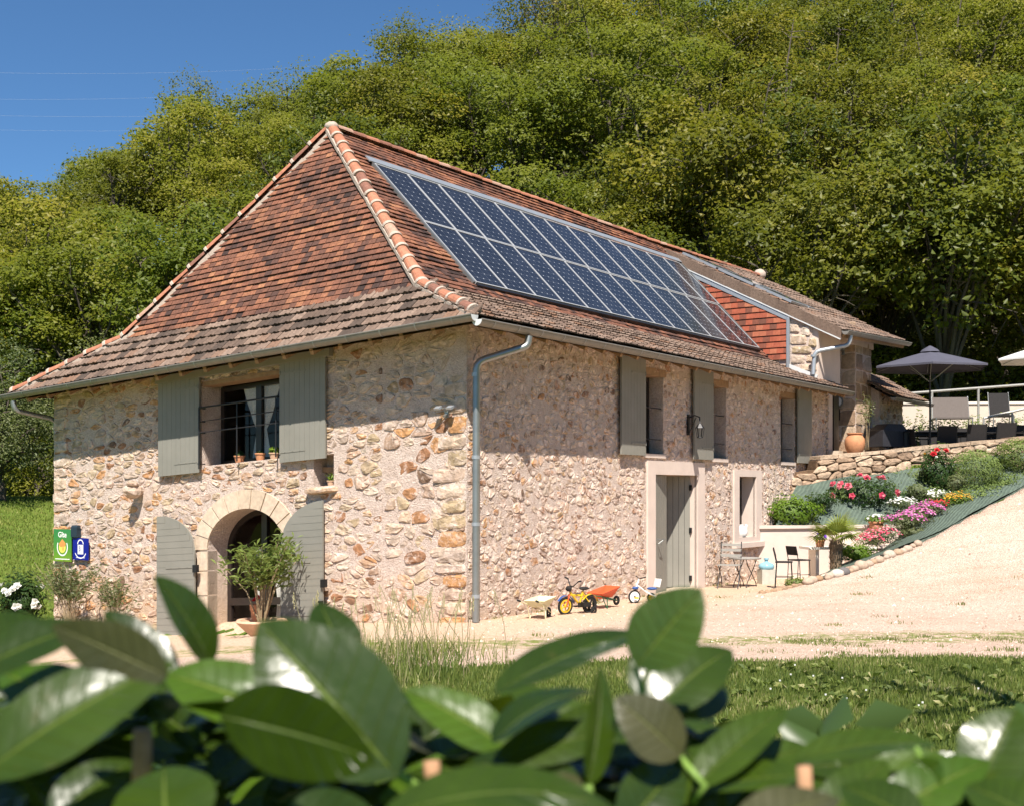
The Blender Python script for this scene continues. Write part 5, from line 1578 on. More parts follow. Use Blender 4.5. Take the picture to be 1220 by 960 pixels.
def potted(label, c, r, h, crownR, n, leaf, mat, fmat, nf, fs, seed, pmat='terracotta', name="potted_plant", cat="potted plant", fname="flower"):
    t = thing(name, label, cat, tuple(c)); pot(t, c, r, h).build("pot", M[pmat], t, smooth=True)
    rr_ = random.Random(seed); rg = np.random.RandomState(seed)
    v = rg.normal(0, 1, (n, 3)); v /= np.linalg.norm(v, axis=1)[:, None]; v[:, 2] = np.abs(v[:, 2])
    P = v*np.array(crownR)*rg.uniform(.4, 1, n)[:, None]+np.array([0,0,h])
    link("leaves", leaf_mesh("leaves", P, v*.5+np.array([0,0,.5]), leaf, .5, M[mat], rg.uniform(0,1,n), seed), t)
    for i in range(nf):
        a = rr_.uniform(0, 6.28); q = rr_.uniform(0, .9); z = sqrt(1-q*q)
        m = MB(); blossom(m, V((cos(a)*q*crownR[0], sin(a)*q*crownR[1], h+z*crownR[2])), fs, V((cos(a)*q, sin(a)*q-.5, .7)), rr_, rings=2); m.build(fname, M[fmat], t)
    return t
potted("terracotta pot of violet pansies standing on the ledge left of the palm", bank(977,652,25.0), .10, .16, (.15,.12,.12), 160, .05, 'leaf_lime', 'petal_violet', 9, .07, 231)
potted("terracotta pot of white flowers on the ledge at the planter wall's end", bank(1044,633,26.6), .16, .22, (.32,.22,.14), 300, .06, 'leaf_lime', 'petal_white', 22, .06, 232)

link("ground_cover", leaf_mesh("ground_cover", COVER[0], COVER[0]*0+np.array([0,-.4,.9]), .055, .5, M['leaf_broom'], COVER[1], 42), label="low mixed greenery spreading over the fabric between the flowers", kind='stuff')
# ---- palm
pt = ground_at(996, 682, 20); pt = V((6.28, 24.35, 0)); 
palm = thing("palm", "small fan palm with shaggy brown trunk behind the stone edging", "palm", bank(996,680,24.3))
m = MB(); vs_r = [(.105,0),(.12,.06),(.115,.2),(.13,.3),(.12,.42),(.14,.5),(.10,.6),(0,.66)]
m.lathe([(0,0)]+vs_r, 12)
rp = random.Random(8)
for i in range(240):
    a = rp.uniform(0, 6.28); z = rp.uniform(.02, .6); rad = .11; m.tint = rp.random()
    p = V((cos(a)*rad, sin(a)*rad, z)); e = p + V((cos(a)*.05, sin(a)*.05, rp.uniform(.03,.09))); sd = V((-sin(a), cos(a), 0))*.012
    m.add([p-sd, p+sd, e], [(0,1,2)])
m.build("trunk", tinted("palm_fibre", [(0,(.12,.08,.05)),(1,(.30,.22,.14))], bmp=.01), palm)
for k in range(15):
    a = k*2.4+.3; el = rp.uniform(.15, 1.25) if k else 1.4; L = rp.uniform(.42, .62); d = V((cos(a)*cos(el), sin(a)*cos(el), sin(el)))
    base = V((0,0,.58)); hub = base + d*L*.45; m = MB(); m.tint = rp.uniform(.2, .9)
    m.bar(base, hub, .014, .01)
    side = d.cross(V((0,0,1))).normalized() if abs(d.z) < .98 else V((1,0,0)); up_ = side.cross(d).normalized()
    for j in range(17):
        t = (j-8)/8*1.35; e = (d*cos(t)+side*sin(t)).normalized(); ln = L*.85*(1-.22*abs(t)); tip = hub + e*ln + up_*-.05*abs(t) + V((0,0,-.05)); q = e.cross(up_).normalized()*.016
        mid = hub + e*ln*.55 + up_*.012
        m.add([hub, mid-q, tip, mid+q], [(0,1,2,3)])
    m.build("frond", leaf_mat("palm_leaf", [(0,(.10,.13,.02)),(.6,(.20,.24,.04)),(1,(.40,.36,.07))], .2, .45, 0) if 'palm_leaf' not in bpy.data.materials else bpy.data.materials["palm_leaf"], palm)

# ---- round stones edging the bed
rs = random.Random(19)
edge = []
def edge_at(t):
    pl = [V(p) for p in BEDLOW[:4]]; ds = [(b-a).length for a, b in zip(pl[:-1], pl[1:])]; L = sum(ds)*t
    for i, d in enumerate(ds):
        if L <= d: return pl[i].lerp(pl[i+1], L/d)
        L -= d
    return pl[-1]
t_ = -.0; k = 0
SPECIAL = {5: ("near-white cobble in the stone edging next to the dark grey one", .98), 6: ("dark grey cobble in the stone edging next to the near-white one", .02)}
while t_ < .80:
    w = rs.uniform(.12, .26)*(1.0 if k not in (8, 9) else 1.5); p = edge_at(t_); m = MB(); lab, tn = SPECIAL.get(k, (None, rs.uniform(.25, .95))); m.tint = tn
    m.ball((0,0,0), w*.55, w*.42, w*.36, 9, 6, .07, rs)
    o = m.build("edging_stone", M['pebble'], None, smooth='all', label=lab or ("%s %s edging stone, %s" % ("large" if w > .22 else "small" if w < .16 else "medium", "pale tan" if tn > .72 else "tan" if tn > .48 else "reddish brown", ["where the row begins by the small trailing plant","just left of the palm","right in front of the palm","right of the palm","below the low green plant","nearest the bare fabric edge"][min(5, int(t_*7.2))])), cat="stone", group="stones edging the bed",
            loc=(p.x+rs.uniform(-.03,.03), p.y-.12+rs.uniform(-.03,.03), gzf(p.x, p.y-.12)+w*.22), rot=(0, 0, rs.uniform(.3,.9)))
    t_ += w*.92/4.75; k += 1
for i in range(9):      # loose rubble where the edging runs out
    p = V((5.28-.13*i*.9, 22.66-.10*i, 0)); w = rs.uniform(.08,.15); m = MB(); m.tint = rs.uniform(.2,.5); m.ball((0,0,0), w*.6, w*.45, w*.35, 8, 5, .14, rs)
    m.build("edging_stone", M['pebble'], None, label="small brown rough stone where the edging runs out beside the bare sand", cat="stone", group="small stones at the edging's end", loc=(p.x, p.y, gzf(p.x, p.y)+w*.15))

# ------------------------------------------------------------------ furniture by the long wall
def onwall(x, q, z=0.0): return to_world(x, -q, z)
# folding slatted chair
t = thing("folding_chair", "folding metal chair with pale slats standing against the rubble wall", "chair", onwall(7.75, .5, .0), HRZ+.25)
for s in (-.19, .19):
    m = MB(); m.tube([(-.20,s,.0),(-.03,s,.22),(.16,s,.45),(.24,s,.88)], .009, 6); m.build("leg", M['black_metal'], t)
    m = MB(); m.tube([(.22,s*.92,.0),(.10,s*.92,.25),(-.17,s*.92,.44)], .009, 6); m.build("leg", M['black_metal'], t)
for i in range(6): m = MB(); m.box(-.19+i*.065, -.14+i*.065, -.20, .20, .445, .457); m.build("seat_slat", M['rail'], t)
for i in range(3): m = MB(); m.bar((.19+i*.022,-.2,.62+i*.10), (.19+i*.022,.2,.62+i*.10), .012, .05); m.build("back_slat", M['rail'], t)
# bistro table on scissor legs
t = thing("bistro_table", "small round pale bistro table on crossed black iron legs below the small window", "table", onwall(8.25, .6, .0), HRZ)
m = MB(); m.lathe([(0,.545),(.30,.545),(.31,.555),(.31,.57),(0,.575)], 28); m.build("tabletop", M['rail'], t, smooth=True)
for sgn in (-1, 1):
    for s in (-.13, .13):
        m = MB(); m.tube([(sgn*.26,s,.0),(sgn*.20,s,.10),(0,s,.28),(-sgn*.16,s,.42),(-sgn*.25,s,.545)], .009, 6); m.build("leg", M['black_metal'], t)
# demijohn in its crate
p = bank(913,696,24.8); t = thing("demijohn", "blue glass demijohn standing in a pale grey crate beside the planter wall", "bottle", (p[0], p[1], gzf(p[0],p[1])), .2)
m = MB(); m.box(-.14,.14,-.13,.13,0,.30)
m.build("crate", plain("pale_crate", (.45,.44,.38), .7), t)
m = MB(); m.lathe([(0,.29),(.135,.30),(.155,.33),(.155,.37),(.13,.41),(.06,.44),(.035,.45),(.035,.49),(.05,.49),(.05,.52),(.03,.525),(0,.525)], 18); m.build("bottle", M['water_plastic'], t, smooth=True)
# two black bar chairs
def bar_chair(label, loc, rz):
    t = thing("chair", label, "chair", loc, rz, "black chairs at the pale table")
    for s in (-.19, .19):
        m = MB(); m.tube([(-.21,s,0),(-.17,s,.66)], .011, 6); m.build("leg", M['black_metal'], t)
        m = MB(); m.tube([(.21,s,0),(.17,s,.64),(.25,s,.98)], .011, 6); m.build("leg", M['black_metal'], t)
        m = MB(); m.tube([(-.20,s,.30),(.20,s,.30)], .008, 6); m.build("stretcher", M['black_metal'], t)
    m = MB(); m.box(-.2,.2,-.2,.2,.64,.67); m.build("seat", M['black_mesh'], t)
    m = MB(); m.bar((.19,0,.78),(.25,0,1.0), .40, .015, (1,0,0)); m.build("backrest", M['black_mesh'], t)
    return t
p = bank(934,699,23.6); bar_chair("black metal chair seen edge-on, nearest the blue demijohn", (p[0], p[1], gzf(p[0],p[1])), 2.9).scale = (.78,.78,.78)
p = bank(950,697,24.3); bar_chair("black metal chair pushed in at the pale stone table", (p[0]+.03, p[1], gzf(p[0],p[1])), 3.6).scale = (.78,.78,.78)
# pale stone table
t = thing("garden_table", "long pale stone table in front of the planter wall, partly behind the palm", "table", (6.45, 25.25, .02), .13)
m = MB(); m.box(-.62,.78,-.28,.28,.66,.71); m.build("tabletop", M['marble'], t)
m = MB(); m.box(-.45,-.38,-.2,.2,0,.66); m.build("leg", M['marble'], t)
m = MB(); m.box(.55,.62,-.2,.2,0,.66); m.build("leg", M['marble'], t)

# ------------------------------------------------------------------ toys along the wall
def wheel(parent, c, r, w, rim_mat, axis=(0,1,0), tyre='rubber', spokes=0, disc=False):
    c = V(c); ax_ = V(axis).normalized(); a = ax_.orthogonal().normalized(); b_ = ax_.cross(a)
    wh = MB(); n = 20; k = 8; vs = []
    for i in range(n):
        t0 = 2*pi*i/n; e = a*cos(t0)+b_*sin(t0)
        for j in range(k):
            s = 2*pi*j/k; vs.append(c + e*(r-w/2+cos(s)*w/2) + ax_*sin(s)*w/2)
    wh.add(vs, [(i*k+j, ((i+1)%n)*k+j, ((i+1)%n)*k+(j+1)%k, i*k+(j+1)%k) for i in range(n) for j in range(k)])
    o = wh.build("wheel", M[tyre], parent, smooth='all')
    m = MB(); ri = r-w
    for s_ in (-1, 1):
        vs = []
        for i in range(n):
            t0 = 2*pi*i/n; e = a*cos(t0)+b_*sin(t0); vs += [c+e*(ri+.004)+ax_*s_*w*.3, c+e*(ri*(.78 if not disc else .15))+ax_*s_*w*.34]
        m.add(vs, [(2*i, 2*((i+1)%n), 2*((i+1)%n)+1, 2*i+1) for i in range(n)])
    m.build("rim", M[rim_mat], o)
    m = MB(); m.tube([c-ax_*w*.6, c+ax_*w*.6], r*.14, 8)
    for i in range(spokes):
        t0 = 2*pi*i/spokes; e = a*cos(t0)+b_*sin(t0); m.bar(c, c+e*ri*.85, .012, .02, ax_)
    m.build("hub", M[rim_mat if spokes else 'black_metal'], o)
    return o
# yellow balance of a child's bicycle, x = forward
t = thing("child_bicycle", "yellow child's bicycle with orange fork and black handlebar leaning by the wall", "bicycle", onwall(1.95, .62, .0), HRZ+radians(205))
t.rotation_euler = (radians(-6), 0, radians(216)); t.scale = (.86,)*3
wheel(t, (.27,0,.16), .16, .045, 'yellow', spokes=5); wheel(t, (-.27,0,.16), .16, .045, 'black_metal', spokes=5)
m = MB(); H_ = V((.19,0,.40)); S_ = V((-.10,0,.40)); Bk = V((-.04,0,.17))
for a, b_ in ((H_, Bk), (H_-V((0,0,.05)), S_-V((0,0,.08))), (S_, Bk)): m.tube([a, b_], .018, 8)
m.build("frame", M['yellow'], t)
m = MB()
for s in (-.035,.035): m.tube([Bk, V((-.27,s,.16))], .010, 6); m.tube([S_-V((0,0,.03)), V((-.27,s,.16))], .010, 6)
m.build("rear_stay", M['yellow'], t, kind='stuff')
m = MB()
for s in (-.04,.04): m.tube([H_-V((0,0,.04)), V((.24,s,.30)), V((.27,s,.16))], .012, 6)
m.build("fork", M['orange_red'], t)
m = MB(); m.tube([H_, H_+V((-.03,0,.10))], .014, 6); m.tube([H_+V((-.05,-.22,.22)), H_+V((-.06,-.14,.20)), H_+V((-.03,-.04,.10)), H_+V((-.03,.04,.10)), H_+V((-.06,.14,.20)), H_+V((-.05,.22,.22))], .011, 8); m.build("handlebar", M['black_metal'], t)
for s in (-1, 1): m = MB(); m.tube([H_+V((-.05,s*.22,.22)), H_+V((-.06,s*.15,.205))], .017, 8); m.build("grip", M['rubber'], t)
m = MB(); m.ball((.22,0,.46), .05, .06, .05, 8, 6); m.build("headlamp", M['black_mesh'], t)
m = MB(); m.ball((-.12,0,.45), .11, .055, .03, 10, 6); m.build("saddle", M['rubber'], t, smooth='all'); m = MB(); m.tube([S_, (-.12,0,.43)], .012, 6); m.build("seat_post", M['zinc'], t)
m = MB(); m.box(-.26,.02,.035,.055,.13,.21); m.build("chain_guard", M['black_metal'], t)
m = MB(); m.tube([(-.04,-.09,.12),(-.04,-.02,.17),(-.04,.02,.17),(-.04,.09,.22)], .007, 5); m.box(-.07,-.01,-.13,-.07,.11,.13); m.box(-.07,-.01,.07,.13,.21,.23); m.build("crank", M['black_metal'], t)
for x in (.27, -.27):
    m = MB(); vs = []; fs = []
    for i in range(9):
        a = radians(30+i*17); 
        for s in (-.03, .03): vs.append((x+cos(a)*.185, s, .16+sin(a)*.185))
    m.add(vs, [(2*i,2*i+1,2*i+3,2*i+2) for i in range(8)]); m.build("mudguard", M['blue_plastic'] if x > 0 else M['yellow'], t)
for s in (-1, 1):
    wheel(t, (-.29, s*.10, .07), .07, .025, 'black_metal').name = "training_wheel"
def wheelbarrow(label, loc, rz, tray, leg, sc=1.0, tip=0.0):
    t = thing("toy_wheelbarrow", label, "toy wheelbarrow", loc, rz); t.scale = (sc,)*3; t.rotation_euler = (0, tip, rz)
    m = MB(); b0 = [(-.18,-.10,.22),(.12,-.09,.20),(.12,.09,.20),(-.18,.10,.22)]; b1 = [(-.27,-.19,.33),(.27,-.17,.37),(.27,.17,.37),(-.27,.19,.33)]; k = [( x*.96, y*.95, z+.008) for x, y, z in b1]; b2 = [(x, y, z+.008) for x, y, z in b0]
    m.add(b0+b1+k+b2, [(0,1,2,3)]+[(i,(i+1)%4,4+(i+1)%4,4+i) for i in range(4)]+[(4+i,4+(i+1)%4,8+(i+1)%4,8+i) for i in range(4)]+[(8+i,8+(i+1)%4,12+(i+1)%4,12+i) for i in range(4)]+[(12,13,14,15)]); m.build("tray", M[tray], t)
    for s in (-1, 1):
        m = MB(); m.tube([(.34,s*.03,.09),(.0,s*.11,.20),(-.35,s*.16,.30),(-.52,s*.17,.35)], .011, 6); m.build("shaft", M[leg], t)
        m = MB(); m.tube([(-.46,s*.168,.335),(-.56,s*.17,.36)], .016, 6); m.build("grip", M['rubber'], t)
        m = MB(); m.tube([(-.06,s*.12,.21),(-.12,s*.15,.0),(-.22,s*.15,.26)], .010, 6); m.build("leg", M[leg], t)
    wheel(t, (.34,0,.09), .09, .035, 'black_metal')
    return t
wheelbarrow("cream toy wheelbarrow standing left of the yellow bicycle", onwall(1.05,.55,0.0), HRZ+radians(8), 'cream', 'cream', .84)
wheelbarrow("orange-red toy wheelbarrow on dark green legs between the bicycle and the tricycle", onwall(2.98,.52,0.0), HRZ+radians(-10), 'orange_red', 'green_paint', .86, -.12)
t = thing("tricycle", "white and blue child's tricycle with yellow pedals left of the grey door", "tricycle", onwall(4.15,.6,0.0), radians(205)); t.scale = (.88,)*3
wheel(t, (.22,0,.13), .13, .035, 'white', disc=True)
for s in (-.16,.16): wheel(t, (-.24,s,.09), .09, .03, 'yellow', disc=True)
m = MB(); m.tube([(.16,0,.34),(-.05,0,.20),(-.24,0,.12)], .016, 8); m.tube([(-.24,-.16,.09),(-.24,.16,.09)], .010, 6); m.build("frame", M['white'], t)
m = MB(); m.tube([(.22,-.03,.13),(.18,0,.30),(.12,0,.46)], .014, 8); m.build("fork", M['white'], t)
m = MB(); m.tube([(.08,-.17,.50),(.12,0,.46),(.08,.17,.50)], .011, 6); m.build("handlebar", M['black_metal'], t)
m = MB(); m.ball((-.16,0,.27), .10,.10,.03, 10, 6); m.build("seat", M['blue_plastic'], t, smooth='all')
m = MB(); m.bar((-.26,0,.30),(-.30,0,.45), .2, .02, (1,0,0)); m.build("backrest", M['white'], t)
m = MB(); m.ball((.20,0,.29), .07,.055,.03, 8, 5); m.build("mudguard", M['blue_plastic'], t, smooth='all')
for s in (-.08,.08): m = MB(); m.box(.19,.25, s-.03, s+.03, .10, .13); m.build("pedal", M['yellow'], t)

# ------------------------------------------------------------------ things on the walls
def onend(s, o, z): x, y, zz = FL(s, o, z); return to_world(x, y, zz)
def wall_thing(name, label, cat, mapper_pt, group=None):
    return thing(name, label, cat, mapper_pt, HRZ, group)
# signs; local frame of the end wall: x = -outward, y = along
def text(body, size, loc, mat, parent, name="lettering", ext=.001):
    cu = bpy.data.curves.new(name, 'FONT'); cu.body = body; cu.size = size; cu.align_x = 'CENTER'; cu.align_y = 'CENTER'; cu.extrude = ext; cu.offset = size*.012
    tmp = bpy.data.objects.new("tmp", cu); COL.objects.link(tmp); bpy.context.view_layer.update()
    me = bpy.data.meshes.new_from_object(tmp); bpy.data.objects.remove(tmp); me.materials.clear(); me.materials.append(M[mat]); o = link(name, me, parent); o.location = loc
    o.rotation_euler = (radians(90), 0, radians(-90)); return o
M['sign_green'] = None
def grad_mat():
    m, nt, b = nm("green_sign_face", .35, .4)
    sx = nt.nodes.new("ShaderNodeSeparateXYZ"); nt.links.new(objco(nt), sx.inputs[0])
    mr = N(nt, "ShaderNodeMapRange"); nt.links.new(sx.outputs[2], mr.inputs[0]); mr.inputs[1].default_value = -.28; mr.inputs[2].default_value = .28
    nt.links.new(ramp(nt, mr.outputs[0], [(0,(.16,.30,.02)),(.45,(.07,.24,.04)),(1,(.03,.20,.06))]), b.inputs["Base Color"]); return m
M['sign_green'] = grad_mat()
M['sign_blue'] = plain("blue_sign_face", (.006,.012,.22), .35, .04, 5)
M['sign_yellow'] = plain("yellow_print", (.70,.62,.12), .5); M['sign_orange'] = plain("orange_print", (.62,.28,.08), .5); M['print_white'] = plain("white_print", (.82,.82,.80), .5, .02)
t = thing("sign", "tall green plaque lettered Gîte on the end wall's far corner", "sign", onend(8.77, .06, 1.43), HRZ)
m = MB(); m.box(-.012, .0, -.245, .245, -.285, .285); m.build("plate", M['sign_green'], t)
text("Gîte", .135, (-.014, 0, .185), 'print_white', t)
def ringm(m, r0, r1, t0, t1, cy, cz, x, n=24, sy=1.0):
    vs = []
    for i in range(n+1):
        a = t0+(t1-t0)*i/n; vs += [(x, cy+cos(a)*r0*sy, cz+sin(a)*r0), (x, cy+cos(a)*r1*sy, cz+sin(a)*r1)]
    m.add(vs, [(2*i, 2*i+2, 2*i+3, 2*i+1) for i in range(n)])
m = MB(); ringm(m, .135, .160, radians(150), radians(390), 0, -.03, -.0135, sy=.95); m.build("emblem_ring", M['print_white'], t)
m = MB(); ringm(m, 0, .095, 0, 2*pi, 0, -.04, -.0138); m.build("emblem_disc", M['sign_yellow'], t)
m = MB(); m.add([(-.0142,.10,.02),(-.0142,.0,.115),(-.0142,-.10,.03),(-.0142,-.07,-.02),(-.0142,.06,-.03)], [(0,1,2,3,4)]); m.build("emblem_roof", M['sign_orange'], t)
m = MB(); m.box(-.0146,-.0142,-.035,-.005,-.09,-.03); m.build("emblem_door", M['sign_orange'], t)
m = MB(); m.box(-.0138,-.0132,-.20,.20,-.25,-.235); m.build("strip", M['print_white'], t)
t = thing("sign", "square blue plaque with a white house and key emblem on the end wall", "sign", onend(8.27, .06, 1.345), HRZ)
m = MB(); m.box(-.012, .0, -.21, .21, -.19, .19); m.build("plate", M['sign_blue'], t)
m = MB(); m.box(-.0136,-.013,-.075,.075,-.09,.075); m.build("emblem_house", M['print_white'], t)
m = MB(); ringm(m, .065, .085, 0, pi, 0, .085, -.0135); m.build("emblem_arc", M['print_white'], t)
m = MB(); ringm(m, .15, .168, pi*1.15, pi*1.85, 0, .0, -.0136); m.build("emblem_smile", M['print_white'], t)
text("3", .12, (-.015, .02, .0), 'sign_blue', t, "numeral")
m = MB(); m.box(-.0138,-.0132,-.12,.12,-.155,-.145); m.build("strip", M['print_white'], t)
t = thing("letter_box", "small dark letter box lamp behind the blue plaque's top corner", "box", onend(8.42, .0, 1.62), HRZ)
m = MB(); m.box(-.10, .0, -.08, .08, -.06, .10); m.tube([(-.05,-.08,.10),(-.05,.08,.10)], .05, 10); m.build("case", plain('slate_plastic', (.02,.035,.05), .5), t)
# floodlights
def flood(label, loc, rz, twin=True):
    t = thing("floodlight", label, "lamp", loc, rz); t.scale = (.62,.62,.62)
    m = MB(); m.box(-.05,.0,-.05,.05,-.08,.08); m.tube([(-.05,0,-.02),(-.14,0,-.06)], .035, 8); m.build("sensor", M['zinc'], t)
    m = MB(); m.tube([(-.02,0,.06),(-.12,0,.10)], .018, 6); m.tube([(-.12,-.16,.12),(-.12,.16,.12)], .014, 6); m.build("arm", M['zinc'], t)
    for s in ((-1, 1) if twin else (0,)):
        m = MB(); m.bar((-.08,s*.17,.16),(-.20,s*.17,.10), .15, .05, (0,0,1)); h = m.build("lamp_head", M['zinc_light'], t)
        m = MB(); m.bar((-.09,s*.17,.128),(-.20,s*.17,.072), .12, .006, (0,0,1)); m.build("lens", M['glass'], h)
    return t
flood("twin-headed grey security floodlight near the top of the house corner", onend(.30, .04, 2.93), HRZ)
flood("grey floodlight under the wing's eaves above the dark door", to_world(15.45,-.05,5.15), HRZ, False)
# iron wall lantern with scrolled bracket
t = thing("wall_lantern", "black iron bracket lantern between the first two shutters of the long wall", "lantern", to_world(6.98, 0, 3.05), HRZ)
m = MB(); m.tube([(0,-.04,.14),(-.02,-.16,.18),(-.06,-.28,.14),(-.09,-.30,.02)], .013, 6); m.tube([(0,-.04,-.14),(-.02,-.12,-.02),(-.04,-.2,.14)], .010, 6); m.box(-.03,.03,-.045,0,-.18,.2); m.build("bracket", M['black_metal'], t)
m = MB(); c_ = V((-.09,-.30,0)); m.lathe([(0,.03),(.03,.02),(.08,-.05),(.085,-.06)], 6, c_); m.lathe([(.05,-.22),(.055,-.24),(0,-.25)], 6, c_)
for i in range(6): a = i*pi/3; m.tube([c_+V((cos(a)*.08,sin(a)*.08,-.06)), c_+V((cos(a)*.05,sin(a)*.05,-.23))], .006, 4)
m.build("lantern_cage", M['black_metal'], t)
# round thermometer on the recess wall
t = thing("thermometer", "round pale dial thermometer on the stone wall beside the dark door", "thermometer", to_world(15.56, .12, 4.0), HRZ)
m = MB(); m.tube([(0,0,0),(-.03,0,0)], .13, 20); m.build("case", M['zinc'], t); m = MB(); m.tube([(-.03,0,0),(-.033,0,0)], .10, 20); m.build("dial", M['white'], t)
m = MB(); m.bar((-.036,0,0),(-.036,.04,.06), .008, .004, (1,0,0)); m.build("needle", M['black_metal'], t)
m = MB(); m.box(-.02,.0,-.05,.05,-.45,-.18); m.build("scale", M['dark_wood'], t)

# pots on the end-wall window sill
potted("dark clay pot with a small green plant on the window sill, left of the curtain", onend(4.62,-.18,2.575), .09,.12,(.09,.08,.10),60,.07,'leaf_dark','petal_pink',0,.05,241)
potted("plain clay pot on the window sill just right of the curtain", onend(4.12,-.14,2.575), .085,.12,(.07,.06,.05),30,.05,'leaf_dark','petal_pink',0,.05,242)
potted("yellowish pot with a yellow-green succulent at the right of the window sill", onend(3.80,-.12,2.575), .08,.10,(.10,.08,.11),70,.08,'leaf_lime','petal_pink',0,.05,243, pmat='terracotta_pale')
t = thing("plant_pot", "tiny bright plant standing in the wall niche below the right shutter", "potted plant", onend(2.62,-.12,2.08)); pot(t,None,.06,.08).build("pot", M['terracotta_pale'], t, smooth=True)
rg = np.random.RandomState(4); P_ = rg.normal(0,.03,(40,3))+np.array([0,0,.13]); link("leaves", leaf_mesh("leaves", P_, P_, .05, .5, M['leaf_lime'], rg.uniform(0,1,40), 3), t)
# white watering jug on the small window's sill
t = thing("jug", "rounded white enamel jug on the sill of the small rendered window", "jug", to_world(9.72,.12,.9), HRZ)
m = MB(); m.lathe([(0,0),(.09,0),(.13,.05),(.14,.12),(.11,.19),(.07,.23),(.08,.26),(0,.26)], 16); m.build("body", M['white'], t, smooth=True)
m = MB(); m.tube([(.12,0,.08),(.22,0,.16),(.28,0,.24)], .018, 8, r2=.03); m.build("spout", M['white'], t); m = MB(); m.tube([(-.08,0,.22),(-.18,0,.18),(-.18,0,.10),(-.12,0,.06)], .012, 6); m.build("handle", M['white'], t)

# ------------------------------------------------------------------ plants by the end wall
# oleander in a stone bowl before the arched door
def wand_plant(name, label, cat, loc, nst, H, spread, leafL, nl, mat, seed, bowl=None, z0=0.0, asp=.2, thick=.010, flat=1.0, clump=None):
    t = thing(name, label, cat, loc)
    r = np.random.RandomState(seed); P = []; D = []
    for i in range(nst):
        a = r.uniform(0, 2*pi); q = spread*r.uniform(.25, 1)*(1 if i else 0); h = H*r.uniform(.68, 1.0); e = V((cos(a)*q, sin(a)*q*flat, z0+h)); mid = V((e.x*.35+r.normal(0,.03), e.y*.35, z0+h*.5))
        m = MB(); b0 = V((cos(a)*.05, sin(a)*.05, z0)); m.tube([b0, mid, e], thick, 5, False, r2=.004); m.build("stem", M['twig'], t)
        for j in range(nl):
            f = r.uniform(.45, 1.02); pp = mid.lerp(e, max(0,(f-.4)/.6)); pp = pp + V((r.normal(0, .07), r.normal(0, .07)*flat, r.normal(0, .05)))
            P.append(pp); v = V((cos(r.uniform(0,6.3)), cos(r.uniform(0,6.3)), r.uniform(.1, 1.0))).normalized(); D.append(v)
    P = np.array(P); D = np.array(D); n = len(P); s = leafL*r.uniform(.6, 1.15, n)[:, None]
    side = np.cross(D, r.normal(0,1,(n,3))); side /= np.linalg.norm(side, axis=1)[:, None]
    tip = P + D*s + np.array([0,0,-.12])*s; mid = P + D*s*.5 + np.array([0,0,.04])*s
    co = np.stack([P, mid+side*s*asp/2, tip, mid-side*s*asp/2], 1).reshape(-1, 3).tolist()
    me = bpy.data.meshes.new("leaves"); me.from_pydata(co, [], [(4*i,4*i+1,4*i+2,4*i+3) for i in range(n)])
    me.attributes.new("tint", 'FLOAT', 'FACE').data.foreach_set("value", np.clip(r.normal(.55,.25,n),0,1)); me.materials.append(M[mat]); link("leaves", me, t)
    return t
ox, oy, oz = onend(3.0, .95, 0); oz = gzf(ox, oy)
t = wand_plant("oleander", "pale-green oleander in a shallow stone bowl before the arched door", "potted plant", (ox, oy, oz), 19, 1.22, .70, .17, 66, 'leaf_oleander', 301, z0=.28, thick=.014)
m = MB(); m.lathe([(0,0),(.16,0),(.14,.05),(.30,.20),(.36,.26),(.38,.28),(.36,.31),(.31,.30),(.28,.24),(0,.24)], 22); m.build("bowl", M['terracotta_pale'], t, smooth=True)
t = thing("flower_pot", "small red geranium pot tucked behind the oleander's bowl", "potted plant", (ox-.12, oy+.30, oz)); pot(t,None,.11,.5).build("pot", M['terracotta'], t, smooth=True)
rg_ = random.Random(3)
for i in range(5): m = MB(); blossom(m, V((rg_.uniform(-.1,.1), rg_.uniform(-.1,.1), .5+rg_.uniform(.02,.12))), .08, (0,-.4,1), rg_); m.build("flower", M['petal_red'], t)
x, y, z = onend(7.9, .55, 0); wand_plant("shrub", "sparse pale shrub spreading against the end wall below the plaques", "shrub", (x, y, gzf(x,y)), 34, 1.15, .95, .10, 46, 'leaf_grey', 302, asp=.28, thick=.006, flat=.4).rotation_euler = (0,0,HRZ+pi/2)
x, y, z = onend(6.9, .45, 0); wand_plant("shrub", "straggling thin-twigged shrub between the pale shrub and the arched door leaf", "shrub", (x, y, gzf(x,y)), 22, .85, .6, .09, 34, 'leaf_grey', 303, asp=.28, thick=.005, flat=.4).rotation_euler = (0,0,HRZ+pi/2)
x, y, z = onend(9.55, .35, 0)
shrub("rose_bush", "dark-leaved bush with flat white flower heads at the house's far corner", "rose bush", (x, y, gzf(x,y)), (.38,.36,.48), 2400, .075, 'leaf_dark', 304, stems=6, flowers=(("flower_head", 'petal_white', 15, .14, -.2),))
x, y, z = onend(9.75, 1.0, 0)
t = thing("planter_tub", "pink plastic tub standing below the white-flowered bush", "tub", (x, y, gzf(x,y)), .3)
m = MB(); m.lathe([(0,0),(.2,0),(.27,.24),(.29,.24),(.29,.27),(.25,.27),(.2,.1),(0,.1)], 18); m.build("tub", plain("pink_plastic", (.62,.06,.20), .4), t, smooth=True)
wand = wand_plant("weeds", "tuft of feathery weeds at the foot of the arched door's left jamb", "weeds", (onend(5.0,.35,0)[0], onend(5.0,.35,0)[1], gzf(*onend(5.0,.35,0)[:2])), 16, .45, .2, .04, 14, 'leaf_grey', 305, asp=.4, thick=.003)
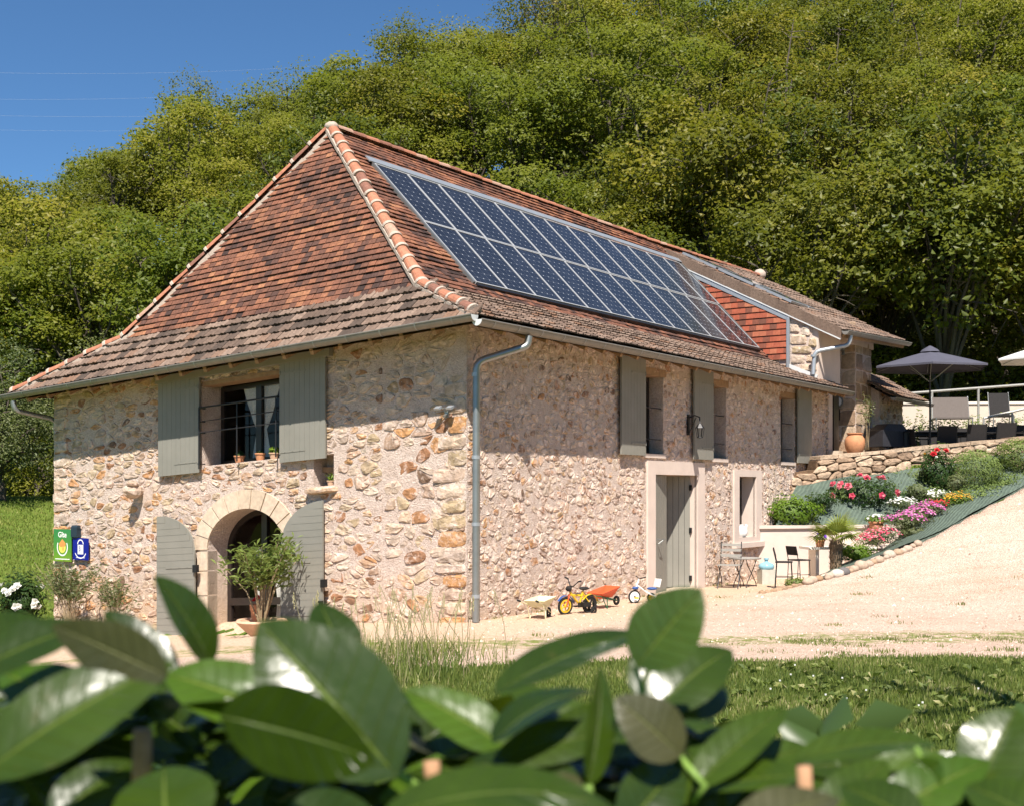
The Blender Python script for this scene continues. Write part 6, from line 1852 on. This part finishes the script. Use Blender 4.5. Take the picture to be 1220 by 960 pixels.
# ------------------------------------------------------------------ cherry laurel hedge right in front
def laurel_mat(name, top, under, vein, rough):
    m, nt, b = nm(name, rough, .5)
    uvn = nt.nodes.new("ShaderNodeUVMap"); sx = nt.nodes.new("ShaderNodeSeparateXYZ"); nt.links.new(uvn.outputs[0], sx.inputs[0])
    def math_(op, a, b_=0.0):
        n = nt.nodes.new("ShaderNodeMath"); n.operation = op
        for i, x in enumerate((a, b_)):
            if isinstance(x, (int, float)): n.inputs[i].default_value = x
            else: nt.links.new(x, n.inputs[i])
        return n.outputs[0]
    ax_ = math_('ABSOLUTE', math_('SUBTRACT', sx.outputs[0], .5))      # 0 midrib, .5 edge
    mr = N(nt, "ShaderNodeMapRange"); nt.links.new(ax_, mr.inputs[0]); mr.inputs[1].default_value = .030; mr.inputs[2].default_value = .006
    w = math_('FRACT', math_('SUBTRACT', math_('MULTIPLY', sx.outputs[1], 8.5), math_('MULTIPLY', ax_, 2.6)))
    vn = N(nt, "ShaderNodeMapRange"); nt.links.new(math_('ABSOLUTE', math_('SUBTRACT', w, .5)), vn.inputs[0]); vn.inputs[1].default_value = .06; vn.inputs[2].default_value = .0
    g = geo(nt); t = attr(nt, "tint")
    c = mixc(nt, t, top[0], top[1])
    c = mixc(nt, 1.0, c, ramp(nt, noise(nt, 22, 4, .6, g), [(.3,(.78,.80,.78)),(.7,(1.15,1.12,1.05))]), 'MULTIPLY')
    blot = ramp(nt, noise(nt, 30, 5, .75, g), [(.62,(0,0,0)),(.72,(1,1,1))])
    c = mixc(nt, math_('MULTIPLY', blot, .25), c, (.12,.09,.03))
    c = mixc(nt, math_('MULTIPLY', vn.outputs[0], .22), c, vein)
    c = mixc(nt, math_('MULTIPLY', mr.outputs[0], .85), c, vein)
    bf = nt.nodes.new("ShaderNodeNewGeometry").outputs["Backfacing"]
    c2 = mixc(nt, math_('MULTIPLY', mr.outputs[0], .8), under, vein)
    cc = mixc(nt, bf, c, c2)
    nt.links.new(cc, b.inputs["Base Color"])
    rg = mixc(nt, bf, (rough,)*3, (.6,)*3); nt.links.new(rg, b.inputs["Roughness"])
    h = math_('ADD', math_('MULTIPLY', vn.outputs[0], -.5), math_('ADD', math_('MULTIPLY', mr.outputs[0], -1.0), math_('MULTIPLY', noise(nt, 35, 3, .6, g), .7)))
    bump(nt, b, h, .0016)
    tr = nt.nodes.new("ShaderNodeBsdfTranslucent"); nt.links.new(mixc(nt, .5, c, (.24,.36,.01)), tr.inputs[0])
    mx = nt.nodes.new("ShaderNodeMixShader"); mx.inputs[0].default_value = .20
    nt.links.new(b.outputs[0], mx.inputs[1]); nt.links.new(tr.outputs[0], mx.inputs[2]); nt.links.new(mx.outputs[0], nt.nodes["Material Output"].inputs[0])
    return m
M['laurel'] = laurel_mat("laurel_leaf", ((.012,.027,.003),(.042,.076,.005)), (.04,.058,.014), (.12,.17,.03), .27)
M['laurel_young'] = laurel_mat("young_laurel_leaf", ((.038,.082,.005),(.075,.135,.008)), (.07,.11,.02), (.19,.26,.045), .28)
M['laurel_old'] = laurel_mat("old_laurel_leaf", ((.05,.052,.022),(.085,.08,.035)), (.10,.09,.04), (.18,.19,.07), .36)
hedge = thing("laurel_hedge", "glossy cherry laurel hedge with large leaves close in front", "hedge", (0, 1.2, 0))
HO = V((0, 1.2, 0))
def laurel_leaf(B, T, nh, W, mat='laurel', tint=.5, curl=.12, fold=.22, roll=0.0, wav=.03, r=rnd, name="leaf", parent=hedge):
    B = V(B)-HO; T = V(T)-HO; d = T-B; L = d.length; d.normalize(); nh = V(nh); nh = (nh-d*nh.dot(d)).normalized(); s = d.cross(nh)
    nu, nv = 8, 16; vs = []; uv = []; ph = r.uniform(0, 6)
    for j in range(nv+1):
        t = j/nv; w = W*.5*(sin(pi*min(1, t**.86))**.72 if 0 < t < 1 else 0.0)*(1-.10*(t-.5)) + .0008
        if t > .92: w *= 1-((t-.92)/.08)**1.6*.85
        c = B + d*(L*t) + nh*(L*curl*(4*t*(1-t))*.5 - L*curl*.5*max(0, t-.6)**2)
        for i in range(nu+1):
            x = (i/nu-.5)*2; z = -fold*0 + fold*abs(x)*w*(1-.35*abs(x)) + wav*w*sin(t*13+ph+(2 if x > 0 else 0))*x*x
            vs.append(c + s*(x*w) + nh*z); uv.append((i/nu, t))
    m = MB(); m.tint = tint; m.add(vs, [(j*(nu+1)+i, j*(nu+1)+i+1, (j+1)*(nu+1)+i+1, (j+1)*(nu+1)+i) for j in range(nv) for i in range(nu)])
    o = m.build(name, M[mat], parent, smooth='all')
    ul = o.data.uv_layers.new(name="UVMap"); co = np.array([uv[l.vertex_index] for l in o.data.loops], np.float32); ul.data.foreach_set("uv", co.reshape(-1))
    return o
CAMV = V((0,-1,.25))
def LP_(bu, bv, tu, tv, w, D, dd=0.0, n=(0,-.7,.7), mat='laurel', tint=.4, curl=.10, fold=.22, wav=.03):
    B = at(bu, bv, D); T = at(tu, tv, D+dd); laurel_leaf(B, T, n, w*.92/1500*D, mat, tint, curl, fold, wav=wav)
# surveyed leaves: base, tip, width in pixels, distance, depth change, facing, kind
LP_(252,792, 184,684, 62, 1.12, -.02, (.75,-.55,.35), 'laurel', .35, .10, .5)
LP_(474,925, 308,738, 165, .98, .05, (-.25,-.75,.65), 'laurel', .42, .10, .16)
LP_(412,800, 380,716, 70, 1.15, .05, (.2,-.5,.8), 'laurel', .25, .1)
LP_(-25,925, 207,787, 128, .92, .06, (.0,-.75,.66), 'laurel', .62, .12, .2)
LP_(330,850, 196,802, 100, 1.05, .02, (-.1,-.6,.8), 'laurel_young', .2, .08, .2)
LP_(262,852, 450,905, 125, .88, -.04, (.1,-.9,-.2), 'laurel', .45, -.10, .1)
LP_(612,896, 482,820, 72, 1.08, .03, (.15,-.7,.7), 'laurel_young', .35, .08, .2)
LP_(588,826, 772,752, 74, 1.10, .10, (-.1,-.45,.9), 'laurel', .30, .10, .25)
LP_(758,794, 836,700, 92, 1.02, .0, (-.25,-.9,.3), 'laurel', .85, .06, .18)
LP_(775,850, 872,772, 84, 1.10, .05, (.1,-.6,.8), 'laurel', .45, .14)
LP_(790,842, 868,818, 70, 1.14, .05, (.2,-.8,.5), 'laurel', .2, .18)
LP_(760,830, 800,752, 60, 1.16, .04, (-.1,-.6,.8), 'laurel', .5, .10)
LP_(700,936, 716,792, 58, 1.00, .05, (.75,-.65,.2), 'laurel', .75, .08, .3)
LP_(812,900, 733,830, 78, 1.02, .0, (.1,-.9,.35), 'laurel_old', .4, .10, .2)
LP_(826,940, 938,842, 66, 1.04, .06, (-.4,-.7,.6), 'laurel', .8, .08, .3)
LP_(450,975, 742,965, 105, .86, .05, (.0,-.45,.9), 'laurel', .6, .22, .15)
LP_(200,1010, 196,912, 135, .90, .07, (.0,-.7,.7), 'laurel', .55, .12, .2)
LP_(945,905, 1118,886, 58, 1.08, .02, (.05,-.4,.9), 'laurel', .7, .12, .3)
LP_(1165,940, 1212,842, 92, 1.02, .03, (-.4,-.8,.4), 'laurel', .65, .10, .25)
LP_(1040,980, 1180,905, 74, .98, .04, (.1,-.6,.8), 'laurel_young', .1, .10, .25)
LP_(975,985, 1058,905, 64, 1.0, .05, (-.1,-.7,.7), 'laurel', .75, .1)
LP_(-40,805, 112,742, 84, 1.02, .05, (.0,-.6,.8), 'laurel', .25, .10)
LP_(200,806, 62,744, 76, .96, .0, (.1,-.9,-.1), 'laurel_old', .1, -.08, .1)
LP_(212,812, 124,726, 50, 1.12, .03, (.3,-.7,.5), 'laurel', .25, .08, .4)
LP_(-30,770, 48,735, 70, 1.1, .05, (.1,-.6,.8), 'laurel', .3, .10)
LP_(120,860, 0,800, 90, 1.05, .05, (.0,-.6,.8), 'laurel_young', .0, .1)
LP_(650,900, 735,838, 60, 1.10, .04, (-.2,-.6,.8), 'laurel', .35, .12)
LP_(590,905, 740,872, 62, 1.04, .03, (-.2,-.8,.6), 'laurel', .5, .12)
LP_(620,935, 480,915, 70, 1.05, .05, (.0,-.5,.9), 'laurel', .3, .12)
LP_(905,965, 860,880, 66, 1.1, .05, (-.4,-.8,.4), 'laurel', .55, .10)
LP_(740,990, 812,905, 80, 1.0, .05, (.2,-.8,.5), 'laurel', .3, .1)
LP_(640,985, 690,925, 70, .95, .05, (.2,-.8,.5), 'laurel_old', .6, .1)
LP_(1100,985, 1000,935, 80, .93, .05, (.0,-.6,.8), 'laurel', .4, .1)
LP_(1250,985, 1150,935, 90, .93, .05, (.0,-.6,.8), 'laurel', .6, .1)
LP_(1240,930, 1130,900, 60, 1.12, .05, (.1,-.5,.9), 'laurel', .3, .1)
LP_(870,1000, 1000,950, 84, .9, .03, (-.1,-.5,.9), 'laurel_old', .3, .14)
LP_(1120,905, 1085,945, 44, 1.0, .02, (-.3,-.8,.4), 'laurel_young', .2, .1)
LP_(345,960, 470,1010, 90, .93, .02, (.1,-.6,.8), 'laurel', .2, .1)
LP_(60,980, 160,905, 80, 1.02, .05, (.1,-.6,.8), 'laurel', .3, .1)
LP_(250,930, 330,880, 76, 1.1, .05, (-.2,-.6,.8), 'laurel', .3, .1)
rl_ = random.Random(55)
# darker leaves filling the body of the hedge
TOPL = [(-200,800),(120,800),(250,812),(470,835),(540,862),(640,835),(860,850),(900,895),(1220,905),(1500,880)]
def body_leaf(u, v, D, k):
    c = at(u, v, D); a = rl_.uniform(0, 2*pi); L = rl_.uniform(.09, .14)
    d = V((cos(a), sin(a)*.6, rl_.uniform(-.35, .5))).normalized()
    n = V((rl_.uniform(-.5,.5), rl_.uniform(-.9,.1), rl_.uniform(.3, 1.0)))
    laurel_leaf(c-d*L/2, c+d*L/2, n, L*rl_.uniform(.38,.5), rl_.choices(['laurel','laurel_young','laurel_old'], (.88,.10,.02))[0], rl_.uniform(.1,.75), rl_.uniform(.04,.16), .22, r=rl_)
for k in range(215):
    D = rl_.uniform(1.08, 1.75); u = rl_.uniform(-90, 1310)
    vt = np.interp(u, [p[0] for p in TOPL], [p[1] for p in TOPL]) + 26
    v = vt + abs(rl_.gauss(0, 1))*75 + 6
    body_leaf(u, min(v, 1080), D, k)
for k in range(130):         # the leafy upper edge
    D = rl_.uniform(1.04, 1.42); u = rl_.uniform(-60, 1280)
    vt = np.interp(u, [p[0] for p in TOPL], [p[1] for p in TOPL]) + 14
    c = at(u, vt + abs(rl_.gauss(0, 1))*48, D); a = rl_.uniform(0, 2*pi); L = rl_.uniform(.085, .125)
    d = V((cos(a), sin(a)*.7, rl_.uniform(-.3, .4))).normalized(); n_ = V((rl_.uniform(-.4,.4), rl_.uniform(-.8,.0), rl_.uniform(.5, 1.0)))
    laurel_leaf(c-d*L/2, c+d*L/2, n_, L*rl_.uniform(.36,.46), rl_.choices(['laurel','laurel_young'], (.84,.16))[0], rl_.uniform(.1,.9), rl_.uniform(.04,.2), .25, r=rl_)
for k in range(150):         # small overlapping leaves along the top of the hedge
    D = rl_.uniform(1.12, 1.6); u = rl_.uniform(-60, 1280)
    vt = np.interp(u, [p[0] for p in TOPL], [p[1] for p in TOPL]) + 8
    c = at(u, vt + abs(rl_.gauss(0, 1))*38, D); a = rl_.uniform(0, 2*pi); L = rl_.uniform(.06, .10)
    d = V((cos(a), sin(a)*.6, rl_.uniform(-.2, .8))).normalized(); n_ = V((rl_.uniform(-.6,.6), rl_.uniform(-.9,.1), rl_.uniform(.2, 1.0)))
    laurel_leaf(c-d*L/2, c+d*L/2, n_, L*rl_.uniform(.36,.46), rl_.choices(['laurel','laurel_young','laurel_old'], (.84,.14,.02))[0], rl_.uniform(.1,.8), rl_.uniform(.04,.2), .25, r=rl_)
# the hidden lower body: one mass of leaves down to the ground
rg = np.random.RandomState(66); n = 5200
P = np.stack([rg.uniform(-1.6, 1.6, n), rg.uniform(.95, 1.95, n), rg.uniform(.02, 1.50, n)], -1)-np.array(HO)
tt_ = rg.uniform(0, 1, n)
link("lower_leaves", leaf_mesh("lower_leaves", P, rg.normal(0,.4,(n,3))+np.array([0,-.5,.8]), .12, .42, M['leaf_dark'], tt_, 67, fold=.08), hedge, kind='stuff')
# shoots and cut stubs
def shoot(pts, r0, r1, mat='green_shoot', name="shoot"):
    m = MB(); m.tube([V(p)-HO for p in pts], r0, 8, True, r2=r1); return m.build(name, M[mat], hedge, smooth='all')
M['green_shoot'] = plain("green_shoot", (.16,.26,.05), .45, .15, 40); M['stub'] = plain("cut_stub", (.36,.20,.11), .8, .25, 60)
shoot([at(243,850,1.14), at(246,800,1.13), at(238,770,1.12)], .004, .002)
shoot([at(800,960,1.06), at(778,880,1.06), at(758,795,1.03)], .004, .0025); shoot([at(808,900,1.05), at(840,935,1.03), at(825,955,1.04)], .0035, .003)
shoot([at(470,920,1.0), at(520,950,1.05), at(540,1020,1.1)], .004, .004); shoot([at(700,936,1.0), at(705,980,1.02), at(700,1040,1.04)], .004, .004)
shoot([at(1120,950,1.05), at(1100,915,1.04), at(1092,890,1.03)], .004, .002); shoot([at(612,896,1.08), at(640,930,1.1), at(650,1000,1.12)], .003, .003)
shoot([at(168,960,1.0), at(170,868,1.0)], .0082, .0078, 'stub', "cut_stub"); shoot([at(962,985,1.0), at(958,912,1.0)], .0062, .006, 'stub', "cut_stub"); shoot([at(516,940,1.05), at(514,906,1.05)], .0072, .007, 'stub', "cut_stub")
for i in range(26):
    x = rl_.uniform(-1.5, 1.5); y = rl_.uniform(1.05, 1.75); shoot([(x, y, 0), (x+rl_.uniform(-.1,.1), y, .8), (x+rl_.uniform(-.2,.2), y+rl_.uniform(-.1,.1), 1.42)], .009, .004, 'bark', "stem")
# ------------------------------------------------------------------ terrace
def tz(X): return 2.04 + 0.112*(X-6.3) if X < 10.2 else min(2.8, 2.48+.055*(X-10.2))
# terracotta jar
p = bank(1018.5,541,29.45); t = thing("terracotta_jar", "big round-bellied terracotta jar at the foot of the stone pier", "jar", (p[0], p[1], p[2]))
m = MB(); m.lathe([(0,0),(.14,0),(.21,.12),(.235,.26),(.22,.37),(.17,.44),(.16,.46),(.19,.48),(.19,.50),(.15,.50),(.14,.44),(0,.3)], 24); m.build("body", M['terracotta'], t, smooth=True)
# covered barbecue
p = bank(1058,532,30.6); t = thing("covered_barbecue", "barbecue under a black fitted cover in front of the lean-to wall", "barbecue", (p[0], p[1], p[2]), .5)
m = MB(); m.add([(-.45,-.28,0),(.45,-.28,0),(.45,.28,0),(-.45,.28,0),(-.42,-.25,.38),(.42,-.25,.38),(.42,.25,.38),(-.42,.25,.38),(-.18,-.18,.55),(.30,-.18,.55),(.30,.18,.55),(-.18,.18,.55)],
 [(0,1,5,4),(1,2,6,5),(2,3,7,6),(3,0,4,7),(4,5,9,8),(5,6,10,9),(6,7,11,10),(7,4,8,11),(8,9,10,11)]); m.build("cover", plain("black_vinyl_cover", (.03,.03,.035), .35, .2, 5, .01), t)
# climbing plant in a pot beside the pier
p = bank(1033,535,29.3); wand_plant("climbing_plant", "thin pale climbing plant trained up the stone pier", "plant", (p[0], p[1], p[2]), 5, 1.5, .12, .07, 40, 'leaf_grey', 402, asp=.5, thick=.006)
# dining table and chairs
A = at(1082, 532, 30.9); B = at(1230, 524, 31.4)
tdir = atan2(B.y-A.y, B.x-A.x)
t = thing("dining_table", "long black dining table on the terrace under the grey parasol", "table", ((A.x+B.x)/2, (A.y+B.y)/2, tz((A.x+B.x)/2)), tdir)
Lh = 1.95
for i in range(8): m = MB(); m.box(-Lh+.01, Lh-.01, -.44+i*.11, -.34+i*.11, .71, .735); m.build("top_slat", M['black_mesh'], t)
for sx in (-1, 1):
    for sy in (-1, 1): m = MB(); m.box(sx*Lh-.04-.04*sx, sx*Lh+.04-.04*sx, sy*.38-.03, sy*.38+.03, 0, .71); m.build("leg", M['black_metal'], t)
m = MB(); m.box(-Lh+.05, Lh-.05, -.36, -.34, .64, .71); m.build("rail", M['black_metal'], t)
m = MB(); m.box(-Lh+.05, Lh-.05, .34, .36, .64, .71); m.build("rail", M['black_metal'], t)
def dchair(label, loc, rz, group="black dining chairs"):
    t = thing("dining_chair", label, "chair", loc, rz, group)
    m = MB(); m.box(-.24,.24,-.22,.22,.43,.455); m.build("seat", M['black_mesh'], t)
    m = MB(); m.bar((0,-.235,.50),(0,-.30,.90), .46, .012, (0,1,0)); m.build("backrest", M['black_mesh'], t)
    for s in (-.24, .24):
        m = MB(); m.tube([(s,.22,0),(s,.22,.64),(s,-.24,.66)], .012, 6); m.build("arm_frame", M['black_metal'], t)
        m = MB(); m.tube([(s,-.24,0),(s,-.235,.5),(s,-.305,.92)], .012, 6); m.build("leg", M['black_metal'], t)
        m = MB(); m.tube([(s,-.24,.25),(s,.22,.25)], .008, 5); m.build("stretcher", M['black_metal'], t)
    return t
names = ["first black dining chair from the barbecue, at the table's end", "black dining chair at the near side just right of the parasol pole", "second black dining chair right of the parasol pole, near side", "third black dining chair right of the parasol pole, near side", "black dining chair nearest the picture's right edge, near side"]
for lab, u in zip(names, (1092, 1122, 1157, 1192, 1224)):
    p = at(u, 528, 30.25 if u > 1100 else 30.7); dchair(lab, (p.x, p.y, tz(p.x)), tdir+(0 if u > 1100 else -1.3))
for u in (1112, 1150, 1186, 1220):
    p = at(u, 528, 32.1); dchair("black dining chair standing on the far side of the long black table", (p.x, p.y, tz(p.x)), tdir+pi, "far side dining chairs")
# parasols
def parasol(label, loc, zt, R, drop, mat, rz=0.3, n=6, pole=True):
    t = thing("parasol", label, "parasol", loc, rz)
    top = V((0,0,zt)); can = MB(); k = 5; vs = [top]
    for ring in range(1, k+1):
        f = ring/k
        for i in range(n*4):
            a = 2*pi*i/(n*4); g_ = (i % 4)/4*2*pi/n-pi/n; w = 1-abs(g_)/(pi/n)
            rad = R*f*cos(pi/n)/cos(g_)*(1-.02*w*f); z = zt - drop*f**1.05 - .03*w*f*(1-f)
            vs.append(V((cos(a)*rad, sin(a)*rad, z)))
    q = n*4
    fs = [(0, 1+i, 1+(i+1)%q) for i in range(q)] + [(1+(r_-1)*q+i, 1+r_*q+i, 1+r_*q+(i+1)%q, 1+(r_-1)*q+(i+1)%q) for r_ in range(1, k) for i in range(q)]
    can.add(vs, fs)
    base = len(vs)-q
    vv = [vs[base+i] for i in range(q)]; can.add(vv+[v+V((0,0,-.045)) for v in vv], [(i,(i+1)%q,q+(i+1)%q,q+i) for i in range(q)])
    can.build("canopy", M[mat], t, smooth=True)
    m = MB(); m.lathe([(0,.12),(.03,.11),(R*.13,.02),(R*.16,-.035)], 16, (0,0,zt)); m.build("vent_cap", M[mat], t, smooth='all')
    m = MB(); m.tube([(0,0,0),(0,0,zt)], .022, 8); m.build("pole", M['black_metal'], t)
    for i in range(n):
        a = 2*pi*i/n; m = MB(); m.tube([(cos(a)*R*.97, sin(a)*R*.97, zt-drop-.015),(0,0,zt-.05)], .009, 4); m.tube([(cos(a)*R*.5, sin(a)*R*.5, zt-drop*.5-.04),(0,0,zt-drop-.35)], .008, 4); m.build("rib", M['zinc'], t)
    m = MB(); m.lathe([(0,0),(.26,0),(.26,.05),(.05,.07),(.04,.3),(0,.3)], 16); m.build("base", M['black_metal'], t)
    return t
p = at(1108, 532, 29.9); z0 = tz(p.x); zt = at(1108, 418, 29.9).z
parasol("open dark grey parasol over the dining table", (p.x, p.y, z0), zt-z0, 1.42, .40, 'grey_cloth', .25)
p = at(1252, 526, 31.0); zt = at(1252, 408, 31).z
parasol("open white parasol cut by the picture's right edge", (p.x, p.y, tz(p.x)), zt-tz(p.x), 1.35, .42, 'white_cloth', .1)
# second terrace: cream pool wall, guard rail, loungers
FP = frame2((9.4,35.5,0), (19,38,0), .02)
t = thing("pool_wall", "low cream rendered wall behind the dining terrace", "wall"); m = MB(FP); m.box(-.1, 10, -.3, 0, 2.2, 4.28); m.build("wall", M['pool_wall'], t); m = MB(FP); m.box(-.12, 10.02, -.33, .04, 4.28, 4.34); m.build("coping", M['marble'], t)
t = thing("guard_rail", "pale tubular guard rail along the upper terrace behind the tables", "railing")
a = at(1085,468.5,34.3); b_ = at(1240,457,34.9)
m = MB(); m.tube([a, b_], .035, 8); m.build("top_rail", M['rail'], t)
for u in (1110, 1165, 1222):
    k = (u-1085)/155; q = a.lerp(b_, k); m = MB(); m.tube([q, V((q.x, q.y, tz(q.x)-.1))], .035, 8); m.build("post", M['rail'], t)
t = thing("ramp_rail", "pale sloping handrail beyond the dining chairs", "railing")
a = at(1172,498,33.0); b_ = at(1240,482,33.0); m = MB(); m.tube([a, b_], .035, 8); m.build("top_rail", M['rail'], t)
m = MB(); q = a.lerp(b_, .5); m.tube([q, V((q.x, q.y, tz(q.x)-.1))], .03, 8); m.build("post", M['rail'], t)
m = MB(); q = a; m.tube([q, V((q.x, q.y, tz(q.x)-.1))], .03, 8); m.build("post", M['rail'], t)
def lounger(label, u, v, Y, w, h, mat):
    p = at(u, v, Y); t = thing("garden_chair", label, "chair", (p.x, p.y, p.z-h), -.15)
    m = MB(); m.bar((0,0,h*.42),(0,.18,h), w, .02, (0,1,0)); m.build("backrest", M[mat], t)
    m = MB(); m.box(-w/2,w/2,-.45,.02,h*.38,h*.42); m.build("seat", M[mat], t)
    for s in (-1, 1):
        m = MB(); m.tube([(s*w/2,.19,h+.02),(s*w/2,0,h*.42),(s*w/2,-.46,h*.40),(s*w/2,-.46,0)], .014, 6); m.build("frame", M['zinc'], t)
        m = MB(); m.tube([(s*w/2,.02,h*.4),(s*w/2,.12,0)], .014, 6); m.build("leg", M['zinc'], t)
lounger("black mesh reclining garden chair behind the guard rail post", 1191, 468, 33.8, .52, 1.05, 'black_mesh')
M['brown_mesh'] = plain("taupe_textile", (.13,.11,.10), .85, .1, 20)
lounger("wide taupe textile lounger seat turned away behind the parasol pole", 1133, 473, 33.4, .92, .95, 'brown_mesh')
shrub("rose_bush", "small rose bush with pink blooms by the sloping handrail", "rose bush", (at(1198,500,32.6).x, 32.6, tz(11)+.35), (.24,.2,.24), 500, .06, 'leaf_lime', 411, stems=3, flowers=(("rose",'petal_pink',4,.16,.1),))
shrub("plant", "loose green plant with orange-red flowers before the guard rail post", "plant", (at(1160,505,32.8).x, 32.8, tz(10)+.3), (.34,.25,.28), 700, .07, 'leaf_broom', 412, asp=.3, stems=4, flowers=(("flower",'petal_orange',3,.12,.0),("flower",'petal_red',4,.13,.0)))
shrub("shrub", "feathery green shrub between the parasol pole and the taupe lounger", "shrub", (at(1128,510,32.7).x, 32.7, tz(10)+.1), (.40,.3,.40), 1100, .08, 'leaf_broom', 413, asp=.2, stems=5)
shrub("shrub", "feathery green shrub just left of the orange flowers", "shrub", (at(1147,512,32.8).x, 32.8, tz(10)+.05), (.32,.3,.36), 900, .08, 'leaf_lime', 414, asp=.2, stems=5)
for i, (u, mt, lab) in enumerate(((1090,'leaf_oleander',"green shrub behind the chair at the table's left end"),(1112,'leaf_broom',"light feathery shrub seen between the table legs left of centre"),(1138,'leaf_oleander',"leafy shrub behind the middle of the black table"),(1164,'leaf_broom',"pale feathery shrub under the guard rail post"),(1188,'leaf_oleander',"green shrub in front of the black reclining chair"),(1212,'leaf_broom',"light shrub behind the table's right end"),(1236,'leaf_oleander',"green shrub at the picture's right edge behind the table"))):
    p = at(u, 530, 34.0); shrub("shrub", lab, "shrub", (p.x, p.y, 2.35), (.45,.4,.72), 1500, .09, mt, 430+i, asp=.35, stems=3, lump=.4, group="low shrubs behind the dining table")
# turf showing between the terrace and the wood
r = np.random.RandomState(21); X = r.uniform(8.5, 22, 30000); Yy = r.uniform(36.5, 41, 30000)
blades("terrace_grass", np.stack([X, Yy, gz(X, Yy)], -1), .08, .3, .03, M['grass_blade'], "rough grass on the slope behind the upper terrace")

# ------------------------------------------------------------------ overhead lines far away on the left
for i, (v0, v1) in enumerate(((86, 76), (118, 103), (137, 128), (154, 145))):
    a = at(-40, v0, 130); b_ = at(420, v1, 145); m = MB(); pts = []
    for k in range(13):
        f = k/12; q = a.lerp(b_, f); q.z -= 1.6*4*f*(1-f)*.35; pts.append(q)
    m.tube(pts, .006, 4, False)
    m.build("power_line", M['zinc_light'], None, label=["highest of the four thin overhead wires crossing the sky", "second highest overhead wire crossing the blue sky", "third overhead wire down from the top of the sky", "lowest of the four thin overhead wires in the sky"][i], cat="wire", group="overhead wires")
# slender tree beyond the frame that throws a forked shadow over the lawn
t = thing("tree", "slender forked sapling on the lawn beyond the picture's right edge", "tree", (5.25, 6.4, gzf(5.25,6.4)))
m = MB(); m.tube([(0,0,-.1),(-.1,.05,2.6),(-.35,.15,4.6)], .11, 7, False, r2=.09)
for a, b_, r_a in (((-.35,.15,4.6),(-1.5,.5,6.4),.085),((-.35,.15,4.6),(.3,.3,6.8),.08),((-.95,.32,5.5),(-1.9,-.2,5.6),.06),((-.95,.32,5.5),(-.8,.9,7.3),.065),((-.2,.1,3.6),(-1.4,.2,4.4),.07),((-1.5,.5,6.4),(-2.1,.9,7.4),.05)):
    m.tube([a, ((a[0]+b_[0])/2, (a[1]+b_[1])/2, (a[2]+b_[2])/2+.12), b_], r_a, 6, False, r2=r_a*.6)
m.build("trunk", M['bark'], t)
rg = np.random.RandomState(88); C_ = np.array([(-1.5,.5,6.4),(.3,.3,6.8),(-1.9,-.2,5.6),(-.8,.9,7.3),(-2.1,.9,7.4),(-1.4,.2,4.4)])
P = C_[rg.randint(0, 6, 420)]+rg.normal(0, .28, (420, 3)); link("crown", leaf_mesh("crown", P, P*0+np.array([0,0,1.0]), .10, .5, M['leaf'], rg.uniform(0,1,420), 5), t)
